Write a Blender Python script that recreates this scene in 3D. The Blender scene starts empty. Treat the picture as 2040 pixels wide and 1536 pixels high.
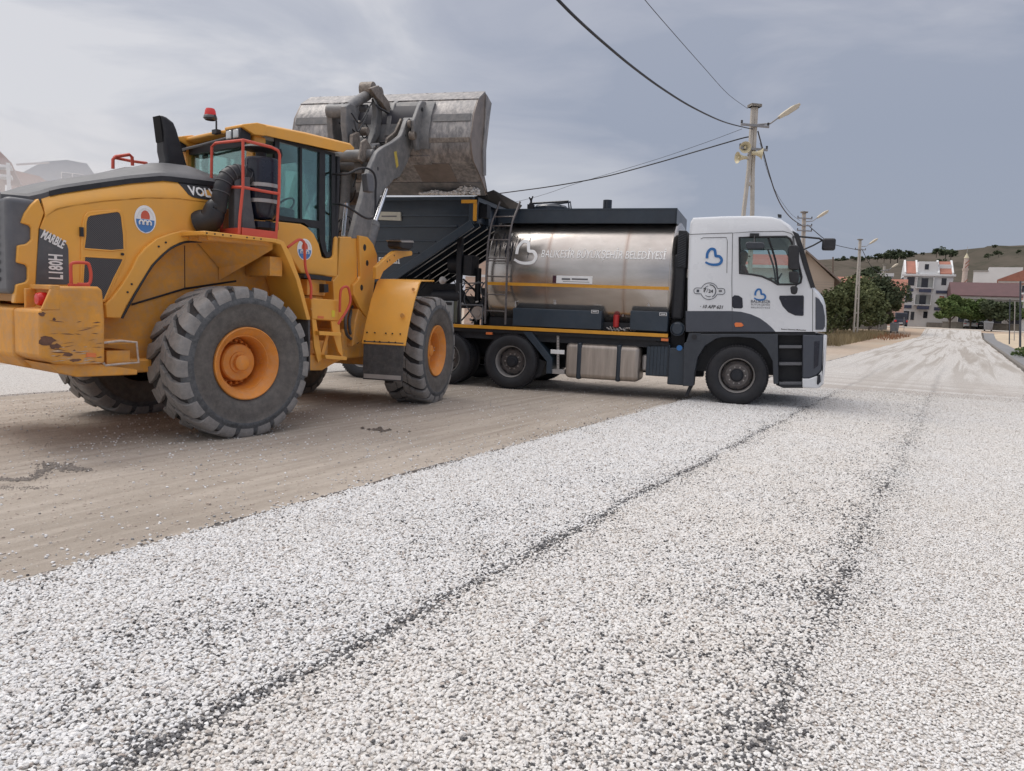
import bpy, bmesh, math, random
import numpy as np
from mathutils import Vector, Matrix
random.seed(7); rng = np.random.default_rng(7)
SC = bpy.context.scene; COL = SC.collection
R = math.radians; PI = math.pi
# ---------------- camera ----------------
FPX, PIT, ROLL, CAMH = 1505.3147, .103, .0383, 1.5542
cam = bpy.data.cameras.new('camera'); camo = bpy.data.objects.new('camera', cam); COL.objects.link(camo)
cam.sensor_width = 36; cam.lens = FPX/2040*36; cam.clip_end = 5000; cam.clip_start = .05
_c, _s = math.cos(ROLL), math.sin(ROLL)
_r = Vector((1, 0, 0)); _f = Vector((0, math.cos(PIT), -math.sin(PIT))); _u = Vector((0, math.sin(PIT), math.cos(PIT)))
_X = _r*_c+_u*_s; _Y = _u*_c-_r*_s; _Z = -_f
camo.matrix_world = Matrix(((_X.x, _Y.x, _Z.x, 0), (_X.y, _Y.y, _Z.y, 0), (_X.z, _Y.z, _Z.z, CAMH), (0, 0, 0, 1)))
SC.camera = camo
# ---------------- sky, sun, exposure ----------------
SUN_EL, SUN_AZ = R(58), R(-60)      # sun behind thin cloud, left of and ahead of the camera
w = bpy.data.worlds.new('World'); SC.world = w; w.use_nodes = True
nt = w.node_tree; nt.nodes.clear()
def N(t, typ, **k):
    n = t.nodes.new(typ)
    for a, b in k.items():
        if a.startswith('i_'): n.inputs[a[2:].replace('_', ' ')].default_value = b
        else: setattr(n, a, b)
    return n
out = N(nt, 'ShaderNodeOutputWorld'); bg = N(nt, 'ShaderNodeBackground')
sky = N(nt, 'ShaderNodeTexSky', sky_type='NISHITA', sun_disc=False, sun_elevation=SUN_EL, sun_rotation=SUN_AZ, air_density=1.0, dust_density=3.0)
tc = N(nt, 'ShaderNodeTexCoord'); sep = N(nt, 'ShaderNodeSeparateXYZ'); nt.links.new(tc.outputs['Generated'], sep.inputs[0])
mp = N(nt, 'ShaderNodeMapping'); mp.inputs['Scale'].default_value = (1, 1, 3.2); nt.links.new(tc.outputs['Generated'], mp.inputs[0])
no = N(nt, 'ShaderNodeTexNoise', i_Scale=3.0, i_Detail=7, i_Roughness=.52, i_Distortion=.5); nt.links.new(mp.outputs[0], no.inputs['Vector'])
def math_(t, op, a, b=None, c=None, clamp=False):
    n = t.nodes.new('ShaderNodeMath'); n.operation = op; n.use_clamp = clamp
    for i, q in enumerate((a, b, c)):
        if q is None: continue
        if isinstance(q, (int, float)): n.inputs[i].default_value = q
        else: t.links.new(q, n.inputs[i])
    return n.outputs[0]
def ramp(t, fac, stops, interp='LINEAR'):
    n = t.nodes.new('ShaderNodeValToRGB'); n.color_ramp.interpolation = interp
    e = n.color_ramp.elements
    while len(e) < len(stops): e.new(.5)
    for i, (p, c) in enumerate(stops):
        e[i].position = p; e[i].color = tuple(c)+(1,) if len(c) == 3 else c
    t.links.new(fac, n.inputs[0]); return n.outputs[0]
def mixc(t, fac, a, b, blend='MIX'):
    n = t.nodes.new('ShaderNodeMix'); n.data_type = 'RGBA'; n.blend_type = blend
    for q, s in ((fac, n.inputs[0]), (a, n.inputs[6]), (b, n.inputs[7])):
        if isinstance(q, (int, float)): s.default_value = q
        elif isinstance(q, tuple): s.default_value = q+(1,) if len(q) == 3 else q
        else: t.links.new(q, s)
    return n.outputs[2]
x_, y_, z_ = sep.outputs
side = math_(nt, 'MULTIPLY_ADD', x_, -1.45, .30)
low = math_(nt, 'MULTIPLY', math_(nt, 'MULTIPLY', math_(nt,'ADD',x_,.15), z_), .8)
fac = math_(nt, 'ADD', math_(nt, 'MULTIPLY_ADD', no.outputs[0], 2.3, -1.12), math_(nt, 'ADD', side, low), clamp=True)
fac=math_(nt,'ADD',fac,math_(nt,'MULTIPLY',math_(nt,'SUBTRACT',z_,.22,clamp=True),1.0),clamp=True)
cloud = ramp(nt, fac, [(0, (.27, .30, .375)), (.35, (.345, .365, .43)), (.7, (.43, .445, .495)), (1, (.57, .57, .595))])
up = ramp(nt, z_, [(0, (1, 1, 1)), (.42, (1.0, 1.0, 1.0)), (.75, (2.0, 1.93, 1.84)), (1, (2.2, 2.1, 2.0))])
cl2 = mixc(nt, 1.0, cloud, up, 'MULTIPLY')
nsh = mixc(nt, 1.0, sky.outputs[0], (.1, .1, .1), 'MULTIPLY')
tot = mixc(nt, .9, nsh, cl2)
nt.links.new(tot, bg.inputs[0]); nt.links.new(bg.outputs[0], out.inputs[0])
bg.inputs[1].default_value = 1.0
sl = bpy.data.lights.new('sun', 'SUN'); sl.energy = 1.2; sl.angle = R(32); sl.color = (1, .96, .9)
so = bpy.data.objects.new('sun', sl); COL.objects.link(so)
_sd = Vector((math.sin(SUN_AZ)*math.cos(SUN_EL), math.cos(SUN_AZ)*math.cos(SUN_EL), math.sin(SUN_EL)))
so.rotation_euler = _sd.to_track_quat('Z', 'Y').to_euler()
SC.cycles.volume_bounces = 4
SC.view_settings.view_transform = 'Standard'; SC.view_settings.look = 'None'; SC.view_settings.gamma = 1
SC.view_settings.use_curve_mapping = False; SC.view_settings.exposure = 0.28
# ---------------- frames of reference ----------------
def frame(o, h): return (np.array(o, float), h)
LO, LH = (-4.0956, 9.2173), .6391
JO = (LO[0]+1.775*math.sin(LH), LO[1]+1.775*math.cos(LH)); FH = .2452
FO = (JO[0]+1.775*math.sin(FH), JO[1]+1.775*math.cos(FH))
FR = {'T': ((4.2633, 14.209), 1.8904), 'L': (LO, LH), 'F': (FO, FH), 'R': ((0, 0), .5339)}
def fmat(k):
    o, h = FR[k]; return Matrix.Translation((o[0], o[1], 0)) @ Matrix.Rotation(PI/2-h, 4, 'Z')
FM = {k: fmat(k) for k in FR}; FI = {k: FM[k].inverted() for k in FR}
F2L = FI['L'] @ FM['F']
def wray(px, py):
    a, b = px-1020, py-768
    return Vector((0, 0, CAMH)), (_X*a-_Y*b+_f*FPX).normalized()
def un(fr, px, py, ax, val):
    "point where the line of sight through a photo point meets a vehicle's own plane (metres, in its frame)"
    o, d = wray(px, py); m = FI[fr]; a = m @ o; b = m.to_3x3() @ d
    return a+b*((val-a[ax])/b[ax])
def sd(fr, pts, y): return [(lambda q: (q.x, q.z))(un(fr, p[0], p[1], 1, y)) for p in pts]
def gnd(px, py, z=0):
    o, d = wray(px, py); return o+d*((z-o.z)/d.z)
def at(px, py, dep):
    o, d = wray(px, py); return o+d*(dep/d.y)
# ---------------- materials ----------------
MATS = {}
def mat(name, col, rough=.5, metal=0, var=.12, scale=2.5, bump=0, bscale=60, dust=0, dcol=(.42, .38, .34), spec=.5, stretch=None, coat=0):
    m = bpy.data.materials.new(name); m.use_nodes = True; t = m.node_tree; b = t.nodes['Principled BSDF']
    tcn = N(t, 'ShaderNodeTexCoord'); src = tcn.outputs['Object']
    if stretch:
        mpn = N(t, 'ShaderNodeMapping'); mpn.inputs['Scale'].default_value = stretch; t.links.new(src, mpn.inputs[0]); src = mpn.outputs[0]
    n1 = N(t, 'ShaderNodeTexNoise', i_Scale=scale, i_Detail=6, i_Roughness=.6); t.links.new(src, n1.inputs['Vector'])
    lo = tuple(max(0, c*(1-var)) for c in col); hi = tuple(min(1, c*(1+var)) for c in col)
    c = ramp(t, n1.outputs[0], [(.3, lo), (.7, hi)])
    if dust:
        n2 = N(t, 'ShaderNodeTexNoise', i_Scale=scale*3.3, i_Detail=8, i_Roughness=.7); t.links.new(src, n2.inputs['Vector'])
        f = ramp(t, n2.outputs[0], [(.42, (0, 0, 0)), (.75, (1, 1, 1))])
        c = mixc(t, math_(t, 'MULTIPLY', f, dust), c, dcol)
    t.links.new(c, b.inputs['Base Color'])
    rr = math_(t, 'MULTIPLY_ADD', n1.outputs[0], .25, rough-.12, clamp=True); t.links.new(rr, b.inputs['Roughness'])
    b.inputs['Metallic'].default_value = metal; b.inputs['Specular IOR Level'].default_value = spec
    if coat: b.inputs['Coat Weight'].default_value = coat; b.inputs['Coat Roughness'].default_value = .15
    if bump:
        n3 = N(t, 'ShaderNodeTexNoise', i_Scale=bscale, i_Detail=4); t.links.new(src, n3.inputs['Vector'])
        bp = N(t, 'ShaderNodeBump', i_Strength=bump, i_Distance=.01); t.links.new(n3.outputs[0], bp.inputs['Height']); t.links.new(bp.outputs[0], b.inputs['Normal'])
    MATS[name] = m; return m
def glass(name, tint, rough=.02, mixf=.75):
    m = bpy.data.materials.new(name); m.use_nodes = True; t = m.node_tree; t.nodes.clear()
    o = N(t, 'ShaderNodeOutputMaterial'); tr = N(t, 'ShaderNodeBsdfTransparent'); gl = N(t, 'ShaderNodeBsdfGlossy', i_Roughness=rough)
    tr.inputs[0].default_value = tint+(1,); gl.inputs[0].default_value = (.9, .95, .95, 1)
    lw = N(t, 'ShaderNodeFresnel', i_IOR=1.6); f = math_(t, 'MULTIPLY_ADD', lw.outputs[0], .8, .0, clamp=True)
    mx = N(t, 'ShaderNodeMixShader'); t.links.new(f, mx.inputs[0]); t.links.new(tr.outputs[0], mx.inputs[1]); t.links.new(gl.outputs[0], mx.inputs[2])
    t.links.new(mx.outputs[0], o.inputs[0]); return m
YEL = mat('machine_yellow', (.82, .40, .062), .42, var=.07, scale=1.3, dust=.22, dcol=(.55, .36, .17), bump=.05, bscale=25, coat=.15)
YELD = mat('worn_yellow', (.70, .32, .05), .6, var=.16, scale=3, dust=.5, dcol=(.36, .28, .22), bump=.2, bscale=40)
YELR = mat('wheel_yellow', (.74, .275, .04), .55, var=.15, scale=4, dust=.35, dcol=(.5, .33, .25), bump=.15, bscale=40)
REDM = mat('red_rail', (.62, .09, .055), .45, var=.08, scale=5)
GREYC = mat('grey_plastic', (.085, .088, .098), .5, var=.2, scale=2, dust=.35, dcol=(.22, .21, .21), bump=.05)
GREYL = mat('grille_grey', (.115, .12, .135), .5, var=.12, scale=2, dust=.25, dcol=(.25, .24, .24))
BLK = mat('black_plastic', (.016, .017, .022), .5, var=.3, scale=3, dust=.12, dcol=(.12, .12, .12))
BLKG = mat('black_gloss', (.012, .015, .028), .25, var=.3, scale=3)
DKR = mat('rubber', (.06, .06, .063), .75, var=.25, scale=5, dust=.4, dcol=(.19, .175, .16), bump=.25, bscale=70)
TREAD = mat('dusty_tread_rubber', (.235, .228, .225), .85, var=.2, scale=9, dust=.6, dcol=(.36, .33, .305), bump=.4, bscale=60)
SIDEW = mat('sidewall_rubber', (.105, .097, .092), .8, var=.25, scale=4, dust=.6, dcol=(.21, .19, .17), bump=.2, bscale=50)
TTYRE = mat('truck_tyre_rubber', (.014, .015, .02), .6, var=.3, scale=4, dust=.12, dcol=(.1, .095, .09), bump=.1, bscale=50)
STEEL = mat('arm_grey_paint', (.15, .153, .16), .5, var=.2, scale=2.2, dust=.6, dcol=(.36, .34, .32), bump=.1, bscale=30)
RUST = mat('greasy_steel', (.17, .145, .125), .55, metal=.2, var=.5, scale=6, dust=.7, dcol=(.44, .38, .33), bump=.4, bscale=40)
BUCK = mat('bucket_steel', (.19, .185, .19), .48, metal=.25, var=.4, scale=2.4, dust=1.0, dcol=(.48, .45, .43), bump=.3, bscale=25, stretch=(1.6, 1.6, .4))
BUCKD = mat('bucket_brown_steel', (.20, .17, .155), .5, metal=.2, var=.35, scale=2, dust=.6, dcol=(.30, .25, .22), bump=.3, bscale=25)
CHROME = mat('chrome', (.82, .83, .85), .18, metal=1, var=.03)
SILV = mat('silver_band', (.45, .43, .42), .4, metal=.5, var=.1, scale=6)
WHITE = mat('white_paint', (.70, .725, .765), .28, var=.015, scale=2, coat=.3)
WHITEM = mat('white_marking', (.8, .8, .8), .5, var=.04)
NAVY = mat('navy_paint', (.017, .029, .046), .35, var=.2, scale=1.5, dust=.12, dcol=(.10, .105, .115), coat=.2)
NAVYL = mat('navy_light_paint', (.026, .042, .063), .4, var=.15, scale=1.5, dust=.15, dcol=(.11, .12, .13))
CHAS = mat('chassis_black', (.010, .012, .018), .55, var=.3, scale=3, dust=.2, dcol=(.06, .06, .065))
GREYT = mat('truck_grey', (.058, .067, .088), .5, var=.08, scale=2, dust=.1, dcol=(.12, .13, .15))
GREYS = mat('truck_step_grey', (.036, .043, .056), .55, var=.12, scale=3, dust=.15, dcol=(.11, .12, .13))
ORG = mat('amber', (.75, .20, .06), .3, var=.05)
ORGS = mat('stripe_orange', (.70, .33, .03), .4, var=.08, scale=5, dust=.15, dcol=(.3, .18, .06))
REDL = mat('red_lens', (.65, .03, .03), .2, var=.05)
LENS = mat('clear_lens', (.6, .62, .62), .15, metal=.4, var=.1, scale=20)
BLUE = mat('logo_blue', (.025, .15, .42), .4, var=.03)
LBLUE = mat('emblem_blue', (.08, .22, .52), .4, var=.05)
EMR = mat('emblem_red', (.62, .12, .07), .4, var=.05)
DECALW = mat('decal_grey_white', (.86, .87, .88), .5, var=.06)
SKIN = mat('skin', (.35, .19, .13), .5, var=.05)
SHIRT = mat('red_shirt', (.25, .035, .04), .8, var=.1)
HAIR = mat('dark_hair', (.015, .012, .01), .6)
GLASSD = glass('cab_glass', (.76, .90, .87)); GLASST = glass('truck_glass', (.84, .90, .89))
MIRR = mat('mirror_face', (.7, .7, .72), .05, metal=1, var=0)
def weld_steel():
    m = bpy.data.materials.new('stainless_tank'); m.use_nodes = True; t = m.node_tree; b = t.nodes['Principled BSDF']
    tcn = N(t, 'ShaderNodeTexCoord'); sp = N(t, 'ShaderNodeSeparateXYZ'); t.links.new(tcn.outputs['Object'], sp.inputs[0])
    mpn = N(t, 'ShaderNodeMapping'); mpn.inputs['Scale'].default_value = (1.2, .5, 3.5); t.links.new(tcn.outputs['Object'], mpn.inputs[0])
    n1 = N(t, 'ShaderNodeTexNoise', i_Scale=2, i_Detail=5, i_Roughness=.6); t.links.new(mpn.outputs[0], n1.inputs['Vector'])
    c = ramp(t, n1.outputs[0], [(.3, (.46, .435, .41)), (.7, (.55, .52, .495))])
    # heat tint beside the two ring welds
    for xw in (-3.50, -2.05):
        d = math_(t, 'ABSOLUTE', math_(t, 'SUBTRACT', sp.outputs[0], xw))
        f = math_(t, 'MULTIPLY', math_(t, 'SUBTRACT', 1, math_(t, 'DIVIDE', d, .06), clamp=True), .65)
        c = mixc(t, f, c, (.40, .30, .25))
    n2 = N(t, 'ShaderNodeTexNoise', i_Scale=1.3, i_Detail=6, i_Roughness=.6, i_Distortion=.8); t.links.new(tcn.outputs['Object'], n2.inputs['Vector'])
    c = mixc(t, math_(t, 'MULTIPLY', ramp(t, n2.outputs[0], [(.45, (0, 0, 0)), (.7, (1, 1, 1))]), .35), c, (.42, .36, .33))
    t.links.new(c, b.inputs['Base Color']); b.inputs['Metallic'].default_value = .9
    t.links.new(math_(t, 'MULTIPLY_ADD', n1.outputs[0], .12, .17), b.inputs['Roughness'])
    bp = N(t, 'ShaderNodeBump', i_Strength=.05, i_Distance=.01); t.links.new(n2.outputs[0], bp.inputs['Height']); t.links.new(bp.outputs[0], b.inputs['Normal'])
    return m
TANK = weld_steel(); SHOULD = mat('shoulder_rubber', (.075, .08, .088), .8, var=.3, scale=7, dust=.6, dcol=(.2, .2, .2), bump=.3, bscale=50); GROOVE = mat('groove_rubber', (.028, .028, .032), .85, var=.3, scale=8, dust=.25, dcol=(.12, .11, .1), bump=.2)
FUEL = mat('fuel_tank_aluminium', (.46, .41, .37), .42, metal=.75, var=.2, scale=2, stretch=(6, 1, .5), dust=.4, dcol=(.28, .23, .19))
def meshmat():
    m = bpy.data.materials.new('perforated_screen'); m.use_nodes = True; t = m.node_tree; b = t.nodes['Principled BSDF']
    tcn = N(t, 'ShaderNodeTexCoord'); v = N(t, 'ShaderNodeTexVoronoi', i_Scale=75, i_Randomness=0.0); mpn = N(t, 'ShaderNodeMapping'); mpn.inputs['Rotation'].default_value = (0, R(45), 0)
    t.links.new(tcn.outputs['Object'], mpn.inputs[0]); t.links.new(mpn.outputs[0], v.inputs['Vector'])
    c = ramp(t, v.outputs['Distance'], [(.42, (.006, .007, .01)), (.55, (.10, .095, .10))]); t.links.new(c, b.inputs['Base Color']); b.inputs['Roughness'].default_value = .5
    return m
SCREEN = meshmat()
# ---------------- object helpers ----------------
def tag(o, label=None, cat=None, group=None, kind=None):
    if label: o['label'] = label
    if cat: o['category'] = cat
    if group: o['group'] = group
    if kind: o['kind'] = kind
    return o
def empty(name, m=None, parent=None, **k):
    o = bpy.data.objects.new(name, None); COL.objects.link(o); o.empty_display_size = .2
    if parent: o.parent = parent
    if m is not None: o.matrix_local = m
    return tag(o, **k)
class MB:
    def __init__(s): s.v = []; s.f = []; s.m = []
    def add(s, v, f, mi=0):
        k = len(s.v); s.v += [tuple(p) for p in v]; s.f += [tuple(i+k for i in q) for q in f]; s.m += [mi]*len(f); return s
    def box(s, x0, x1, y0, y1, z0, z1, mi=0):
        return s.add([(x, y, z) for x in (x0, x1) for y in (y0, y1) for z in (z0, z1)], [(0, 1, 3, 2), (4, 6, 7, 5), (0, 4, 5, 1), (2, 3, 7, 6), (0, 2, 6, 4), (1, 5, 7, 3)], mi)
    def obox(s, c, ux, uy, uz, mi=0):
        c, ux, uy, uz = map(Vector, (c, ux, uy, uz))
        return s.add([c+ux*a+uy*b+uz*d for a in (-1, 1) for b in (-1, 1) for d in (-1, 1)], [(0, 1, 3, 2), (4, 6, 7, 5), (0, 4, 5, 1), (2, 3, 7, 6), (0, 2, 6, 4), (1, 5, 7, 3)], mi)
    def prism(s, pts, lo, hi, ax='y', mi=0):
        n = len(pts)
        P = {'y': lambda p, q: (p[0], q, p[1]), 'x': lambda p, q: (q, p[0], p[1]), 'z': lambda p, q: (p[0], p[1], q)}[ax]
        v = [P(p, lo) for p in pts]+[P(p, hi) for p in pts]
        return s.add(v, [tuple(range(n)), tuple(range(2*n-1, n-1, -1))]+[(i, i+n, (i+1) % n+n, (i+1) % n) for i in range(n)], mi)
    def bar(s, a, b, w, h, mi=0, up=(0, 0, 1)):
        a, b = Vector(a), Vector(b); d = (b-a); L = d.length/2; d.normalize(); u = Vector(up)
        if abs(d.dot(u)) > .98: u = Vector((1, 0, 0))
        r = d.cross(u).normalized(); u = r.cross(d).normalized()
        return s.obox((a+b)/2, d*L, r*w/2, u*h/2, mi)
    def cyl(s, a, b, r0, r1=None, n=16, mi=0, caps=True):
        r1 = r0 if r1 is None else r1; a, b = Vector(a), Vector(b); d = (b-a).normalized()
        u = d.orthogonal().normalized(); w = d.cross(u)
        v = [c+(u*math.cos(2*PI*i/n)+w*math.sin(2*PI*i/n))*r for c, r in ((a, r0), (b, r1)) for i in range(n)]
        f = [(i, (i+1) % n, (i+1) % n+n, i+n) for i in range(n)]
        if caps: f += [tuple(range(n-1, -1, -1)), tuple(range(n, 2*n))]
        return s.add(v, f, mi)
    def tube(s, pts, r, n=8, mi=0, closed=False):
        pts = [Vector(p) for p in pts]; m = len(pts); v = []; pu = None
        for i, p in enumerate(pts):
            d = (pts[(i+1) % m]-pts[i-1]) if closed else (pts[min(i+1, m-1)]-pts[max(i-1, 0)])
            d.normalize()
            u = d.orthogonal().normalized() if pu is None else (pu-d*pu.dot(d)).normalized()
            pu = u; w = d.cross(u); rr = r[i] if isinstance(r, (list, tuple)) else r
            v += [p+(u*math.cos(2*PI*j/n)+w*math.sin(2*PI*j/n))*rr for j in range(n)]
        f = [(i*n+j, i*n+(j+1) % n, ((i+1) % m)*n+(j+1) % n, ((i+1) % m)*n+j) for i in range(m if closed else m-1) for j in range(n)]
        if not closed: f += [tuple(range(n-1, -1, -1)), tuple(range((m-1)*n, m*n))]
        return s.add(v, f, mi)
    def lathe(s, prof, c, axis='y', n=32, mi=0, close=False):
        c = Vector(c); A = {'x': (Vector((1, 0, 0)), Vector((0, 1, 0)), Vector((0, 0, 1))), 'y': (Vector((0, 1, 0)), Vector((1, 0, 0)), Vector((0, 0, 1))), 'z': (Vector((0, 0, 1)), Vector((1, 0, 0)), Vector((0, 1, 0)))}[axis]
        v = [c+A[0]*h+(A[1]*math.cos(2*PI*i/n)+A[2]*math.sin(2*PI*i/n))*r for r, h in prof for i in range(n)]
        m = len(prof)
        return s.add(v, [(k*n+i, k*n+(i+1) % n, ((k+1) % m)*n+(i+1) % n, ((k+1) % m)*n+i) for k in range(m if close else m-1) for i in range(n)], mi)
    def loft(s, rings, mi=0, caps=True, closed=True):
        n = len(rings[0]); v = [p for r in rings for p in r]
        f = [(k*n+i, k*n+(i+1) % n, (k+1)*n+(i+1) % n, (k+1)*n+i) for k in range(len(rings)-1) for i in range(n if closed else n-1)]
        if caps: f += [tuple(range(n-1, -1, -1)), tuple(range((len(rings)-1)*n, len(rings)*n))]
        return s.add(v, f, mi)
    def xf(s, m): s.v = [tuple(m @ Vector(p)) for p in s.v]; return s
    def build(s, name, mats, parent=None, bevel=0, smooth=35, seg=2, fix=True, label=None, **k):
        me = bpy.data.meshes.new(name); me.from_pydata(s.v, [], s.f)
        for m in (mats if isinstance(mats, (list, tuple)) else [mats]): me.materials.append(m)
        me.polygons.foreach_set('material_index', s.m)
        if fix:
            bm = bmesh.new(); bm.from_mesh(me); bmesh.ops.recalc_face_normals(bm, faces=bm.faces); bm.to_mesh(me); bm.free()
        if smooth:
            me.polygons.foreach_set('use_smooth', [True]*len(me.polygons)); me.set_sharp_from_angle(angle=R(smooth))
        me.update()
        o = bpy.data.objects.new(name, me); COL.objects.link(o)
        if parent: o.parent = parent
        if bevel:
            b = o.modifiers.new('bevel', 'BEVEL'); b.width = bevel; b.segments = seg; b.limit_method = 'ANGLE'; b.angle_limit = R(40); b.harden_normals = False
        if label: o['label'] = label
        tag(o, **k); return o
def text(string, name, parent, origin, right, up, size, m, sx=1, shear=0, bold=0, depth=.001, align='CENTER', fn=None):
    cu = bpy.data.curves.new(name, 'FONT'); cu.body = string; cu.size = 1; cu.shear = shear; cu.offset = bold; cu.align_x = align; cu.align_y = 'CENTER'; cu.extrude = 0; cu.resolution_u = 2
    o = bpy.data.objects.new(name, cu); COL.objects.link(o)
    me = bpy.data.meshes.new_from_object(o); bpy.data.objects.remove(o); bpy.data.curves.remove(cu)
    ori, r, u = Vector(origin), Vector(right).normalized(), Vector(up).normalized(); nrm = r.cross(u)
    for v in me.vertices:
        p = ori+r*v.co.x*size*sx+u*v.co.y*size+nrm*depth; v.co = fn(p) if fn else p
    me.materials.clear(); me.materials.append(m)
    o = bpy.data.objects.new(name, me); COL.objects.link(o)
    if parent: o.parent = parent
    return o
def arc(cx, cz, r, a0, a1, n=12): return [(cx+r*math.cos(R(a0+(a1-a0)*i/n)), cz+r*math.sin(R(a0+(a1-a0)*i/n))) for i in range(n+1)]
def smoothpath(pts, k=6):
    P = [Vector(p) for p in pts]; P = [P[0]*2-P[1]]+P+[P[-1]*2-P[-2]]; out = []
    for i in range(1, len(P)-2):
        for j in range(k):
            t = j/k; a, b, c, d = P[i-1:i+3]
            out.append(.5*((2*b)+(c-a)*t+(2*a-5*b+4*c-d)*t*t+(3*b-a-3*c+d)*t**3))
    return out+[P[-2]]
# ================= ground, road, hills =================
def gz(s): 
    t = min(1, max(0, (s-96)/20)); return .95*t*t*(3-2*t)
RM = FM['R']; RI = FI['R']
def coords(t, scale=None):
    tcn = N(t, 'ShaderNodeTexCoord'); return tcn.outputs['Object']
def noise(t, src, scale, det=5, rough=.6, dist=0):
    n = N(t, 'ShaderNodeTexNoise', i_Scale=scale, i_Detail=det, i_Roughness=rough, i_Distortion=dist); t.links.new(src, n.inputs['Vector']); return n.outputs[0]
def mapping(t, src, sc, rot=(0, 0, 0)):
    m = N(t, 'ShaderNodeMapping'); m.inputs['Scale'].default_value = sc; m.inputs['Rotation'].default_value = rot; t.links.new(src, m.inputs[0]); return m.outputs[0]
def dirtmat():
    m = bpy.data.materials.new('dry_dirt'); m.use_nodes = True; t = m.node_tree; b = t.nodes['Principled BSDF']; s = coords(t)
    c = ramp(t, noise(t, s, .35, 6, .6, .4), [(.3, (.35, .305, .26)), (.5, (.42, .37, .32)), (.7, (.49, .435, .38))])
    fine = noise(t, s, 14, 8, .75)
    c = mixc(t, math_(t, 'MULTIPLY', ramp(t, fine, [(.48, (0, 0, 0)), (.66, (1, 1, 1))]), .42), c, (.30, .25, .21))
    # wheel-dragged streaks lying along the road
    st = noise(t, mapping(t, s, (.35, 5.5, 1)), 1.2, 5, .6)
    c = mixc(t, math_(t, 'MULTIPLY', ramp(t, st, [(.48, (0, 0, 0)), (.62, (1, 1, 1))]), .4), c, (.56, .50, .44))
    c = mixc(t, math_(t, 'MULTIPLY', ramp(t, st, [(.34, (1, 1, 1)), (.46, (0, 0, 0))]), .5), c, (.31, .265, .225))
    # damp dark patches
    pt = noise(t, s, .55, 4, .7, 1.0)
    c = mixc(t, math_(t, 'MULTIPLY', ramp(t, pt, [(.62, (0, 0, 0)), (.74, (1, 1, 1))]), .3), c, (.30, .26, .225))
    # pale chippings strewn around
    v = N(t, 'ShaderNodeTexVoronoi', i_Scale=24); t.links.new(s, v.inputs['Vector'])
    pick = ramp(t, N(t, 'ShaderNodeSeparateColor').outputs[0] if False else v.outputs['Distance'], [(.13, (1, 1, 1)), (.2, (0, 0, 0))])
    sc_ = N(t, 'ShaderNodeSeparateColor'); t.links.new(v.outputs['Color'], sc_.inputs[0])
    dens = ramp(t, noise(t, s, .5, 3), [(.36, (.03, .03, .03)), (.66, (.34, .34, .34))])
    on = math_(t, 'MULTIPLY', math_(t, 'LESS_THAN', sc_.outputs[0], dens), pick)
    c = mixc(t, math_(t, 'MULTIPLY', on, .8), c, (.62, .60, .57))
    sp = N(t, 'ShaderNodeSeparateXYZ'); t.links.new(s, sp.inputs[0])
    far = math_(t, 'MULTIPLY_ADD', sp.outputs[0], 1/30, -.8, clamp=True)
    c = mixc(t, far, c, mixc(t, ramp(t, noise(t, mapping(t, s, (.2, 1, 1)), .35, 5), [(.4, (0, 0, 0)), (.6, (1, 1, 1))]), (.43, .33, .25), (.41, .35, .28)))
    t.links.new(c, b.inputs['Base Color']); b.inputs['Roughness'].default_value = .95; b.inputs['Specular IOR Level'].default_value = .15
    h = math_(t, 'ADD', math_(t, 'MULTIPLY', noise(t, s, 6, 8, .7), 1.2), math_(t, 'MULTIPLY', noise(t, s, 60, 5, .7), .35))
    h = math_(t, 'ADD', h, math_(t, 'MULTIPLY', on, .25)); h = math_(t, 'ADD', h, math_(t, 'MULTIPLY', st, .8))
    bp = N(t, 'ShaderNodeBump', i_Strength=.75, i_Distance=.04); t.links.new(h, bp.inputs['Height']); t.links.new(bp.outputs[0], b.inputs['Normal'])
    return m
SEAMS = (2.2, .48)
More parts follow.
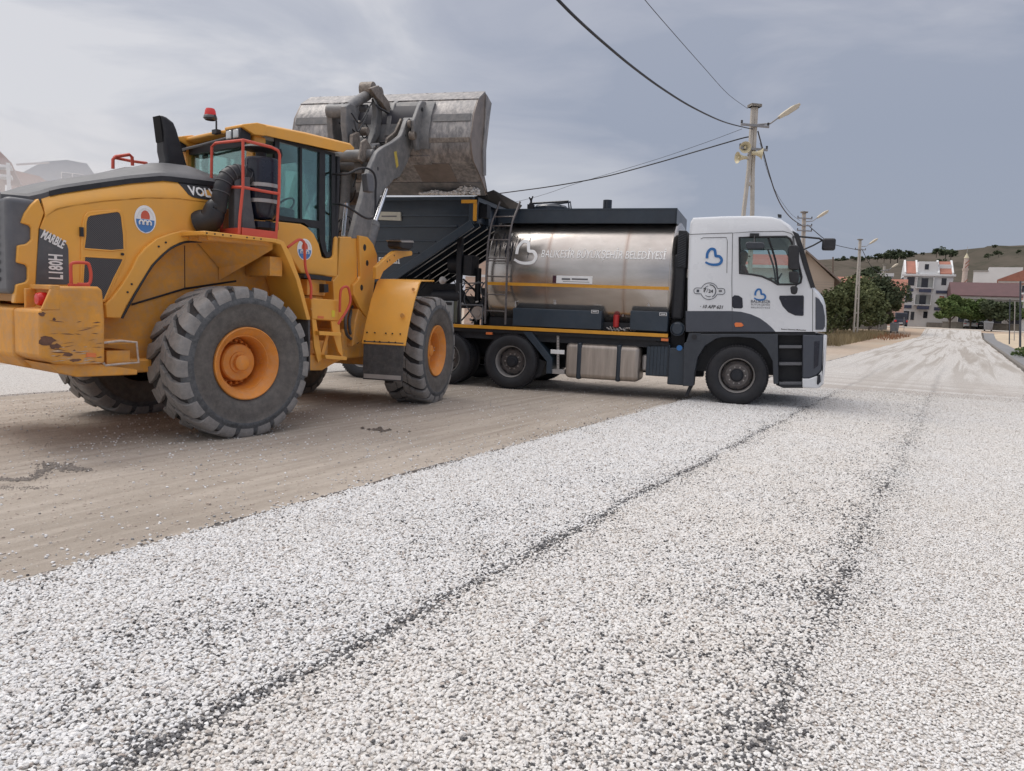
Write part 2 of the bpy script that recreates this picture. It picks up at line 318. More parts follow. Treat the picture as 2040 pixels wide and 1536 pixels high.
def gravelmat():
    m = bpy.data.materials.new('white_chippings'); m.use_nodes = True; t = m.node_tree; b = t.nodes['Principled BSDF']; s = coords(t)
    v = N(t, 'ShaderNodeTexVoronoi', i_Scale=64); t.links.new(s, v.inputs['Vector'])
    sc_ = N(t, 'ShaderNodeSeparateColor'); t.links.new(v.outputs['Color'], sc_.inputs[0])
    c = ramp(t, sc_.outputs[0], [(0, (.16, .15, .15)), (.04, (.50, .45, .41)), (.15, (.68, .65, .62)), (.5, (.70, .69, .675)), (1, (.78, .78, .78))])
    c = mixc(t, ramp(t, v.outputs['Distance'], [(.5, (0, 0, 0)), (.8, (1, 1, 1))]), c, (.36, .35, .345)); c = mixc(t, 1.0, c, (.86, .845, .825), 'MULTIPLY')
    sp = N(t, 'ShaderNodeSeparateXYZ'); t.links.new(s, sp.inputs[0]); yy, xx = sp.outputs[1], sp.outputs[0]
    # dark bitumen showing along the lane seams
    wob = math_(t, 'MULTIPLY_ADD', noise(t, s, .6, 3), .3, -.15); brk = noise(t, s, 1.6, 4, .7); grain = noise(t, s, 45, 3, .8)
    tot = None
    for q, wd in ((SEAMS[0], .09), (SEAMS[1], .11)):
        d = math_(t, 'ABSOLUTE', math_(t, 'SUBTRACT', math_(t, 'ADD', yy, wob), q))
        f = math_(t, 'SUBTRACT', 1, math_(t, 'DIVIDE', d, wd), clamp=True); tot = f if tot is None else math_(t, 'MAXIMUM', tot, f)
    f = math_(t, 'MULTIPLY', tot, ramp(t, brk, [(.3, (.3, .3, .3)), (.5, (1, 1, 1))]))
    f = math_(t, 'MULTIPLY', f, ramp(t, grain, [(.35, (.25, .25, .25)), (.55, (1, 1, 1))]), clamp=True)
    f = math_(t, 'MULTIPLY', f, math_(t, 'MULTIPLY_ADD', xx, -1/30, 1.2, clamp=True))
    c = mixc(t, math_(t, 'MULTIPLY', f, .92), c, (.07, .068, .074))
    # dusty brown tyre tracks, strongest far down the road
    w1 = noise(t, mapping(t, s, (.045, 1.1, 1), (0, 0, R(2.5))), 1.5, 4, .55, .6)
    w2 = noise(t, mapping(t, s, (.03, 1.3, 1), (0, 0, R(-4))), 1.9, 4, .55, .9)
    fr = math_(t, 'MULTIPLY_ADD', xx, 1/26, -.42, clamp=True)
    tr = math_(t, 'MAXIMUM', ramp(t, w1, [(.52, (0, 0, 0)), (.62, (1, 1, 1))]), ramp(t, w2, [(.54, (0, 0, 0)), (.63, (1, 1, 1))]))
    c = mixc(t, math_(t, 'MULTIPLY', math_(t, 'MULTIPLY', tr, fr), .85), c, (.33, .295, .26))
    # turning tracks swept across the road in front of the lorry
    ax_ = noise(t, mapping(t, s, (1.3, .05, 1), (0, 0, R(-22))), 1.3, 4, .6, .4)
    band = math_(t, 'SUBTRACT', 1, math_(t, 'DIVIDE', math_(t, 'ABSOLUTE', math_(t, 'SUBTRACT', xx, 19)), 7), clamp=True)
    c = mixc(t, math_(t, 'MULTIPLY', math_(t, 'MULTIPLY', ramp(t, ax_, [(.47, (0, 0, 0)), (.58, (1, 1, 1))]), band), .75), c, (.36, .32, .29))
    big = noise(t, s, .5, 4); c = mixc(t, math_(t, 'MULTIPLY', ramp(t, big, [(.45, (0, 0, 0)), (.75, (1, 1, 1))]), .25), c, (.52, .48, .44))
    t.links.new(c, b.inputs['Base Color']); b.inputs['Roughness'].default_value = .85; b.inputs['Specular IOR Level'].default_value = .25
    bp = N(t, 'ShaderNodeBump', i_Strength=.9, i_Distance=.012); bp.invert = True
    t.links.new(v.outputs['Distance'], bp.inputs['Height']); t.links.new(bp.outputs[0], b.inputs['Normal'])
    return m
DIRT = dirtmat(); GRAV = gravelmat()
ss = sorted(set([-80, -40, -20, -10]+list(range(-4, 30, 2))+list(range(30, 130, 4))+[160, 220, 320, 500, 900, 2000, 4000]))
ys = [-3000, -1000, -400, -200, -100, -60, -40, -25, -15, -10, -6, -4, -2, 0, 2, 4, 7, 10, 15, 22, 30, 45, 70, 120, 250, 600, 1200, 3000]
mb = MB(); nv = len(ys)
mb.add([(a, b, gz(a)) for a in ss for b in ys], [(i*nv+j, (i+1)*nv+j, (i+1)*nv+j+1, i*nv+j+1) for i in range(len(ss)-1) for j in range(nv-1)])
go = mb.build('ground', DIRT, smooth=60); go.matrix_world = RM; tag(go, 'bare grey brown dirt ground', None, kind='structure')
def strip(name, m, y0, y1, s0, s1, z, wav=.0, step=.5, label=None, thick=True):
    mb = MB(); n = int((s1-s0)/step); L, Rr = [], []
    rs = random.Random(name)
    a = b = 0
    for i in range(n+1):
        s = s0+(s1-s0)*i/n; a = a*.8+rs.uniform(-wav, wav); b = b*.8+rs.uniform(-wav, wav)
        L.append((s, y1+a, gz(s)+z)); Rr.append((s, y0+b, gz(s)+z))
    v = L+Rr; f = [(i, n+1+i, n+2+i, i+1) for i in range(n)]
    if thick:
        k = len(v); v += [(p[0], p[1]+.03, p[2]-z-.01) for p in L]+[(p[0], p[1]-.03, p[2]-z-.01) for p in Rr]
        f += [(i, i+1, k+i+1, k+i) for i in range(n)]+[(n+1+i, k+n+1+i, k+n+2+i, n+2+i) for i in range(n)]
    mb.add(v, f); o = mb.build(name, m, smooth=30); o.matrix_world = RM; return tag(o, label, kind='structure')
strip('gravel_road', GRAV, -1.9, 4.17, -8, 112, .022, .035, .22, 'road surfaced with fresh white chippings')
strip('gravel_strip', GRAV, 11.7, 16.5, -14, 40, .022, .05, .4, 'white chipping strip behind the loader')
CONC = mat('street_concrete', (.46, .445, .42), .9, var=.1, scale=.6, bump=.1)
SANDY = mat('sandy_path', (.50, .41, .30), .95, var=.15, scale=.8, bump=.2)
ASPH = mat('grey_path', (.20, .20, .205), .9, var=.15, scale=1, bump=.2)
strip('crossing_street', CONC, -70, 60, 112, 119, .026, 0, 7, 'pale concrete street crossing the end of the road')
strip('grey_gutter_path', ASPH, -3.2, -2.1, 4, 108, .02, .03, 1, 'grey path beside the kerb')
strip('sand_path', SANDY, -6.0, -3.2, 4, 108, .016, .12, 1, 'sandy footpath right of the kerb')
mb = MB(); s = 4
KERB = mat('kerb_stone', (.17, .155, .14), .9, var=.25, scale=2, bump=.3)
while s < 108:
    mb.box(s, s+.97, -2.08, -1.93, gz(s)-.05, gz(s)+.12); s += 1
ko = mb.build('kerb', KERB, bevel=.015); ko.matrix_world = RM; tag(ko, 'weathered stone kerb along the right edge of the road', 'kerb', kind='structure')
# ---- loose chippings: real stones close to the camera ----
def stonemat():
    m = bpy.data.materials.new('chipping_stone'); m.use_nodes = True; t = m.node_tree; b = t.nodes['Principled BSDF']
    oi = N(t, 'ShaderNodeObjectInfo'); at_ = N(t, 'ShaderNodeAttribute'); at_.attribute_type = 'INSTANCER'; at_.attribute_name = 'shade'
    c = ramp(t, oi.outputs['Random'], [(0, (.34, .29, .26)), (.03, (.48, .44, .41)), (.12, (.60, .58, .56)), (.35, (.67, .66, .655)), (.7, (.72, .72, .72)), (1, (.77, .775, .78))])
    wa_ = N(t, 'ShaderNodeAttribute'); wa_.attribute_type = 'INSTANCER'; wa_.attribute_name = 'warm'; c = mixc(t, wa_.outputs['Fac'], c, (.975, .945, .905), 'MULTIPLY')
    c = mixc(t, at_.outputs['Fac'], c, (.05, .05, .056))
    t.links.new(c, b.inputs['Base Color']); b.inputs['Roughness'].default_value = .6; b.inputs['Specular IOR Level'].default_value = .35; return m
STONE = stonemat()
def stones(name, pts, scl, shade, label, seeds=0, warm=None):
    warm = np.zeros(len(pts)) if warm is None else warm
    me = bpy.data.meshes.new(name); me.from_pydata([tuple(p) for p in pts], [], [])
    for an, arr in (('scl', scl), ('shade', shade), ('warm', warm)):
        a = me.attributes.new(an, 'FLOAT', 'POINT'); a.data.foreach_set('value', np.asarray(arr, dtype=np.float32))
    me.materials.append(STONE); o = bpy.data.objects.new(name, me); COL.objects.link(o)
    g = bpy.data.node_groups.new(name+'_nodes', 'GeometryNodeTree')
    g.interface.new_socket('Geometry', in_out='INPUT', socket_type='NodeSocketGeometry'); g.interface.new_socket('Geometry', in_out='OUTPUT', socket_type='NodeSocketGeometry')
    gi = g.nodes.new('NodeGroupInput'); go_ = g.nodes.new('NodeGroupOutput'); gj = g.nodes.new('GeometryNodeGeometryToInstance')
    for k in range(5):
        ic = g.nodes.new('GeometryNodeMeshIcoSphere'); ic.inputs['Radius'].default_value = 1; ic.inputs['Subdivisions'].default_value = 2
        nz = g.nodes.new('ShaderNodeTexNoise'); nz.noise_dimensions = '4D'; nz.inputs['W'].default_value = k*3.7+seeds; nz.inputs['Scale'].default_value = .9; nz.inputs['Detail'].default_value = 1
        vm = g.nodes.new('ShaderNodeVectorMath'); vm.operation = 'SUBTRACT'; vm.inputs[1].default_value = (.5, .5, .5); g.links.new(nz.outputs['Color'], vm.inputs[0])
        vs = g.nodes.new('ShaderNodeVectorMath'); vs.operation = 'SCALE'; vs.inputs['Scale'].default_value = 1.5; g.links.new(vm.outputs[0], vs.inputs[0])
        sp = g.nodes.new('GeometryNodeSetPosition'); g.links.new(ic.outputs[0], sp.inputs[0]); g.links.new(vs.outputs[0], sp.inputs['Offset'])
        tf = g.nodes.new('GeometryNodeTransform'); tf.inputs['Scale'].default_value = (1.15, .95, .62+.06*k); g.links.new(sp.outputs[0], tf.inputs[0])
        sm = g.nodes.new('GeometryNodeSetMaterial'); sm.inputs['Material'].default_value = STONE; g.links.new(tf.outputs[0], sm.inputs[0]); g.links.new(sm.outputs[0], gj.inputs[0])
    ip = g.nodes.new('GeometryNodeInstanceOnPoints'); g.links.new(gi.outputs[0], ip.inputs['Points']); g.links.new(gj.outputs[0], ip.inputs['Instance']); ip.inputs['Pick Instance'].default_value = True
    rv = g.nodes.new('FunctionNodeRandomValue'); rv.data_type = 'FLOAT_VECTOR'; rv.inputs[0].default_value = (-.38, -.38, 0); rv.inputs[1].default_value = (.38, .38, 6.28)
    g.links.new(rv.outputs[0], ip.inputs['Rotation'])
    na = g.nodes.new('GeometryNodeInputNamedAttribute'); na.data_type = 'FLOAT'; na.inputs[0].default_value = 'scl'; g.links.new(na.outputs[0], ip.inputs['Scale'])
    g.links.new(ip.outputs[0], go_.inputs[0]); md = o.modifiers.new('stones', 'NODES'); md.node_group = g
    o.matrix_world = RM; return tag(o, label, 'gravel', kind='stuff')
def inview(s, y, m=.08):
    h = FR['R'][1]; X = s*math.sin(h)-y*math.cos(h)+0*s; Y = s*math.cos(h)+y*math.sin(h)
    return X, Y
def road_pts(n, smin, smax, ymin, ymax, dmax, dfar):
    s = rng.uniform(smin, smax, n); y = rng.uniform(ymin, ymax, n); h = FR['R'][1]
    X = s*math.sin(h)-y*math.cos(h); Y = s*math.cos(h)+y*math.sin(h)
    ok = (Y > 1.9) & (Y < dfar) & (np.abs(X) < Y*.72+.25)
    ok &= rng.random(n) < np.clip((dfar-Y)/(dfar-dmax), 0, 1)
    return s[ok], y[ok], Y[ok]
def smooth_noise(s, y, f, ph):
    return (np.sin(s*f*1.7+ph)+np.sin(y*f*2.3+ph*2)+np.sin((s+y)*f*3.1+ph*3)+np.sin((s-y*1.3)*f*5.3+ph))/4
s_, y_p, Yd = road_pts(1500000, -3, 24, -1.9, 4.24, 8.5, 17)
lim = 4.17+.05*smooth_noise(s_, y_p, 3, 1)-np.abs(rng.normal(0, .03, len(s_)))*-1
seam = np.zeros(len(s_))
for q, wd in ((2.2, .070), (.50, .075)):
    wob = .05*smooth_noise(s_, 0*y_p, .9, q)
    d = np.abs(y_p-q+wob); brk = np.clip(.75+.8*smooth_noise(s_, y_p, 1.3, q+2), .35, 1)
    seam = np.maximum(seam, np.clip(1.15-d/wd, 0, 1)*brk*(1 if q > 1 else .55))
    seam = np.maximum(seam, .26*np.exp(-(d/(wd*2.6))**2)*brk)
# worn dark zone between the seams in the near foreground
wz = np.where(y_p > .48, np.exp(-(y_p-.48)/.62), np.exp((y_p-.48)/.03))*np.clip(.62+1.0*smooth_noise(s_, y_p, 2.1, 4), 0.1, 1)*np.clip(1.5-s_/8, .12, 1)
wz += np.exp(-((y_p-2.95)/.4)**2)*np.clip(.2+1.3*smooth_noise(s_, y_p, 1.7, 8), 0, 1)*np.clip(1.3-s_/7, 0, 1)*.55
patch = np.clip(smooth_noise(s_, y_p, 1.6, 9)*1.3-.35, 0, 1)*.12*(y_p > .5)
seam *= np.clip(1.35-s_/22, .25, 1); bare = np.clip(seam*.8+wz*.42+patch, 0, .95)
keep = (y_p < lim) & (rng.random(len(s_)) > bare*.25)
# thin out with distance to the edge
keep &= rng.random(len(s_)) < np.clip((4.22-y_p)/.10, .15, 1)
s_, y_p, bare = s_[keep], y_p[keep], bare[keep]
n = len(s_)
size = np.where(y_p < .45, rng.uniform(.0040, .0066, n), np.clip(rng.normal(.0062, .0016, n), .0035, .012))*(1+.25*(rng.random(n) < .1))
drk = np.where(rng.random(n) < .008+.010*(y_p > .48)+bare*.80, rng.uniform(.75, 1, n), 0)
zz = .022+size*.35+rng.uniform(0, .004, n)+np.where(drk > 0, .001, 0)
size = np.where(drk > 0, np.minimum(size, .0072), size)
stones('loose_chippings', np.stack([s_, y_p, zz], 1), size, drk, 'loose white stone chippings covering the near road', 0, np.clip(.15+.75*(y_p < 2.2)*(.6+.4*smooth_noise(s_, y_p, .7, 6))+.2*smooth_noise(s_, y_p, 2, 2), 0, 1))
# spill onto the dirt left of the road edge
n0 = 170000; s_, y_p, Yd = road_pts(n0, -2, 26, 4.1, 11.5, 9, 22)
dn = .022+.95*np.exp(-np.abs(y_p-4.2)/.07)+.10*np.exp(-(y_p-4.2)/.5)+.09*np.clip(smooth_noise(s_, y_p, .5, 3), 0, 1)
k = rng.random(len(s_)) < dn; s_, y_p = s_[k], y_p[k]; n = len(s_)
near = y_p < 4.45
dk = np.where(near & (rng.random(n) < .30), rng.uniform(.5, 1, n), np.where(rng.random(n) < .12, .5, 0))
stones('strewn_chippings', np.stack([s_, y_p, np.full(n, .004)], 1), rng.uniform(.005, .011, n), dk, 'stray stone chippings strewn on the bare dirt', 5)
# bitumen line bleeding out from under the chippings
BITU = mat('bitumen', (.05, .045, .043), .6, var=.3, scale=6, dust=.5, dcol=(.25, .22, .2), bump=.3)
strip('bitumen_edge', BITU, 4.10, 4.25, -6, 40, .006, .022, .12, 'thin dark bitumen edge beside the white chippings', thick=False)
ns = 26000; s_, y_p, Yd = road_pts(ns, -2, 22, 4.3, 11.6, 9, 20)
CLOD = mat('earth_clod', (.44, .375, .32), .95, var=.3, scale=30)
o = stones('earth_crumbs', np.stack([s_, y_p, np.zeros(len(s_))], 1), rng.uniform(.003, .009, len(s_))*(1+1.2*(rng.random(len(s_)) < .03)), np.zeros(len(s_)), 'small crumbs of dry earth lying on the bare dirt', 7)
for nd in o.modifiers[0].node_group.nodes:
    if nd.bl_idname == 'GeometryNodeSetMaterial': nd.inputs['Material'].default_value = CLOD
# clump of broken black lumps on the dirt at the left
def lumps(cx, cy, n, sx, sy, label, rad=(.008, .03)):
    mb = MB(); rs = random.Random(cx)
    for i in range(n):
        a = rs.gauss(0, sx); b = rs.gauss(0, sy); r = rs.uniform(*rad)
        pts = []
        for p in [(1, 0, 0), (0, 1, 0), (-1, 0, 0), (0, -1, 0), (0, 0, .8), (0, 0, -.3)]:
            pts.append((cx+a+p[0]*r*rs.uniform(.6, 1.5), cy+b+p[1]*r*rs.uniform(.6, 1.5), r*.3+p[2]*r*rs.uniform(.5, 1)))
        mb.add(pts, [(0, 1, 4), (1, 2, 4), (2, 3, 4), (3, 0, 4), (1, 0, 5), (2, 1, 5), (3, 2, 5), (0, 3, 5)])
    return mb
def crack(pts, n, spread, rad):
    mb = MB(); P = smoothpath([gnd(*p) for p in pts], 8); rs = random.Random(2)
    for i in range(n):
        p = rs.choice(P); k = lumps(p.x+rs.gauss(0, spread), p.y+rs.gauss(0, spread*.8), 1, .001, .001, '', rad); mb.add(k.v, k.f)
    return mb
o = crack([(-30, 950), (20, 956), (62, 954), (84, 940), (105, 931), (140, 934), (170, 936)], 620, .035, (.004, .015)); k_ = crack([(-20, 968), (30, 972), (85, 972)], 160, .04, (.003, .008)); o.add(k_.v, k_.f); k_ = crack([(95, 925), (130, 928), (150, 940)], 260, .06, (.004, .013)); o.add(k_.v, k_.f); o = o.build('asphalt_rubble', mat('asphalt_lump', (.21, .185, .165), .85, var=.4, scale=20), smooth=0); tag(o, 'patch of crumbled dark asphalt on the dirt at the left edge', 'rubble', kind='stuff')
g2 = gnd(765, 858); o = lumps(g2.x, g2.y, 26, .13, .05, '', (.01, .04)).build('broken_sticks', mat('stick_brown', (.12, .10, .085), .85, var=.3), smooth=0); tag(o, 'small dark debris lying on the dirt before the front wheel', 'debris', kind='stuff')
# ---- hills ----
def hillmat():
    m = bpy.data.materials.new('dry_hill'); m.use_nodes = True; t = m.node_tree; b = t.nodes['Principled BSDF']; s = coords(t)
    c = ramp(t, noise(t, s, .012, 8, .65, .5), [(.32, (.065, .064, .052)), (.5, (.10, .088, .073)), (.68, (.135, .117, .10))])
    c = mixc(t, math_(t, 'MULTIPLY', ramp(t, noise(t, s, .06, 6, .7), [(.56, (0, 0, 0)), (.64, (1, 1, 1))]), .65), c, (.055, .06, .045))
    t.links.new(c, b.inputs['Base Color']); b.inputs['Roughness'].default_value = 1; b.inputs['Specular IOR Level'].default_value = 0; return m
sil = [(1050, 612), (1250, 590), (1400, 540), (1540, 520), (1610, 518), (1660, 515), (1700, 514), (1760, 510), (1800, 506), (1850, 502), (1900, 497), (1960, 491), (2040, 487), (2150, 478), (2350, 480), (2600, 520)]
cols = []; rs = random.Random(3)
pxs = np.arange(1050, 2600, 22)
for px in pxs:
    py = float(np.interp(px, [a for a, b in sil], [b for a, b in sil])); Dr = 560+60*math.sin(px*.004)
    top = at(px, py, Dr); col_ = []
    for f in (0, .06, .14, .24, .36, .5, .64, .78, .9, 1, 1.12, 1.35):
        D = 190+(Dr-190)*f; p = at(px, 640, D)
        hh = .9+(top.z-.9)*(min(f, 1)**1.25) if f <= 1 else top.z*(1-(f-1)*1.6)
        if .1 < f < .95: hh *= 1+.10*math.sin(px*.013+f*7)+.05*math.sin(px*.05+f*19)
        col_.append((p.x, p.y, hh))
    cols.append(col_)
mb = MB(); m_ = len(cols[0]); mb.add([p for c in cols for p in c], [(i*m_+j, (i+1)*m_+j, (i+1)*m_+j+1, i*m_+j+1) for i in range(len(cols)-1) for j in range(m_-1)])
tag(mb.build('hill', hillmat(), smooth=60), 'dry brown hill behind the village', kind='structure')
# ================= vegetation =================
def leafmat(name, a, b_, c_):
    m = bpy.data.materials.new(name); m.use_nodes = True; t = m.node_tree; b = t.nodes['Principled BSDF']; s = coords(t)
    c = ramp(t, noise(t, s, .9, 4), [(.3, a), (.5, b_), (.7, c_)]); t.links.new(c, b.inputs['Base Color']); b.inputs['Roughness'].default_value = .75; b.inputs['Specular IOR Level'].default_value = .2
    return m
LF1 = leafmat('olive_leaves', (.075, .09, .045), (.12, .14, .065), (.175, .19, .095)); LF2 = leafmat('green_leaves', (.065, .11, .035), (.11, .16, .055), (.17, .21, .08))
LF3 = leafmat('dark_leaves', (.05, .07, .04), (.075, .095, .055), (.11, .13, .07)); DRYG = leafmat('dry_grass_blades', (.20, .16, .09), (.27, .22, .13), (.34, .28, .18))
BARK = mat('bark', (.15, .125, .105), .9, var=.3, scale=6, bump=.3)
def foliage(mb, c, rx, ry, rz, n, leaf, rs, clumps=14):
    cl = []
    for i in range(clumps):
        th = rs.uniform(0, 2*PI); u = rs.uniform(-.75, 1); q = math.sqrt(max(0, 1-u*u)); r = rs.uniform(.45, .82)
        cl.append((c[0]+rx*q*math.cos(th)*r, c[1]+ry*q*math.sin(th)*r, c[2]+rz*u*r, rs.uniform(.28, .5)))
    for i in range(n):
        k = rs.choice(cl); v = Vector((rs.gauss(0, 1), rs.gauss(0, 1), rs.gauss(0, 1))).normalized()*(rs.random()**.4)*k[3]
        p = Vector((k[0]+v.x*rx, k[1]+v.y*ry, k[2]+v.z*rz))
        a = Vector((rs.gauss(0, 1), rs.gauss(0, 1), rs.gauss(0, .6))).normalized(); b = a.orthogonal().normalized(); b = (b*math.cos(rs.random()*6)+a.cross(b)*math.sin(rs.random()*6))
        l = leaf*rs.uniform(.6, 1.3)
        mb.add([p-a*l, p+b*l*.5, p+a*l, p-b*l*.5], [(0, 1, 2, 3)])
def tree(pos, h, wd, mt, label, seed, group=None, trunk_h=None, n=2600, leaf=.17, cat='tree', name='broadleaf_tree', lean=0):
    rs = random.Random(seed); t = empty(name, Matrix.Translation(pos), label=label, cat=cat, group=group)
    th = trunk_h if trunk_h is not None else h*.28; mb = MB()
    mb.tube([(0, 0, -.1), (lean*.3, 0, th*.5), (lean, .05, th), (lean, 0, th+h*.2)], [.16, .13, .11, .07], 8)
    for i in range(5):
        a = rs.uniform(0, 6.28); r = wd*.35
        mb.tube([(lean, 0, th*.85), (lean+math.cos(a)*r*.5, math.sin(a)*r*.5, th+h*.18), (lean+math.cos(a)*r, math.sin(a)*r, th+h*.36)], [.07, .05, .02], 6)
    mb.build('trunk', BARK, t)
    mb = MB(); foliage(mb, (lean, 0, th+(h-th)*.5), wd/2, wd/2*.9, (h-th)*.56, n, leaf, rs, 16); mb.build('crown', mt, t, smooth=0, fix=False)
    return t
def atz(px, D, z): p = at(px, 640, D); return Vector((p.x, p.y, z))
def topz(px, py, D): return at(px, py, D).z
left_trees = [(1662, 566, 74, 7.2, 'olive green tree behind the thin pole, nearest the white lorry'), (1698, 562, 84, 8.0, 'broad olive tree between the thin pole and the street lamp pole'), (1733, 552, 92, 8.0, 'tallest olive green tree left of the dark van'), (1752, 576, 94, 4.4, 'small olive tree right beside the dark van')]
for i, (px, py, D, wd, lb) in enumerate(left_trees):
    tree(atz(px, D, 0), topz(px, py, D), wd, (LF1, LF1, LF3, LF1)[i], lb, 20+i, 'trees left of the road end', trunk_h=.7, n=8500, leaf=.23)
tree(atz(1648, 58, 0), topz(1648, 572, 58), 2.6, LF1, 'small olive tree between the white cab and the thin pole', 77, 'trees left of the road end', trunk_h=.5, n=5000, leaf=.14)
right_trees = [(1893, 592, 108, 5.0, LF2, 'bright green tree in front of the white apartment corner', .7), (1934, 594, 110, 5.2, LF2, 'green tree standing over the white car', .7), (1972, 598, 108, 5.2, LF3, 'dark green tree over the right hand dustbin', .7), (2012, 602, 106, 5.2, LF3, 'dark green tree at the right edge under the brown roof', .7), (2062, 598, 104, 5, LF2, 'green tree just outside the right edge', .7)]
for i, (px, py, D, wd, mt, lb, bz) in enumerate(right_trees):
    tree(atz(px, D, bz), topz(px, py, D)-bz, wd, mt, lb, 40+i, 'trees right of the road end', trunk_h=1.5, n=7000, leaf=.21)
rs = random.Random(11)
HT = [(1715, 514, 540, 10), (1733, 512, 545, 8), (1748, 511, 545, 11), (1762, 509, 540, 14), (1775, 509, 545, 16), (1789, 507, 545, 18), (1803, 506, 550, 16), (1822, 504, 550, 6), (1866, 501, 550, 12), (1885, 499, 545, 18), (1895, 505, 520, 14), (1700, 514, 545, 9), (1682, 515, 545, 9), (1668, 516, 545, 7), (1838, 504, 550, 5), (1982, 489, 560, 6), (1970, 508, 450, 7), (1990, 503, 470, 8), (2030, 500, 480, 6), (1727, 545, 260, 13), (1737, 541, 265, 9), (1873, 520, 420, 9)]; HTX = [a[0] for a in HT]
HL = [s+' on the hill' for s in ('ridge tree above the lamp of the third pole', 'small ridge tree between the third pole lamp and the ridge thicket', 'low round ridge tree at the left end of the ridge thicket', 'wider ridge tree within the left half of the thicket', 'bushy ridge tree in the middle of the thicket', 'largest ridge tree, left of the apartment roof', 'ridge tree just above the left orange roof slope of the apartments', 'tiny lone ridge tree above the apartment attic window', 'ridge tree left of the big pair above the right orange slope', 'big ridge tree directly left of the minaret', 'dark tree a little below the ridge beside the minaret tip', 'small ridge tree directly behind the third pole', 'small ridge tree just left of the third pole', 'leftmost small tree of the ridge, above the thin wooden pole', 'very small ridge tree above the right part of the apartment roof', 'small ridge tree at the highest part near the right edge', 'small tree halfway up the slope right of the minaret', 'tree on the open slope above the white flat building', 'tree on the open slope at the far right edge', 'big dark tree low on the slope left of the apartments', 'smaller dark tree beside the big one low on the slope', 'small tree low on the slope right behind the minaret shaft')]
for i, (px, py, D, wd) in enumerate(HT):
    wd *= .62; g = at(px, py+2, D); t = empty('hill_tree', Matrix.Translation((g.x, g.y, g.z-wd*.3)), label='', cat='tree', group='small dark trees scattered on the hill'); rr = random.Random(200+i)
    t['label'] = HL[i]
    mb = MB(); foliage(mb, (0, 0, wd*.35), wd*.62, wd*.5, wd*.36, 520, wd*.085, rr, 9); mb.build('crown', LF3, t, smooth=0, fix=False)
    MB().tube([(0, 0, -wd*.2), (0, 0, wd*.3)], wd*.03, 6).build('trunk', BARK, t)
# dry grass verge
def grass(name, n, fn, m, label, hh=(.15, .45)):
    mb = MB(); rs = random.Random(name)
    for i in range(n):
        x, y, z = fn(rs); a = rs.uniform(0, 6.28); h = rs.uniform(*hh); w_ = h*.05+.008; dx, dy = math.cos(a), math.sin(a); lx, ly = rs.uniform(-.3, .3)*h, rs.uniform(-.3, .3)*h
        mb.add([(x-dx*w_, y-dy*w_, z-.02), (x+dx*w_, y+dy*w_, z-.02), (x+lx, y+ly, z+h)], [(0, 1, 2)])
    return tag(mb.build(name, m, smooth=0, fix=False), label, 'grass', kind='stuff')
def vg(rs):
    s = rs.uniform(48, 96); y = 6.2+(s-48)*.02+abs(rs.gauss(0, 4)); p = RM @ Vector((s, y, gz(s))); return p
grass('dry_grass', 9000, vg, DRYG, 'dry straw coloured grass under the olive trees', (.2, .75))
def vg2(rs):
    s = rs.uniform(70, 98); y = 5.0+abs(rs.gauss(0, 2)); p = RM @ Vector((s, y, gz(s))); return p
grass('reddish_weeds', 500, vg2, mat('reddish_weed', (.26, .13, .07), .9, var=.3), 'reddish brown weeds by the left dustbin', (.2, .6))
p = gnd(2030, 712); t = empty('roadside_shrub', Matrix.Translation(p), label='low green shrub beside the kerb at the right edge', cat='shrub')
mb = MB(); foliage(mb, (.3, 0, .25), .75, .5, .3, 900, .06, random.Random(5), 10); mb.build('leaves', LF2, t, smooth=0, fix=False)
MB().tube([(.3, 0, 0), (.3, 0, .3)], .03, 6).build('stem', BARK, t)
# ================= buildings, poles, cars behind =================
WALLW = mat('white_render', (.66, .67, .68), .85, var=.05, scale=.5, bump=.05); TILE = mat('orange_tiles', (.33, .14, .10), .8, var=.15, scale=1.2, bump=.3, bscale=8)
TILED = mat('brown_tiles', (.115, .062, .065), .8, var=.15, scale=1.2, bump=.3, bscale=8); WALLT = mat('tan_cladding', (.46, .38, .31), .85, var=.06, scale=.6)
WALLG = mat('grey_render', (.30, .29, .28), .9, var=.08, scale=.5); WIN = mat('dark_window', (.018, .02, .03), .15, var=.3, scale=2); SLATE = mat('blue_panel', (.05, .06, .11), .5, var=.08); FRM = mat('frame_white', (.7, .7, .7), .5)
PINK = mat('pink_render', (.50, .33, .28), .9, var=.08, scale=.5); GREYR = mat('grey_metal_roof', (.35, .36, .38), .5, var=.08); STONEW = mat('stone_plinth', (.26, .245, .225), .9, var=.25, scale=2, bump=.3)
def bframe(px0, px1, D, yaw, zb, name, label, cat='building', group=None, pyref=620):
    p0 = at(px0, pyref, D); dr = Vector((p0.x, p0.y)).normalized(); per = Vector((dr.y, -dr.x)); c, s = math.cos(R(yaw)), math.sin(R(yaw))
    u = Vector((per.x*c-per.y*s, per.x*s+per.y*c)); q = at(px1, pyref, D); d2 = Vector((q.x, q.y)).normalized()
    # p0 + u*w = d2*t
    det = u.x*(-d2.y)-(-d2.x)*u.y; w_ = (-p0.x*(-d2.y)-(-d2.x)*(-p0.y))/det
    v = Vector((-u.y, u.x)); m = Matrix(((u.x, v.x, 0, p0.x), (u.y, v.y, 0, p0.y), (0, 0, 1, zb), (0, 0, 0, 1)))
    e = empty(name, m, label=label, cat=cat, group=group); return e, w_, lambda py, px=px0: at(px, py, D).z-zb
def window(par, x0, x1, z0, z1, m=WIN, y=0, fr=.06, name='window'):
    o = MB().box(x0, x1, y-.03, y+.05, z0, z1).build(name, FRM, par)
    MB().box(x0+fr, x1-fr, y-.05, y-.02, z0+fr, z1-fr).build('pane', m, o); return o
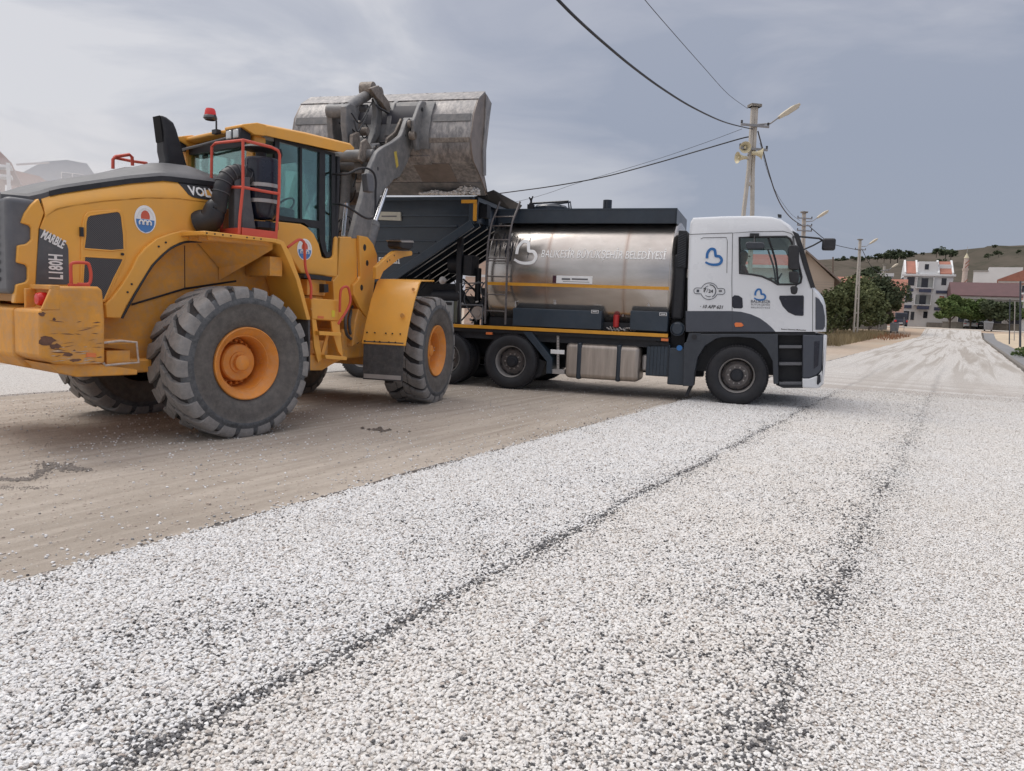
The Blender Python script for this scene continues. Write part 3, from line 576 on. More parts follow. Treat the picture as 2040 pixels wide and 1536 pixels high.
def gable_roof(par, w_, dp, z0, z1, m, ov=.4, ridge='x', th=.15):
    if ridge == 'x': pts = [(-ov, z0-.1), (dp/2, z1), (dp+ov, z0-.1), (dp+ov, z0-.1+th), (dp/2, z1+th), (-ov, z0-.1+th)]; return MB().prism([(a, b) for a, b in pts], -ov, w_+ov, 'x').build('roof', m, par)
    pts = [(-ov, z0-.1), (w_/2, z1), (w_+ov, z0-.1), (w_+ov, z0-.1+th), (w_/2, z1+th), (-ov, z0-.1+th)]; return MB().prism(pts, -ov, dp+ov, 'y').build('roof', m, par)
# -- apartment block
ap, W, zz_ = bframe(1794.5, 1893, 126, 3, .95, 'apartment_building', 'white apartment block with orange roof slopes and dark blue panels at the road end')
Z3 = zz_(546); st_ = Z3/3.05
MB().box(0, W, 0, 9, -.5, Z3).build('wall', WALLW, ap); MB().box(-.14, .0, .3, 8.8, 0, Z3-.5).build('side_strip', WIN, ap)  # dark strip in window colour, painted shade of the left side wall
MB().box(-.3, W+.3, -.45, .0, Z3-.28, Z3+.05).build('cornice', WALLW, ap, bevel=.03)
fx_ = lambda a: W*(a-112)/(885-112)
fz_ = lambda b: Z3*(1130-b)/(1130-352)
def wpx(x0, x1, z0, z1, sh=-18, m=WIN): 
    k = (z0+z1)/2; off = (k-352)/778*40; window(ap, fx_(x0+off-10), fx_(x1+off-10), fz_(z1), fz_(z0), m)
wpx(165, 300, 385, 525); wpx(705, 795, 395, 510); wpx(150, 270, 635, 770); wpx(685, 768, 660, 762, m=mat('red_curtain', (.3, .08, .05), .6)); wpx(445, 525, 895, 1005); wpx(130, 232, 895, 1040); wpx(245, 315, 905, 1040)
for (x0, x1, z0, z1) in ((320, 590, 398, 550), (300, 560, 652, 800)):
    k = ((z0+z1)/2-352)/778*40-10; o = MB().box(fx_(x0+k), fx_(x1+k), -.06, .02, fz_(z1), fz_(z0)).build('balcony_recess', mat('recess_grey', (.34, .35, .34), .9), ap)
    MB().box(fx_(x0+80+k), fx_(x0+185+k), -.10, -.05, fz_(z1), fz_(z0)-.1).build('balcony_door', WIN, o); MB().box(fx_(x0-5+k), fx_(x1+5+k), -.9, 0, fz_(z1)-.12, fz_(z1)+.02).build('balcony_floor', WALLW, o)
    MB().box(fx_(x0+k), fx_(x0+8+k), -.85, 0, fz_(z1), fz_(z0)).build('balcony_post', WALLW, o); MB().box(fx_(x1-8+k), fx_(x1+k), -.85, 0, fz_(z1), fz_(z0)).build('balcony_post', WALLW, o)
for (x0, x1, z0, z1) in ((165, 280, 565, 608), (362, 552, 572, 620), (635, 820, 585, 628), (145, 262, 812, 860), (338, 530, 822, 872), (615, 780, 832, 880)):
    k = ((z0+z1)/2-352)/778*40-10; y_ = -.12 if x0 not in (362, 338) else -.95; MB().box(fx_(x0+k), fx_(x1+k), y_-.04, y_+.06, fz_(z1), fz_(z0)).build('blue_panel', SLATE, ap)
MB().box(W*.55, W, -.3, -.02, -.3, .75).build('stone_plinth', STONEW, ap)
ra = zz_(518); k1 = W*.24
MB().prism([(0, Z3), (4.2, ra), (9, Z3)], k1+.3, W*.68, 'x').build('attic_wall', WALLW, ap); MB().box(k1+.3, W*.68, .15, 4, Z3, Z3+(ra-Z3)*.93).build('attic_front', WALLW, ap); window(ap, W*.40, W*.50, Z3+.75, Z3+1.75, y=.12)
for (a, b) in ((.15, k1), (W*.68+.35, W-.25)):
    MB().prism([(-.35, Z3+.05), (-.35, Z3+.2), (3.9, ra+.12), (4.2, ra), (4.2, Z3)], a, b, 'x').build('roof', TILE, ap)
for x in (.0, k1, W*.68, W-.28):
    MB().prism([(-.4, Z3), (-.4, Z3+.35), (3.6, ra+.3), (4.2, ra+.35), (4.6, ra+.2), (9, Z3)], x, x+.28, 'x').build('roof_parapet', WALLW, ap, bevel=.05)
MB().box(W*.70, W-.3, 1.4, 1.75, Z3+1.0, Z3+1.75).build('roof_step_band', WALLW, ap)
# -- brown roofed house
bh, W, zf = bframe(1896, 2032, 118, 6, .9, 'brown_roofed_house', 'long low house with dark brown tiled roof behind the green trees')
z0, z1 = zf(587, 1900), zf(561, 1905); MB().box(.2, W, .2, 8, -.4, z0).build('wall', WALLG, bh); MB().box(.0, W, .0, .25, z0-.55, z0-.1).build('fascia', WALLW, bh)
MB().prism([(-.5, z0-.05), (3.8, z1+.1), (8.2, z0-.05), (8.2, z0-.2), (-.5, z0-.2)], -.3, W+.2, 'x').build('roof', TILED, bh)
for a in (.1, .36, .62, .88): window(bh, W*a, W*a+1.3, .9, 2.3, y=.2)
rr = bh.children
# -- big white flat building behind, with stepped parapet
wb, W, zf = bframe(1932, 2029, 160, 0, 1.5, 'white_flat_building', 'blank white flat topped building behind the brown roof')
MB().box(0, W, 0, 8, -1, zf(541, 1932)).box(W*.31, W, 0, 8, zf(541, 1932), zf(533, 1962)).build('wall', WALLW, wb); MB().box(-.1, W*.31, -.1, 8, zf(541, 1932), zf(541, 1932)+.3).build('roof_edge', WALLG, wb)
# -- orange roofed house at right edge
oh, W, zf = bframe(1984, 2120, 136, 0, 1.3, 'orange_roofed_house', 'house with a low orange tiled roof at the right edge above the brown roof')
z0, z1 = zf(556, 1984), zf(542, 2030); MB().box(.4, W, .4, 8, -1, z0).build('wall', PINK, oh); MB().prism([(-.3, z0-.1), (W*.5, z1+.9), (W+.3, z0-.1), (W+.3, z0-.3), (-.3, z0-.3)], -.4, 8.4, 'y').build('roof', TILE, oh); MB().box(-.1, W, -.1, .4, z0-.6, z0-.2).build('fascia', WALLW, oh)
for a in (.35, .55, .8): window(oh, W*a, W*a+1.2, z0-2.4, z0-1.0, y=.4)
bl_ = bframe(2036, 2120, 104, 0, .8, 'balcony_house', 'pale house with balconies cut off by the right edge of the photo')
MB().box(0, bl_[1], 0, 8, -.5, bl_[2](558, 2036)).build('wall', WALLW, bl_[0]); 
for z in (bl_[2](585, 2036), bl_[2](600, 2036)): MB().box(-.4, bl_[1], -1, 0, z-.1, z+.1).build('balcony_slab', WALLW, bl_[0])
window(bl_[0], .3, 1.6, bl_[2](583, 2036), bl_[2](564, 2036))
# -- minaret
p = at(1917, 600, 175); mn = empty('minaret', Matrix.Translation((p.x, p.y, 1)), label='slim pale minaret with a pointed cone behind the apartment block', cat='minaret')
zt_ = at(1919, 499, 175).z-1; zs_ = at(1918, 514, 175).z-1; zb_ = at(1917, 538, 175).z-1
MIN = mat('minaret_stone', (.50, .42, .38), .9, var=.1); MB().cyl((0, 0, 0), (0, 0, zb_), .62, .55, 12).cyl((0, 0, zb_), (0, 0, zs_), .52, .46, 12).build('shaft', MIN, mn)
MB().cyl((0, 0, zb_-.2), (0, 0, zb_+.35), .62, .72, 12).build('gallery', MIN, mn); MB().lathe([(.55, 0), (0, zt_-zs_-.5)], (0, 0, zs_), 'z', 12).build('cone', mat('cone_cream', (.55, .50, .36), .7), mn); MB().tube([(0, 0, zt_-.6), (0, 0, zt_+.9)], .04, 6).build('finial', SILV, mn)
for z in (zb_+.9, zs_-1.0, zb_-2.6): MB().add([(-.45, -.56, z-.5), (.45, -.56, z+.35), (.45, -.56, z+.6), (-.45, -.56, z-.25)]+[(-.45, -.50, z-.5), (.45, -.50, z+.35), (.45, -.50, z+.6), (-.45, -.50, z-.25)], [(0, 1, 2, 3), (7, 6, 5, 4), (0, 4, 5, 1), (3, 2, 6, 7)]).build('brick_stripe', TILE, mn)
# -- low houses with orange roofs left of the apartment
specs = [(1664, 1735, 128, 550, 562, 'orange roofed house just right of the lorry mirror', TILE, WALLW), (1712, 1748, 132, 549, 556, 'narrow orange roof between the pole and the pale blue flat', TILE, WALLW), (1743, 1772, 135, 545, 549, 'pale blue flat topped house with a white edge above the olive trees', GREYR, mat('pale_blue_render', (.33, .36, .42), .9)), (1770, 1800, 118, 555, 581, 'house with a steep orange roof tight against the white apartment block', TILE, PINK)]
for px0, px1, D, ya, yb_, lb, rm, wm in specs:
    h, W, zf = bframe(px0, px1, D, 0, .9, 'village_house', lb, 'house', 'houses behind the olive trees'); z1, z0 = zf(ya), zf(yb_)
    MB().box(0, W, 0, 7, -.5, z0).build('wall', wm, h)
    if rm is GREYR: MB().box(-.2, W+.2, -.2, 7.2, z0-.1, z1+.1).build('roof', WALLW, h)
    else: MB().prism([(-.4, z0-.15), (3.5, z1+.1), (7.4, z0-.15), (7.4, z0-.3), (-.4, z0-.3)], -.3, W+.3, 'x').build('roof', rm, h)
    window(h, W*.3, W*.3+1.1, z0-1.8, z0-.7)
# -- tan gabled shed right of the cab, and the boarded house behind the lorry
sh, W, zf = bframe(1560, 1657, 62, 0, 0, 'tan_gabled_house', 'tan boarded gable house behind the white lorry cab')
zr_, ze_ = zf(503, 1600), zf(558, 1655); MB().prism([(0, 0), (W, 0), (W, ze_), (W*.38, zr_), (0, ze_+.3)], 0, 8, 'y').build('wall', WALLT, sh)
mb = MB(); 
for i in range(22): mb.box(.02, W-.02, -.02, 0, .3+i*.2, .315+i*.2)
mb.build('board_lines', WALLG, sh); MB().prism([(W*.38, zr_), (W+.5, ze_-.25), (W+.5, ze_-.1), (W*.38, zr_+.16), (-.4, ze_+.2), (-.4, ze_+.05)], -.5, 8.5, 'y').build('roof', mat('weathered_roof', (.24, .20, .18), .9, var=.2), sh)
hb, W, zf = bframe(925, 1110, 36, 0, 0, 'boarded_house', 'tan boarded house seen between the hopper and the tank')
MB().box(0, W, 0, 6, -.2, zf(492, 960)).build('wall', mat('pink_tan_boards', (.56, .38, .28), .85, var=.05), hb); mb = MB()
for i in range(18): mb.box(.02, W-.02, -.012, 0, .3+i*.21, .32+i*.21)
mb.build('board_lines', WALLT, hb); MB().box(0, W, -.03, 0, zf(552, 960), zf(547, 960)).build('string_course', WALLW, hb)
MB().prism([(-.4, zf(492, 960)), (3, zf(492, 960)+1.0), (6.4, zf(492, 960)), (6.4, zf(492, 960)-.12), (-.4, zf(492, 960)-.12)], -.3, W+.3, 'x').build('roof', TILE, hb)
rh, W, zf = bframe(1400, 1585, 45, 0, 0, 'red_roofed_house', 'white house with faded red roof seen through the lorry cab windows')
MB().box(0, W, 0, 6, -.2, zf(534, 1500)).build('wall', WALLW, rh); MB().prism([(-.6, zf(530, 1500)), (3, zf(500, 1500)), (6.6, zf(530, 1500)), (6.6, zf(530, 1500)-.15), (-.6, zf(530, 1500)-.15)], -.3, W+.3, 'x').build('roof', mat('faded_red_tiles', (.42, .13, .11), .8, var=.1), rh)
window(rh, W*.62, W*.62+1.2, 1.0, 2.2); MB().box(-.2, W+.2, -.65, -.6, zf(536, 1500), zf(530, 1500)).build('gutter', WALLW, rh)
# -- houses at far left, behind the dust
fh, W, zf = bframe(-160, 38, 42, -8, 0, 'balcony_house_far_left', 'tan house with white balcony frames at the left edge, faded by dust'); fh.name = 'tan_balcony_house'
z0, z1 = zf(318, 30), zf(250, -40)
MB().box(0, W-1.0, 0, 8, -.2, z0).build('wall', mat('tan_render', (.50, .36, .27), .9, var=.06), fh)
MB().prism([(-.6, z0+.05), (W*.40, z1+1.2), (W-.1, z0+.05), (W-.1, z0-.15), (-.6, z0-.15)], -1.0, 8.6, 'y').build('roof', mat('dusty_roof', (.35, .22, .2), .9), fh)
for z in (zf(325, 20), zf(345, 20), zf(395, 20)): MB().box(-.1, W-.1, -1.3, 0, z-.07, z+.07).build('balcony_rail', WALLW, fh)
for x in (W-.25, W-1.1, W*.5): MB().box(x-.09, x+.09, -1.3, -1.12, 0, z0).build('balcony_column', WALLW, fh)
for i in range(9): pass
window(fh, W-3.2, W-1.6, zf(395, 20)+.2, zf(350, 20)-.1)
gh, W, zf = bframe(45, 228, 60, 0, 0, 'grey_blue_house', 'grey blue house with a curved gable and white windows, faded by dust at the left')
z0, zt2 = zf(356, 120), zf(311, 140); MB().prism([(0, 0), (W, 0), (W, z0-.8), (W*.88, z0+.1), (W*.72, zt2-.1), (W*.5, zt2), (W*.25, zt2-.35), (0, z0+.2)], 0, 8, 'y').build('wall', mat('blue_grey_render', (.36, .41, .47), .9, var=.05), gh)
for px in (125, 147, 175): a = (px-45)/183*W; window(gh, a, a+.8, zf(352), zf(333), mat('faded_window', (.25, .28, .32), .5))
ph, W, zf = bframe(30, 150, 52, 0, 0, 'pink_lean_to', 'low pink wall with sloping top between the two dusty houses at the left'); MB().prism([(0, 0), (W, 0), (W, zf(385)), (W*.45, zf(345)), (0, zf(338))], 0, 5, 'y').build('wall', PINK, ph); MB().bar((.3, -.2, zf(328)), (W*.62, -.2, zf(316)), .1, .12).build('sloping_beam', WALLW, ph)
# -- garden walls
for px0, px1, D, h_, lb in ((1640, 1770, 99, 1.3, 'low pale wall under the olive trees'),):
    g_, W, zf = bframe(px0, px1, D, 0, .1, 'garden_wall', lb, 'wall'); MB().box(0, W, 0, .3, -.3, h_).build('wall_panel', WALLG, g_); MB().box(-.1, W+.1, -.05, .35, h_, h_+.1).build('wall_coping', WALLW, g_)
g_, W, zf = bframe(1880, 2060, 113, 3, .85, 'front_garden_wall', 'low stone garden wall behind the parked cars on the right', 'wall'); MB().box(0, W, 0, .3, -.3, 1.0).build('wall_panel', STONEW, g_); MB().box(-.1, W+.1, -.05, .35, 1.0, 1.08).build('wall_coping', WALLG, g_)
# ---- poles ----
CONCP = mat('pole_concrete', (.46, .43, .39), .85, var=.12, scale=3, bump=.1); GALV = mat('galvanised', (.28, .28, .29), .5, metal=.3, var=.15)
def apole(px_base, px_top, py_top, D, label, lamp=1, spread=.40, arms=(.93, .80), yaw=20, name='utility_pole'):
    b = at(px_base, 640, D); t_ = at(px_top, py_top, D); h = t_.z; lean = (t_.x-b.x)
    e = empty(name, Matrix.Translation((b.x, b.y, 0)) @ Matrix.Rotation(R(yaw), 4, 'Z'), label=label, cat='utility pole', group='concrete power poles along the street')
    X = lambda z: lean*z/h
    for s in (-1, 1):
        MB().loft([[(X(z)+s*o+dx*w_, dy*w_, z) for dx, dy in ((-1, -1), (1, -1), (1, 1), (-1, 1))] for z, o, w_ in ((0, spread, .075), (h*.60, spread*.55, .06), (h*.76, .075, .06), (h, .06, .06))]).build('pole_leg', CONCP, e, bevel=.01)
    mb = MB(); 
    
    for k in range(5): z = h*(.1+.15*k); k_ = spread*(1-z/h*.8); MB().box(X(z)-k_, X(z)+k_, -.05, .05, z-.06, z+.06).build('pole_rung', CONCP, e); MB().box(X(h)-.20, X(h)+.20, -.16, .16, h-.02, h+.08).build('pole_cap', CONCP, e)
    for a in arms:
        z = h*a; m_ = MB().box(X(z)-.55, X(z)+.55, -.14, -.08, z-.04, z+.04).build('cross_arm', GALV, e)
        for q in (-.52, .52): MB().lathe([(.02, 0), (.045, .03), (.03, .06), (.045, .09), (0, .12)], (X(z)+q, -.11, z+.04), 'z', 10).build('insulator', BLK, m_)
    if lamp:
        z = h*.93; ln = MB().tube([(X(z), 0, z), (X(z)+.6*lamp, -.1, z+.08), (X(z)+.95*lamp, -.12, z+.35)], .03, 8).build('lamp_arm', GALV, e)
        a = Vector((X(z)+.9*lamp, -.12, z+.3)); d = Vector((.72*lamp, 0, .5)).normalized(); u = Vector((-.5*lamp, 0, .72)).normalized()
        lo = MB().loft([[a+d*t+Vector((0, 1, 0))*sy*w_+u*su*q for sy, su in ((-1, -1), (1, -1), (1, 1), (-1, 1))] for t, w_, q in ((0, .06, .05), (.25, .11, .08), (.7, .13, .09), (.95, .08, .04))]).build('street_lamp_head', mat('lamp_cream', (.52, .46, .36), .5), e, bevel=.02, seg=3)
        MB().loft([[a+d*t+Vector((0, 1, 0))*sy*w_+u*su for sy, su in ((-1, -.10), (1, -.10), (1, -.06), (-1, -.06))] for t, w_ in ((.35, .09), (.85, .08))]).build('lamp_glass', LENS, lo)
    return e, h, X, b
p1, h1, X1_, b1_ = apole(1477, 1503, 213, 28, 'tall concrete pole with three cream loudspeakers and a street lamp behind the tank lorry', arms=(.925, .835), yaw=12, spread=.30)
p2_, h2, X2_, b2_ = apole(1597, 1601, 424, 53, 'concrete pole with three cross arms just above the lorry cab mirror', arms=(.955, .90, .86), yaw=10, spread=.24)
p3_, h3, X3_, b3_ = apole(1706, 1713, 478, 72, 'concrete pole with a lamp rising out of the olive trees', arms=(.90,), yaw=10, spread=.20)
p4_, h4, X4_, b4_ = apole(1755, 1762, 528, 93, 'farthest concrete lamp pole, left of the white apartment block', arms=(.92,), yaw=10, spread=.2)
# loudspeakers (each its own thing, bolted to the tall pole)
HORN = mat('horn_cream', (.56, .50, .34), .5, var=.1)
def horn(px, py, d, label):
    c = at(px, py, 27.8); e = empty('horn_loudspeaker', Matrix.Translation(c), label=label, cat='loudspeaker', group='horn loudspeakers on the tall pole')
    d = Vector(d).normalized(); q = Vector((0, 0, 1)).rotation_difference(d).to_matrix().to_4x4()
    m = MB().lathe([(.045, -.28), (.06, -.25), (.06, -.18), (.075, -.10), (.11, .0), (.165, .07), (.20, .09), (.205, .10), (.17, .08), (.10, .01), (.06, -.05)], (0, 0, 0), 'z', 24); m.xf(q @ Matrix.Scale(1, 4)).build('horn', HORN, e)
    MB().lathe([(0, .08), (.03, .07), (.05, .04), (.05, -.02), (.0, -.04)], (0, 0, 0), 'z', 16).xf(q).build('driver_cone', HORN, e)
    mid = Vector((0, 0, 0))-d*.15; MB().tube([mid, mid+Vector((.25 if px < 1495 else -.25, .1, -.06))], .02, 6).build('bracket', GALV, e)
horn(1484, 294, (-.1, -1, -.12), 'cream horn loudspeaker facing the camera, highest of the three on the pole')
horn(1474, 314, (-1, -.25, -.08), 'cream horn loudspeaker pointing left from the tall pole'); horn(1513, 306, (1, -.2, -.08), 'cream horn loudspeaker pointing right from the tall pole')
def spole(px, pyt, pyb, D, r, label, m=GALV, cat='pole', name='thin_pole', px2=None, z0=0):
    t_ = at(px2 or px, pyt, D); b = at(px, pyb, D); return tag(MB().cyl((b.x, b.y, z0-.2), t_, r, r*.8, 10).build(name, m, None), label, cat)
def wz(px, D): return at(px, 640, D)
spole(1659.5, 512, 672, 62, .07, 'thin weathered wooden pole standing in the dry grass right of the lorry', mat('pole_wood', (.17, .13, .105), .9, var=.2))
spole(2012, 596, 678, 66, .05, 'dark thin post at the right beside the sand path', GREYT); spole(2033, 560, 690, 58, .08, 'thick dark post at the right edge beside the sand path', GREYT); spole(2022, 600, 668, 82, .05, 'pale thin post behind the dark post at the right', SILV)
# ---- cables ----
def cable(px, D0, D1, r, label, name='overhead_cable'):
    n = len(px); x0, x1 = px[0][0], px[-1][0]; pts = []
    for x, y in px: t = (x-x0)/(x1-x0); pts.append(at(x, y, 1/((1-t)/D0+t/D1)))
    tag(MB().tube(smoothpath(pts, 6), r, 6).build(name, CHAS, None, smooth=60), label, 'cable')
cable([(1020, -100), (1060, -55), (1112, 0), (1150, 38), (1200, 83), (1260, 133), (1320, 177), (1380, 214), (1440, 242), (1484, 254), (1500, 257)], 8, 28, .019, 'thick black overhead cable sweeping down from the top of the photo to the tall pole')
cable([(1230, -70), (1285, 0), (1340, 64), (1400, 132), (1450, 187), (1489, 216)], 13, 28, .007, 'thin overhead wire running from the top edge to the tip of the tall pole')
cable([(700, 432), (850, 405), (1005, 384), (1100, 371), (1200, 353), (1300, 327), (1400, 298), (1476, 276), (1498, 272)], 46, 28, .024, 'thick overhead cable running left from the tall pole over the tank')
cable([(850, 440), (1045, 398), (1150, 365), (1300, 320), (1400, 286), (1478, 257)], 46, 28, .008, 'thin faint wire just above the thick cable left of the tall pole')
cable([(1510, 262), (1518, 292), (1530, 338), (1545, 385), (1560, 415), (1578, 436), (1597, 449)], 28, 53, .026, 'thick cable sagging from the tall pole down to the second pole')
cable([(1514, 285), (1530, 345), (1550, 390), (1575, 425), (1594, 440)], 28, 53, .008, 'thin wire hanging beside the thick sagging cable between the first two poles')
cable([(1609, 448), (1625, 462), (1645, 478), (1665, 488), (1690, 494), (1710, 498)], 53, 72, .028, 'cable running from the second pole behind the lorry mirror to the third pole')
cable([(1717, 496), (1728, 518), (1740, 535), (1760, 548)], 72, 93, .03, 'cable drooping from the third pole to the farthest lamp pole')
# ---- vehicles and bins ----
def car(px, D, zb, yaw, L, Wd, H, kind, body, label, name):
    p = at(px, 640, D); e = empty(name, Matrix.Translation((p.x, p.y, zb)) @ Matrix.Rotation(R(yaw), 4, 'Z'), label=label, cat='car' if kind != 'van' else 'van')
    hw = Wd/2
    if kind == 'van': lowp = [(-L/2, .35), (-L/2, 1.05), (L/2-.9, 1.05), (L/2-.1, .9), (L/2, .35)]; up_p = [(-L/2+.02, 1.0), (-L/2+.12, H), (L/2-1.7, H), (L/2-.9, 1.05)]
    else: lowp = [(-L/2, .32), (-L/2-.02, .85), (-L/2+.5, .95), (L/2-1.1, .92), (L/2-.1, .7), (L/2, .32)]; up_p = [(-L/2+.35, .9), (-L/2+1.0, H-.06), (-L/2+1.5, H), (L/2-2.1, H-.03), (L/2-1.2, .9)]
    def lf(pp, k): return MB().loft([[(x*.985, -hw*k*.97, z) for x, z in pp], [(x, -hw*k*.9, z) for x, z in pp], [(x*1.01, 0, z) for x, z in pp], [(x, hw*k*.9, z) for x, z in pp], [(x*.985, hw*k*.97, z) for x, z in pp]])
    lf(lowp, 1).build('body', body, e, bevel=.06, seg=3); MB().loft([[(x, y, z) for x, z in up_p] for y in (-hw*.86, hw*.86)]).build('cabin', body, e, bevel=.08, seg=3)
    # rear window and side windows
    x0, z0 = up_p[0]; x1_, z1_ = up_p[1]; MB().add([(x0+(x1_-x0)*.15-.03, y, z0+(z1_-z0)*.2) for y in (-hw*.75, hw*.75)]+[(x1_-.03, y, z0+(z1_-z0)*.88) for y in (hw*.7, -hw*.7)]+[(x0+(x1_-x0)*.15+.02, y, z0+(z1_-z0)*.2) for y in (-hw*.75, hw*.75)]+[(x1_+.02, y, z0+(z1_-z0)*.88) for y in (hw*.7, -hw*.7)], [(0, 1, 2, 3), (4, 5, 6, 7), (0, 1, 5, 4), (1, 2, 6, 5), (2, 3, 7, 6), (3, 0, 4, 7)]).build('rear_window', WIN, e)
    for s in (-1, 1): MB().box(x1_+.1, up_p[-2][0]-.1, min(s*hw*.855, s*hw*.875), max(s*hw*.855, s*hw*.875), z0+.15, z1_-.12).build('side_window', WIN, e)
    for x in (-L*.3, L*.3):
        for s in (-1, 1): MB().lathe([(.12, -.1), (.3, -.1), (.32, 0), (.3, .1), (.12, .1)], (x, s*hw*.88, .32), 'y', 20).build('wheel', TTYRE, e)
    for s in (-1, 1): MB().box(-L/2-.04, -L/2+.05, min(s*hw*.95, s*hw*.62), max(s*hw*.95, s*hw*.74), .74, .84 if kind != 'van' else 1.0).build('tail_lamp', REDL, e)
    MB().box(-L/2-.045, -L/2, -.26, .26, .52, .63).build('number_plate', WHITEM, e); MB().box(-L/2-.03, -L/2+.1, -hw*.9, hw*.9, .3, .42).build('rear_bumper', BLK, e)
car(1793, 113, .86, 66, 4.6, 1.85, 2.1, 'van', mat('dark_blue_car_paint', (.03, .035, .06), .3, coat=.4), 'dark blue van seen from behind at the left foot of the white apartment block', 'parked_van')
car(1933, 112, .95, 62, 4.4, 1.8, 1.42, 'car', WHITE, 'white saloon car parked under the green trees', 'parked_car')
car(1966, 111, .95, 40, 4.2, 1.75, 1.45, 'car', BLK, 'black car half hidden behind the right hand dustbin', 'parked_car')
BINM = mat('bin_grey', (.27, .28, .30), .6, metal=.2, var=.12, scale=4)
def bin_(px, D, label):
    p = at(px, 640, D); q_ = RI @ Vector((p.x, p.y, 0)); e = empty('rubbish_container', Matrix.Translation((p.x, p.y, gz(q_.x))) @ Matrix.Rotation(R(-30), 4, 'Z'), label=label, cat='dustbin', group='steel rubbish containers beside the road')
    MB().loft([[(x*.42, y*.36, .18) for x, y in ((-1, -1), (1, -1), (1, 1), (-1, 1))], [(x*.50, y*.45, 1.05) for x, y in ((-1, -1), (1, -1), (1, 1), (-1, 1))]]).build('bin_body', BINM, e, bevel=.03)
    MB().box(-.54, .54, -.48, .48, 1.05, 1.11).build('rim', BINM, e, bevel=.01); MB().loft([[(-.52, y, 1.11), (.52, y, 1.11), (.5, y*.9, 1.20), (-.5, y*.9, 1.20)] for y in (-.46, .46)]).build('lid', BINM, e, bevel=.03)
    for x in (-.36, .36):
        for y in (-.3, .3): MB().cyl((x, y-.03, .09), (x, y+.03, .09), .09, None, 12).build('castor', CHAS, e)
    for x in (-.25, .25): MB().box(x-.03, x+.03, -.44, -.40, .25, .95).build('bin_rib', BINM, e)
bin_(1783, 92, 'grey rubbish container on the left verge in front of the dark van'); bin_(1970, 95, 'grey rubbish container at the start of the kerb on the right')
spole(1801, 632, 668, 94, .035, 'slim pale sign post beside the left rubbish container', SILV, 'post')
# ---- dust hanging over the left side ----
def dust(c, r, dens, label, col=(.93, .925, .93)):
    m = bpy.data.materials.new('dust_air'); m.use_nodes = True; t = m.node_tree; t.nodes.clear(); o = N(t, 'ShaderNodeOutputMaterial'); v = N(t, 'ShaderNodeVolumePrincipled'); v.inputs['Color'].default_value = col+(1,); v.inputs['Density'].default_value = dens; t.links.new(v.outputs[0], o.inputs['Volume'])
    b = bmesh.new(); bmesh.ops.create_icosphere(b, subdivisions=4, radius=1); me = bpy.data.meshes.new('dust_cloud'); b.to_mesh(me); b.free(); me.materials.append(m)
    o = bpy.data.objects.new('dust_cloud', me); COL.objects.link(o); o.location = c; o.scale = r; return tag(o, label, 'dust', kind='stuff')
dc = at(115, 430, 33); dust((dc.x+1, dc.y+3, .5), (22, 6, 9.5), .03, 'thin pale dust drifting above the far left houses', (.93, .93, .94)); dust((dc.x, dc.y, .5), (17, 5, 6.6), .06, 'pale dust hanging in front of the far left houses')
# ================= TANK AND HOPPER LORRY =================
lorry = empty('road_surfacing_lorry', FM['T'], label='white cab lorry with stainless bitumen tank and navy chipping hopper', cat='truck')
def evalmesh(o):
    dg = bpy.context.evaluated_depsgraph_get(); dg.update(); return bpy.data.meshes.new_from_object(o.evaluated_get(dg))
def cut(o, cutters, smooth=35):
    tmp = []; bpy.context.view_layer.update()
    for i, c in enumerate(cutters):
        q = c.build('cutter', [], None, smooth=0); 
        q.matrix_world = o.matrix_world.copy() if not o.parent else o.parent.matrix_world @ o.matrix_local
        tmp.append(q)
        m = o.modifiers.new('b%d' % i, 'BOOLEAN'); m.object = q; m.operation = 'DIFFERENCE'; m.solver = 'EXACT'
    bpy.context.view_layer.update(); me = evalmesh(o); o.modifiers.clear(); o.data = me
    for q in tmp: bpy.data.objects.remove(q)
    if smooth: me.polygons.foreach_set('use_smooth', [True]*len(me.polygons)); me.set_sharp_from_angle(angle=R(smooth))
    return o
def pair(pts, y0, y1, name, m, par, **k):
    for q, e in ((y0, y1), (-y1, -y0)): MB().prism(pts, q, e).build(name, m, par, **k)
def TP(pts, y): return sd('T', pts, y)
def heart(name, parent, c, right, up, w, m, th=.16, depth=.003, fn=None):
    "open brush-stroke heart lying on its side, like a rounded letter B"
    P = [(-.42, -.12), (-.40, .22), (-.22, .46), (.02, .42), (.10, .12), (.14, .03), (.36, .0), (.50, -.22), (.38, -.46), (.05, -.52), (-.25, -.48), (-.50, -.36)]
    pts = smoothpath([(x, y, 0) for x, y in P], 6); n = len(pts); vs = []
    C_, r, u = Vector(c), Vector(right).normalized(), Vector(up).normalized(); nn = r.cross(u)
    mb = MB()
    for i, p in enumerate(pts):
        d = (pts[min(i+1, n-1)]-pts[max(i-1, 0)]).normalized(); q = Vector((-d.y, d.x, 0)); t = th/2*(1 if i < n*.75 else 1-(i/n-.75)*1.2)
        for s in (-1, 1):
            e = p+q*t*s; P3 = C_+r*e.x*w+u*e.y*w+nn*depth; vs.append(fn(P3) if fn else P3)
    mb.add(vs, [(2*i, 2*i+1, 2*i+3, 2*i+2) for i in range(n-1)])
    return mb.build(name, m, parent, fix=False, smooth=0)
NS = (1, 0, 0); UP = (0, 0, 1)
def tbox(name, p0, p1, y0, y1, m, bevel=.01, par=lorry, yy=None):
    a, b = TP([p0, p1], y0 if yy is None else yy); x0, x1 = sorted((a[0], b[0])); z0, z1 = sorted((a[1], b[1]))
    return MB().box(x0, x1, y0, y1, z0, z1).build(name, m, par, bevel=bevel)
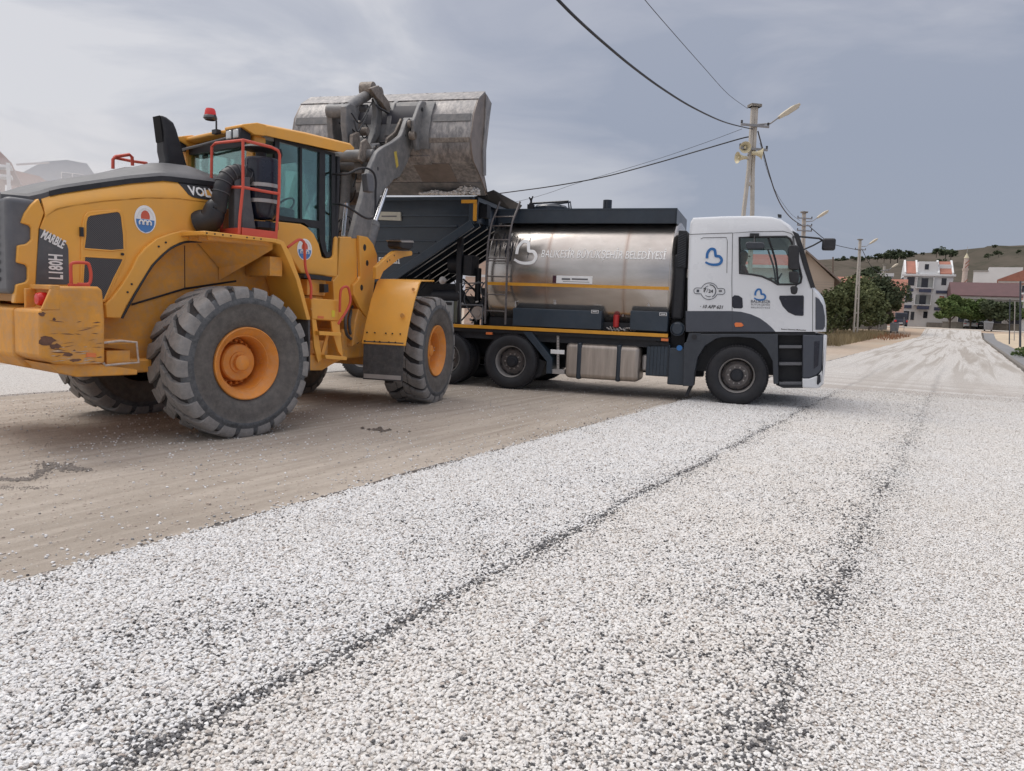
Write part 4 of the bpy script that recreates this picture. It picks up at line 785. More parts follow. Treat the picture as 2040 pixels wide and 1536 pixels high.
# ---- cab ----
YC = -1.22
prof = TP([(1368, 661), (1369, 560), (1372, 470), (1375, 440), (1380, 431.5), (1440, 428.5), (1500, 427.5), (1537, 429.5), (1557, 435), (1572, 445), (1584, 459), (1592, 474), (1607, 525), (1621, 573), (1629, 580), (1638, 592), (1643, 608), (1645, 640), (1644, 661)], YC)
zr = max(z for x, z in prof)
def ring(y, sx, dz, rx=0):
    return [(x-(sx*min(1, max(0, (x-.45)/.35)) if x > .45 else 0)+(rx if x < -.8 else 0), y, z-(dz*min(1, max(0, (z-zr+.35)/.35)))) for x, z in prof]
mb = MB(); mb.loft([ring(-1.22, .05, .075, .02), ring(-1.20, .03, .035, .008), ring(-1.15, .01, .012), ring(-1.0, -.03, 0), ring(-.5, -.06, -.02), ring(0, -.07, -.025), ring(.5, -.06, -.02), ring(1.0, -.03, 0), ring(1.15, .01, .012), ring(1.20, .03, .035, .008), ring(1.22, .05, .075, .02)])
cabo = mb.build('cab', WHITE, lorry, smooth=30)
win_px = [(1473, 473), (1520, 472), (1567, 471.5), (1574, 476), (1581, 492), (1590, 522), (1597, 552), (1595, 563), (1588, 566.5), (1549, 566.5), (1537, 559), (1518, 550.5), (1497, 546.5), (1474, 545)]
win = TP(win_px, YC)
inner = [(x, z) for x, z in TP([(1382, 655), (1384, 448), (1395, 440), (1550, 440), (1575, 465), (1600, 545), (1612, 580), (1630, 610), (1632, 655)], YC)]
ci = MB().prism(inner, -1.12, 1.12); cw_ = MB().prism(win, -1.5, 1.5)
wsz0, wsz1 = 2.12, 2.93
cf = MB().prism([(.60, wsz0), (1.7, wsz0), (1.7, wsz1), (.60, wsz1)], -1.08, 1.08)
cut(cabo, [ci, cw_, cf], 30)
# window rubber, glass
for sgn, lb in ((-1, 'near'), (1, 'far')):
    y = sgn*1.223
    f = MB().tube([(x, y, z) for x, z in win], .018, 6, closed=True); fo = f.build('window_frame', BLK, cabo)
    g = MB().prism(win, sgn*1.19, sgn*1.195).build('side_window', GLASST, cabo, smooth=0)
    # divider bar and inner visor strip
    b = TP([(1530, 472), (1545, 520), (1550, 566)], YC); 
    MB().tube(smoothpath([(b[0][0], sgn*1.19, b[0][1]), (b[1][0], sgn*1.19, b[1][1]), (b[2][0], sgn*1.19, b[2][1])], 4), .018, 6).build('window_divider', BLK, cabo)
wsr = []
for y in (-1.08, -.8, -.4, 0, .4, .8, 1.08):
    k = .07*(1-(y/1.08)**2)
    wsr.append([(1.10+k, y, wsz0-.01), (.77+k*.9, y, wsz1+.02), (.755+k*.9, y, wsz1+.02), (1.085+k, y, wsz0-.01)])
MB().loft(wsr).build('windscreen', GLASST, cabo, smooth=60)
MB().tube([(1.12, -1.1, 2.09), (.79, -1.1, 2.95)], .03, 8).tube([(1.12, 1.1, 2.09), (.79, 1.1, 2.95)], .03, 8).tube([(1.12, -1.1, 2.09), (1.18, -.5, 2.08), (1.19, 0, 2.08), (1.18, .5, 2.08), (1.12, 1.1, 2.09)], .03, 8).build('windscreen_seal', BLK, cabo)
a = TP([(1579, 460), (1591, 466), (1600, 492), (1614, 540), (1624, 572), (1615, 574), (1600, 530), (1588, 487)], YC)
pair(a, -1.232, -1.20, 'pillar_trim', BLK, cabo)
# grey lower panel, fender, steps, bumper
gp = TP([(1366, 619.5), (1456, 619.5), (1476, 621), (1496, 626), (1514, 634), (1528, 644), (1538, 653), (1545, 661), (1366, 661)], YC)
pair(gp, -1.226, -1.19, 'lower_side_panel', GREYT, cabo, bevel=.006)
mb = MB(); yv = -1.227
def seam(pts, y=-1.2225, r=.0045): 
    q = TP(pts, YC); mb.tube([(x, y, z) for x, z in q], r, 5)
seam([(1459, 661), (1458, 560), (1459.5, 464), (1500, 461.5), (1560, 460.5), (1576, 465), (1590, 480)])
seam([(1371, 467), (1410, 465.5), (1459, 464)]); seam([(1396, 476), (1401, 473.5), (1447, 473), (1449, 480), (1448, 544)]); seam([(1619, 576), (1619, 660)])
mb.build('panel_seams', BLK, cabo, smooth=0)
fl = TP([(1459, 592), (1463, 588), (1472, 589), (1479, 594), (1480, 612), (1477, 614.5), (1462, 614), (1459, 611)], YC); MB().prism(fl, -1.228, -1.2).build('door_handle', BLKG, cabo, bevel=.004)
dp = TP([(1553, 589), (1600, 588.5), (1601.5, 591), (1601, 628), (1598, 629.5), (1584, 628.5), (1570, 622), (1559, 610), (1552, 594)], YC); MB().prism(dp, -1.228, -1.2).build('corner_air_scoop', BLKG, cabo, bevel=.004)
hp = TP([(1624.5, 591), (1632, 596), (1640, 609), (1643.5, 630), (1643.5, 650), (1640, 657), (1624.5, 657)], YC); pair(hp, -1.235, -1.0, 'corner_deflector', GREYT, cabo, bevel=.01)
mk = TP([(1463, 645), (1466, 642.5), (1477, 643), (1482, 648), (1478, 651), (1465, 651.5)], YC); MB().prism(mk, -1.24, -1.22).build('side_marker_lamp', ORG, cabo, bevel=.004)
MB().prism(TP([(1375, 662), (1625, 662), (1625, 668), (1375, 668)], YC), -1.19, 1.19).build('cab_underside', CHAS, lorry)
fd = TP([(1376, 665.5), (1549.6, 665.5), (1551, 765), (1541, 765), (1539, 720), (1527, 696), (1515, 682), (1501.6, 674), (1470, 671), (1438, 672), (1426, 675), (1404, 689), (1390, 712), (1384, 742), (1381.5, 769), (1360, 769), (1362.6, 684), (1367, 681)], YC)
pair(fd, -1.235, -.95, 'front_fender', GREYS, lorry, bevel=.012)
# step well
s1 = TP([(1549, 668), (1602, 668), (1602, 768), (1549, 768)], YC); MB().prism(s1, -1.0, 1.0).build('step_well', CHAS, lorry)
for y in (691, 725, 764): pair(TP([(1552, y-3), (1598, y-3), (1598, y+3), (1552, y+3)], YC), -1.2, -1.0, 'step', GREYL, lorry, bevel=.006)
q = TP([(1546, 767), (1600, 767), (1600, 773), (1560, 773)], YC); MB().prism(q, -1.22, 1.22).build('lowest_step_sill', CHAS, lorry)
bg_ = TP([(1599.5, 667), (1637, 668), (1639.5, 672), (1636, 737), (1627, 747), (1611, 753), (1598.5, 753)], YC)
def bumper(pts, m, name, y=1.235, rx=.0):
    mb = MB(); mb.loft([[(x, -y, z) for x, z in pts], [(x+.03*(x > 1.2), -y+.1, z) for x, z in pts], [(x+.08*(x > 1.2), 0, z) for x, z in pts], [(x+.03*(x > 1.2), y-.1, z) for x, z in pts], [(x, y, z) for x, z in pts]])
    return mb.build(name, m, lorry, bevel=.015)
bumper(bg_, GREYT, 'bumper')
bw = TP([(1640, 667), (1645, 668), (1642, 722), (1637.5, 765), (1629, 773.5), (1598.6, 772), (1598.6, 754), (1612, 754), (1629, 748), (1637.5, 737)], YC); bumper(bw, WHITE, 'bumper_lip', 1.237)
q = TP([(1628, 748), (1634, 745), (1635, 760), (1629, 767), (1627, 764)], YC); MB().prism(q, -1.25, -1.2).build('fog_lamp_recess', BLKG, lorry)
q = TP([(1622, 680), (1633, 679), (1630, 728), (1621, 735)], YC); MB().prism(q, -1.243, -1.2).build('headlamp', BLKG, lorry, bevel=.006)
# roof bits and mirrors
q = TP([(1549, 427), (1557, 428), (1557, 434), (1550, 433)], -1.0); MB().prism(q, -1.05, -.93).build('roof_marker', BLK, cabo, bevel=.006)
def rbox(name, p0, p1, y0, y1, m, par, rot=0, bevel=.02):
    a, b = TP([p0, p1], (y0+y1)/2); o = MB().box(min(a[0], b[0]), max(a[0], b[0]), y0, y1, min(a[1], b[1]), max(a[1], b[1])).build(name, m, par, bevel=bevel, seg=3); return o
mr = empty('wing_mirrors', None, lorry)
MB().prism(TP([(1571, 490), (1575, 488), (1588, 489), (1592, 493), (1592, 535), (1588, 538), (1573, 537), (1570, 533)], -1.45), -1.50, -1.38).build('main_mirror', BLK, mr, bevel=.02, seg=3)
MB().prism(TP([(1571, 541), (1590, 541), (1591, 560), (1587, 565), (1573, 563)], -1.45), -1.50, -1.40).build('wide_mirror', BLK, mr, bevel=.02, seg=3)
MB().prism(TP([(1574, 572), (1578, 570), (1587, 570), (1589.5, 575), (1588, 584), (1583, 587), (1576, 585)], -1.45), -1.50, -1.42).build('kerb_mirror', BLK, mr, bevel=.02, seg=3)
MB().prism(TP([(1485, 485), (1490, 482), (1520, 483), (1524, 488), (1522, 496), (1488, 497)], -1.42), -1.47, -1.35).build('kerb_view_mirror', GREYS, mr, bevel=.02, seg=3)
t_ = lambda px, py, y: (lambda q: (q[0][0], y, q[0][1]))(TP([(px, py)], y))
MB().tube([t_(1503, 468, -1.24), t_(1503, 484, -1.42)], .012, 6).tube([t_(1580, 472, -1.22), t_(1582, 490, -1.44)], .016, 6).tube([t_(1592, 545, -1.24), t_(1588, 566, -1.44), t_(1584, 572, -1.46)], .014, 6).box(*(lambda a, b: (a[0], b[0], -1.26, -1.2, b[2], a[2]))(t_(1494, 465, -1.23), t_(1512, 472, -1.23))).build('mirror_bracket', BLK, mr)
def rnd(name, c, sx, sy, sz, m, par): 
    return MB().box(c[0]-sx, c[0]+sx, c[1]-sy, c[1]+sy, c[2]-sz, c[2]+sz).build(name, m, par, bevel=min(sx, sy, sz)*.6, seg=4)
hc = t_(1651, 487, -1.0); rnd('front_mirror', hc, .105, .06, .10, BLK, mr)
MB().tube([t_(1578, 470, -1.15), t_(1600, 472, -1.1), t_(1632, 475, -1.02), t_(1643, 481, -1.0)], .016, 6).tube([t_(1597, 499, -1.15), t_(1620, 489, -1.05), t_(1640, 478, -1.0)], .014, 6).build('front_mirror_arm', BLK, mr)
pair([(-.8, .55), (.62, .55), (.62, 1.26), (-.9, 1.26)], -.93, -.88, 'wheel_arch_liner', CHAS, lorry); MB().box(-.95, 1.0, -.55, .55, .55, 1.25).build('engine', CHAS, lorry); MB().box(-1.2, -.95, -.9, .9, .95, 2.2).build('cab_gap_filler', CHAS, lorry)  # last box: plain black filler added to darken the gap behind the cab
# interior
for y in (-.95, .4): MB().box(-.35, .15, y, y+.55, 1.75, 2.0).box(-.42, -.28, y, y+.55, 1.95, 2.55).build('cab_seat', BLK, cabo, bevel=.04)
MB().box(.75, 1.0, -1.1, 1.1, 1.7, 2.14).build('dashboard', BLK, cabo, bevel=.05)
sw = MB(); sw.tube([(.55+.20*math.cos(a)*.45, .62+.21*math.sin(a), 2.22+.20*math.cos(a)*.85) for a in np.linspace(0, 2*PI, 24)[:-1]], .015, 6, closed=True).tube([(.55, .62, 2.22), (.85, .62, 2.0)], .03, 8); sw.build('steering_wheel', BLK, cabo)
# decals
Y2 = -1.2275
def tt(s, px, py, hpx, sx=1, m=BLK, shear=0, bold=0, par=cabo, y=Y2, name='lettering', align='CENTER', width=None):
    c = t_(px, py, y); zt = t_(px, py-hpx/2, y)[2]-t_(px, py+hpx/2, y)[2]
    o = text(s, name, par, c, NS, UP, zt/.72, m, sx, shear, bold, .0, align)
    if width:
        xs = [v.co.x for v in o.data.vertices]; cur = max(xs)-min(xs); tgt = t_(px+width/2, py, y)[0]-t_(px-width/2, py, y)[0]; k = tgt/cur; mid = (max(xs)+min(xs))/2 if align == 'CENTER' else min(xs)
        for v in o.data.vertices: v.co.x = mid+(v.co.x-mid)*k
    return o
heart('heart_logo', cabo, t_(1422, 511, Y2), NS, UP, .27, BLUE, .17)
heart('heart_logo', cabo, t_(1514, 586.5, Y2), NS, UP, .18, BLUE, .17)
tt('BALIKESİR', 1515, 601, 5.6, m=GREYT, bold=.012, width=39); tt('BÜYÜKŞEHİR', 1515, 607.2, 4, m=GREYL, width=38); tt('BELEDİYESİ', 1515, 613, 3, m=GREYL, width=38)
tt('· 10 AFP 621', 1417, 611.5, 6.4, m=BLK, shear=.28, bold=.025, width=46)
tt('Resmi Hizmete Mahsustur', 1581, 656.8, 2.8, m=BLK, bold=.02, width=50)
c0 = t_(1413, 580, Y2); sc_m = abs(t_(1414, 580, Y2)[0]-c0[0])
def outline(pts, r, m, name, par): return MB().tube([(c0[0]+x*sc_m, Y2+.002, c0[2]+z*sc_m) for x, z in pts], r, 5, closed=True).build(name, m, par, smooth=0)
W1 = [(17*math.cos(R(a)), 17*math.sin(R(a))) for a in range(160, 19, -10)]+[(26, 6), (29.5, 5), (31, 1), (31, -2), (29, -5), (26, -6)]+[(17*math.cos(R(a)), 17*math.sin(R(a))) for a in range(-20, -161, -10)]+[(-26, -6), (-29.5, -5), (-31, -1), (-31, 2), (-29, 5), (-26, 6)]
outline(W1, .005, GREYT, 'service_badge_outline', cabo)
MB().tube([(c0[0]+13*sc_m*math.cos(R(a)), Y2+.002, c0[2]+13*sc_m*math.sin(R(a))) for a in range(-60, 100, 10)], .008, 5).tube([(c0[0]+11*sc_m*math.cos(R(a)), Y2+.002, c0[2]+11*sc_m*math.sin(R(a))) for a in range(105, 190, 10)], .004, 5).tube([(c0[0]+11*sc_m*math.cos(R(a)), Y2+.002, c0[2]+11*sc_m*math.sin(R(a))) for a in range(230, 300, 10)], .005, 5).build('service_badge_arcs', GREYT, cabo)
tt('7', 1404, 578.5, 8, m=BLK, bold=.03); tt('/', 1409, 579, 9, m=GREYT); tt('24', 1416, 580.5, 6.5, m=BLK, bold=.03); tbox('badge_mark', (1388, 577), (1392.5, 582), Y2-.001, Y2+.003, GREYT, 0, cabo); tbox('badge_mark', (1432, 578), (1438, 581.5), Y2-.001, Y2+.003, GREYL, 0, cabo)
# driver
drv = empty('person', FM['T'] @ Matrix.Translation((-.12, .55, 2.0)), label='driver in a dark red shirt sitting inside the white lorry cab', cat='person')
def skin(name, nodes, edges, m, par, sub=1):
    me = bpy.data.meshes.new(name); me.from_pydata([n[:3] for n in nodes], edges, []); o = bpy.data.objects.new(name, me); COL.objects.link(o); o.parent = par
    me.materials.append(m); s = o.modifiers.new('skin', 'SKIN'); s.use_smooth_shade = True; me.skin_vertices.new() if not me.skin_vertices else None
    for i, n in enumerate(nodes): me.skin_vertices[0].data[i].radius = (n[3], n[4] if len(n) > 4 else n[3])
    me.skin_vertices[0].data[0].use_root = True
    u = o.modifiers.new('sub', 'SUBSURF'); u.levels = sub; u.render_levels = sub; return o
def make_person(par):
    nodes = [(0, 0, .06, .15, .17), (0, 0, .25, .12, .16), (.02, 0, .42, .12, .18), (.03, 0, .54, .05, .06), (.05, 0, .62, .055), (.06, 0, .70, .09, .085), (.05, 0, .80, .075, .075),
             (.03, -.19, .47, .055), (.03, .19, .47, .055), (.20, -.25, .27, .042), (.20, .25, .27, .042), (.44, -.17, .26, .033), (.44, .17, .26, .033), (.51, -.14, .28, .028), (.51, .14, .28, .028),
             (.42, -.12, .05, .08), (.42, .12, .05, .08), (.50, -.12, -.28, .05), (.50, .12, -.28, .05)]
    ed = [(0, 1), (1, 2), (2, 3), (3, 4), (4, 5), (5, 6), (2, 7), (2, 8), (7, 9), (8, 10), (9, 11), (10, 12), (11, 13), (12, 14), (0, 15), (0, 16), (15, 17), (16, 18)]
    b = skin('body', nodes, ed, SKIN, par, 2)
    sn = [(0, 0, .05, .17, .19), (0, 0, .25, .14, .18), (.02, 0, .42, .14, .195), (.03, 0, .50, .07, .08), (.03, -.20, .46, .07), (.03, .20, .46, .07), (.14, -.24, .33, .058), (.14, .24, .33, .058)]
    skin('shirt', sn, [(0, 1), (1, 2), (2, 3), (2, 4), (2, 5), (4, 6), (5, 7)], SHIRT, par, 2)
    skin('hair', [(.02, 0, .76, .085, .09), (.04, 0, .83, .08, .08)], [(0, 1)], HAIR, par, 2)
    MB().lathe([(.0, .03), (.012, .0), (.018, -.02)], (.155, 0, .70), 'x', 8).build('nose', SKIN, par)
    h = MB()
    for s in (-1, 1):
        h.obox((.55, s*.14, .285), (.045, 0, .01), (0, .035, 0), (0, 0, .014))
        for k in range(4): h.tube([(.585, s*.14+(k-1.5)*.018, .29), (.63, s*.14+(k-1.5)*.018, .285), (.645, s*.14+(k-1.5)*.018, .255)], .008, 5)
        h.tube([(.53, s*.11, .28), (.56, s*.085, .27), (.59, s*.08, .26)], .009, 5)
    h.build('hand', SKIN, par, bevel=.004)
make_person(drv)
# ---- wheels ----
def twheel(x, ysgn, front, dual=False):
    w = empty('wheel', Matrix.Translation((x, 0, 0)), lorry); c = (0, 0, .525)
    yo = 1.22*ysgn; yi = (.90 if not dual else .60)*ysgn
    def pr(o, i): 
        s = ysgn; q = [(.29, o-s*.05), (.34, o-s*.01), (.42, o), (.485, o-s*.012), (.515, o-s*.04), (.528, o-s*.07)]
        gs = [(.528, o-s*.10), (.512, o-s*.105), (.512, o-s*.12), (.53, o-s*.125), (.53, o-s*.155), (.514, o-s*.16), (.514, o-s*.175), (.53, o-s*.18), (.53, o-s*.21), (.512, o-s*.215), (.512, o-s*.23), (.526, o-s*.235)]
        return q+gs+[(.51, i+s*.03), (.45, i), (.34, i+s*.01), (.29, i+s*.05)]
    mb = MB()
    if dual: mb.lathe(pr(yo, 1.22*ysgn-.30*ysgn), c, 'y', 64); mb.lathe(pr(.86*ysgn, .58*ysgn), c, 'y', 48)
    else: mb.lathe(pr(yo, yi), c, 'y', 64)
    # shoulder sipes
    for k in range(64):
        a = 2*PI*k/64
        for yy in ((yo-ysgn*.055), (yo-ysgn*.255)): mb.obox((.521*math.cos(a), yy, .525+.521*math.sin(a)), (.010*math.cos(a), 0, .010*math.sin(a)), (-.016*math.sin(a), 0, .016*math.cos(a)), (0, .03, 0))
    mb.build('tyre', TTYRE, w, smooth=40)
    m = MB(); s = ysgn; RMAT = mat('rim_steel', (.16, .15, .15), .45, metal=.5, var=.3, scale=8, dust=.4, dcol=(.25, .2, .18)) if 'rim_steel' not in MATS else MATS['rim_steel']
    o = yo-s*.035
    m.lathe([(.295, o-s*.05), (.305, o), (.298, o+s*.012), (.288, o), (.278, o-s*.06), (.27, o-s*.22)], c, 'y', 48)
    dk = o-s*.10 if front else o-s*.13
    m.lathe([(.27, o-s*.2), (.255, dk-s*.03), (.235, dk), (.20, dk+s*.015), (.19, dk+s*.03), (.17, dk+s*.03), (.165, dk+s*.0), (.11, dk)], c, 'y', 48, 1)
    for k in range(10):
        a = 2*PI*k/10; m.cyl((.145*math.cos(a), dk, .525+.145*math.sin(a)), (.145*math.cos(a), dk+s*.035, .525+.145*math.sin(a)), .014, None, 6, 2)
        m.obox((.225*math.cos(a+.3), dk-s*.004, .525+.225*math.sin(a+.3)), (.022*math.cos(a+.3), 0, .022*math.sin(a+.3)), (-.028*math.sin(a+.3), 0, .028*math.cos(a+.3)), (0, .006, 0), 3)
    m.build('rim', [SILV, RMAT, SILV, CHAS], w)
    h = MB(); h.lathe([(.115, dk-s*.05), (.115, dk+s*.04), (.10, dk+s*.06), (.085, dk+s*.065), (.08, dk+s*.10), (.0, dk+s*.105)], c, 'y', 24)
    h.build('hub', CHAS, w)
for x, f, dl in ((0, True, False), (-4.147, False, False), (-5.5, False, True), (-7.35, False, False)):
    for s in (-1, 1): twheel(x, s, f, dl)
# ---- chassis ----
mb = MB(); mb.box(-8.3, .6, -.50, -.40, .62, .98).box(-8.3, .6, .40, .50, .62, .98)
for x in (-7.9, -6.4, -4.9, -3.4, -1.9, -.4): mb.box(x-.06, x+.06, -.4, .4, .66, .94)
mb.cyl((-5.5, -.9, .525), (-5.5, .9, .525), .09).cyl((-4.147, -.9, .525), (-4.147, .9, .525), .08).cyl((-7.35, -.9, .525), (-7.35, .9, .525), .08).cyl((0, -.9, .5), (0, .9, .5), .07)
mb.box(-4.6, -1.4, -.42, .42, .42, .9).cyl((-5.5, 0, .55), (-.6, 0, .75), .06)
mb.build('chassis_frame', CHAS, lorry)
MB().box(-8.3, -1.2, -1.17, 1.17, 1.06, 1.135).box(-8.3, -1.2, -1.10, -1.06, .93, 1.06).box(-5.0, -3.3, -1.08, -.5, .98, 1.06).build('deck', CHAS, lorry)
za = TP([(940, 652.6)], -1.21)[0][1]; zb = TP([(1330, 666.5)], -1.21)[0][1]
MB().box(-8.2, -1.215, -1.215, -1.17, (za+zb)/2-.03, (za+zb)/2+.032).build('side_stripe', ORGS, lorry, bevel=.004)
for q in ((968, 661.5, 980, 667), (1317, 674, 1331, 680)): tbox('side_marker_lamp', q[:2], q[2:], -1.2, -1.14, ORG, .004)
# fuel tank
fa, fb = TP([(1127, 682), (1272, 762)], -1.15); x0, x1, z0, z1 = fa[0], fb[0], fb[1], fa[1]
ft = MB().box(x0, x1, -1.16, -.56, z0, z1).build('fuel_tank', FUEL, lorry, bevel=.09, seg=5, smooth=60)
for px in (1154, 1233):
    q = TP([(px-5, 700), (px+5, 700)], -1.17); MB().box(q[0][0], q[1][0], -1.172, -.55, z0-.012, z1+.012).build('tank_strap', NAVY, ft, bevel=.03, seg=3)
c = t_(1204, 683, -1.0); MB().cyl((c[0], -1.0, z1-.02), (c[0], -1.0, z1+.05), .055).build('filler_cap', BLK, ft)
# side guard bracket, battery box, boxes
q = TP([(1109.5, 667), (1114, 667), (1114, 735), (1109.5, 735)], -1.12); MB().prism(q, -1.13, -1.09).build('guard_post', SILV, lorry)
tbox('guard_plate', (1097, 696), (1124, 706), -1.15, -1.13, DECALW, .004); tbox('guard_plate', (1100, 735), (1124, 746), -1.15, -1.0, SILV, .004)
mb = MB()
for i in range(11):
    c = t_(1111.8, 671+i*5.6, -1.131); mb.cyl((c[0], -1.134, c[2]), (c[0], -1.128, c[2]), .009, None, 8)
mb.build('guard_holes', CHAS, lorry)
q = TP([(1043, 661), (1060, 661), (1101, 714), (1100, 744), (1089, 744), (1090.5, 720)], -1.15); MB().prism(q, -1.2, -.62).build('rear_mudguard', NAVYL, lorry, bevel=.008)
q = TP([(1090, 720), (1078, 748), (1060, 757), (1050, 750), (1075, 715)], -1.0); MB().prism(q, -1.05, -.6).build('mud_flap', BLK, lorry)
bb = tbox('battery_box', (1289, 684), (1332, 751), -1.1, -.55, NAVY, .02)
mb = MB()
for i in range(6): a, b = TP([(1290+7*i, 690), (1292.5+7*i, 748)], -1.1); mb.box(a[0], b[0], -1.112, -1.09, b[1], a[1])
mb.build('box_ribs', NAVYL, bb); tbox('exhaust_silencer', (1279, 706), (1291, 740), -1.0, -.6, SILV, .04); tbox('rear_step_box', (1333, 692), (1362, 768), -1.15, -.7, NAVY, .02)
tbox('adblue_tank', (1305, 674), (1330, 684), -1.1, -.6, CHAS, .01)
c = t_(1354, 693, -1.16); MB().cyl((c[0], -1.2, c[2]), (c[0], -1.14, c[2]), .05, .045, 16).build('blue_cap', BLUE, lorry)
q = TP([(1373, 664), (1396, 664), (1396, 680), (1367, 680)], -1.23); MB().prism(q, -1.238, -1.1).build('fender_rear_bracket', GREYS, lorry, bevel=.006)
c = t_(1383, 671, -1.24); MB().cyl((c[0], -1.25, c[2]), (c[0], -1.2, c[2]), .045).build('bracket_hole', BLK, lorry)
q = TP([(1372, 769), (1380, 769), (1369, 790), (1363, 790)], -1.1); MB().prism(q, -1.1, -.9).build('hanging_flap', BLK, lorry)
# intake / exhaust stack behind the cab
c = t_(1350, 655, -1.12); MB().cyl((c[0], -1.16, c[2]), (c[0], -.7, c[2]), .125, None, 28).cyl((c[0], -1.185, c[2]), (c[0], -1.16, c[2]), .09, .115, 28).build('air_filter_drum', NAVY, lorry)
sx_ = TP([(1342, 535), (1367, 535)], -1.1); MB().box(sx_[0][0]+.0, sx_[1][0]-.01, -1.12, -.75, 1.45, 2.6).build('intake_duct', CHAS, lorry, bevel=.05, seg=3)
q = TP([(1352, 459), (1369, 460), (1366, 534), (1347, 533)], -1.12); sn = MB().prism(q, -1.14, -.72).build('intake_grille', CHAS, lorry, bevel=.01)
mb = MB()
for i in range(14):
    a = t_(1350.5, 471+i*4.6, -1.15); b = t_(1366, 464+i*4.6, -1.15); mb.bar((a[0], -1.147, a[2]), (b[0], -1.147, b[2]), .012, .012)
mb.build('louvre_slats', GREYS, sn)
# ---- stainless tank ----
TZ, TH, TW, TE = 2.16, 1.13, 1.21, 2.2
def ysurf(z, off=0): 
    q = min(.9999, abs((z-TZ)/TH)); return -(TW*(1-q**TE)**(1/TE))-off
def tring(x, k=1): 
    out = []
    for i in range(72):
        a = 2*PI*i/72; ca, sa = math.cos(a), math.sin(a); e = 2/TE
        out.append((x, k*TW*math.copysign(abs(ca)**e, ca), TZ+k*TH*math.copysign(abs(sa)**e, sa)))
    return out
X0, X1 = -4.68, -1.235
mb = MB(); mb.loft([tring(X0-.10, .80), tring(X0-.05, .93), tring(X0, .985), tring(X0+.03, 1), tring(-3.6, 1), tring(-3.3, 1), tring(-2.2, 1), tring(-1.9, 1), tring(X1-.03, 1), tring(X1, .99), tring(X1+.05, .93), tring(X1+.09, .8)])
tank = mb.build('bitumen_tank', TANK, lorry, smooth=50)
mb = MB()
for x in (X0+.015, -3.50, -2.05, X1-.012):
    r = 1.0; mb.loft([tring(x-.012, r-.002), tring(x-.006, r+.003), tring(x+.006, r+.003), tring(x+.012, r-.002)], caps=False)
mb.build('weld_ring', TANK, tank)
z0 = TP([(1150, 569.5)], -1.2)[0][1]
mb = MB(); mb.box(X0+.02, X1-.01, ysurf(z0)-.006, ysurf(z0)+.03, z0-.028, z0+.028); mb.build('tank_stripe', ORGS, tank)
surf = lambda p: Vector((p.x, ysurf(p.z, .009), p.z))
def tank_text(s, px0, px1, py, hpx, m):
    a = un('T', px0, py, 1, -1.18); b = un('T', px1, py, 1, -1.18); h = un('T', px0, py-hpx/2, 1, -1.18).z-un('T', px0, py+hpx/2, 1, -1.18).z
    o = text(s, 'tank_lettering', tank, ((a.x+b.x)/2, 0, a.z), NS, UP, h/.72, m, 1, .10, .004, 0); xs = [v.co.x for v in o.data.vertices]; k = (b.x-a.x)/(max(xs)-min(xs)); mid = (max(xs)+min(xs))/2
    for v in o.data.vertices: v.co.x = (a.x+b.x)/2+(v.co.x-mid)*k; v.co = surf(v.co)
    return o
tank_text('BALIKESİR BÜYÜKŞEHİR BELEDİYESİ', 1078, 1327, 506, 16, DECALW)
p = un('T', 1047, 501, 1, -1.17); heart('tank_heart_logo', tank, p, NS, UP, .42, DECALW, .14, 0, surf)
a, b = TP([(1102, 549), (1180, 566)], -1.2); MB().box(a[0], b[0], -1.225, -1.19, b[1], a[1]).build('notice_plate', DECALW, tank, bevel=.003)
MB().box(a[0], a[0]+.07, -1.228, -1.21, b[1], a[1]).build('notice_plate_edge', mat('plum', (.06, .015, .03), .5), tank)
tbox('notice_mark', (1119, 554), (1136, 558), -1.2275, -1.222, GREYL, 0, tank); tbox('notice_mark', (1139, 554.3), (1171, 558.3), -1.2275, -1.222, GREYL, 0, tank); MB().box(a[0]+.2, b[0]-.05, -1.228, -1.222, b[1]+.028, b[1]+.036).build('notice_rule', GREYL, tank)
for px, py in ((1107, 603), (1293, 607)):
    c = t_(px, py, -1.05); MB().lathe([(0, -.03), (.035, -.03), (.035, .02), (.045, .03), (.045, .05), (0, .05)], (c[0], -1.1, c[2]), 'z', 16).tube([(c[0], -1.1, c[2]-.02), (c[0], -1.0, c[2]-.1)], .018).build('valve_knob', SILV, tank)
MB().tube([(t_(1027, 612, -1.12)[0], -1.12, t_(1027, 612, -1.12)[2]), (t_(1027, 602, -1.12)[0], -1.12, t_(1027, 601, -1.12)[2]), (t_(1034, 600, -1.12)[0], -1.12, t_(1034, 600, -1.12)[2])], .014).build('vent_pipe', SILV, tank)
# bitumen spill streaks below the ladder top
rs = random.Random(4); mb = MB()
for i in range(34):
    x = -4.35+rs.gauss(0, .13); z1_ = 2.98-rs.random()*.22; l = rs.uniform(.06, .42); w_ = rs.uniform(.004, .012)
    st = [z1_-l*j/5 for j in range(6)]; mb.add([(x+sx*w_*(1-.5*j/5)+.008*math.sin(j+i), ysurf(z, .004), z) for j, z in enumerate(st) for sx in (-1, 1)], [(2*j, 2*j+1, 2*j+3, 2*j+2) for j in range(5)])
mb.build('bitumen_streaks', BLKG, tank, fix=False, smooth=0)
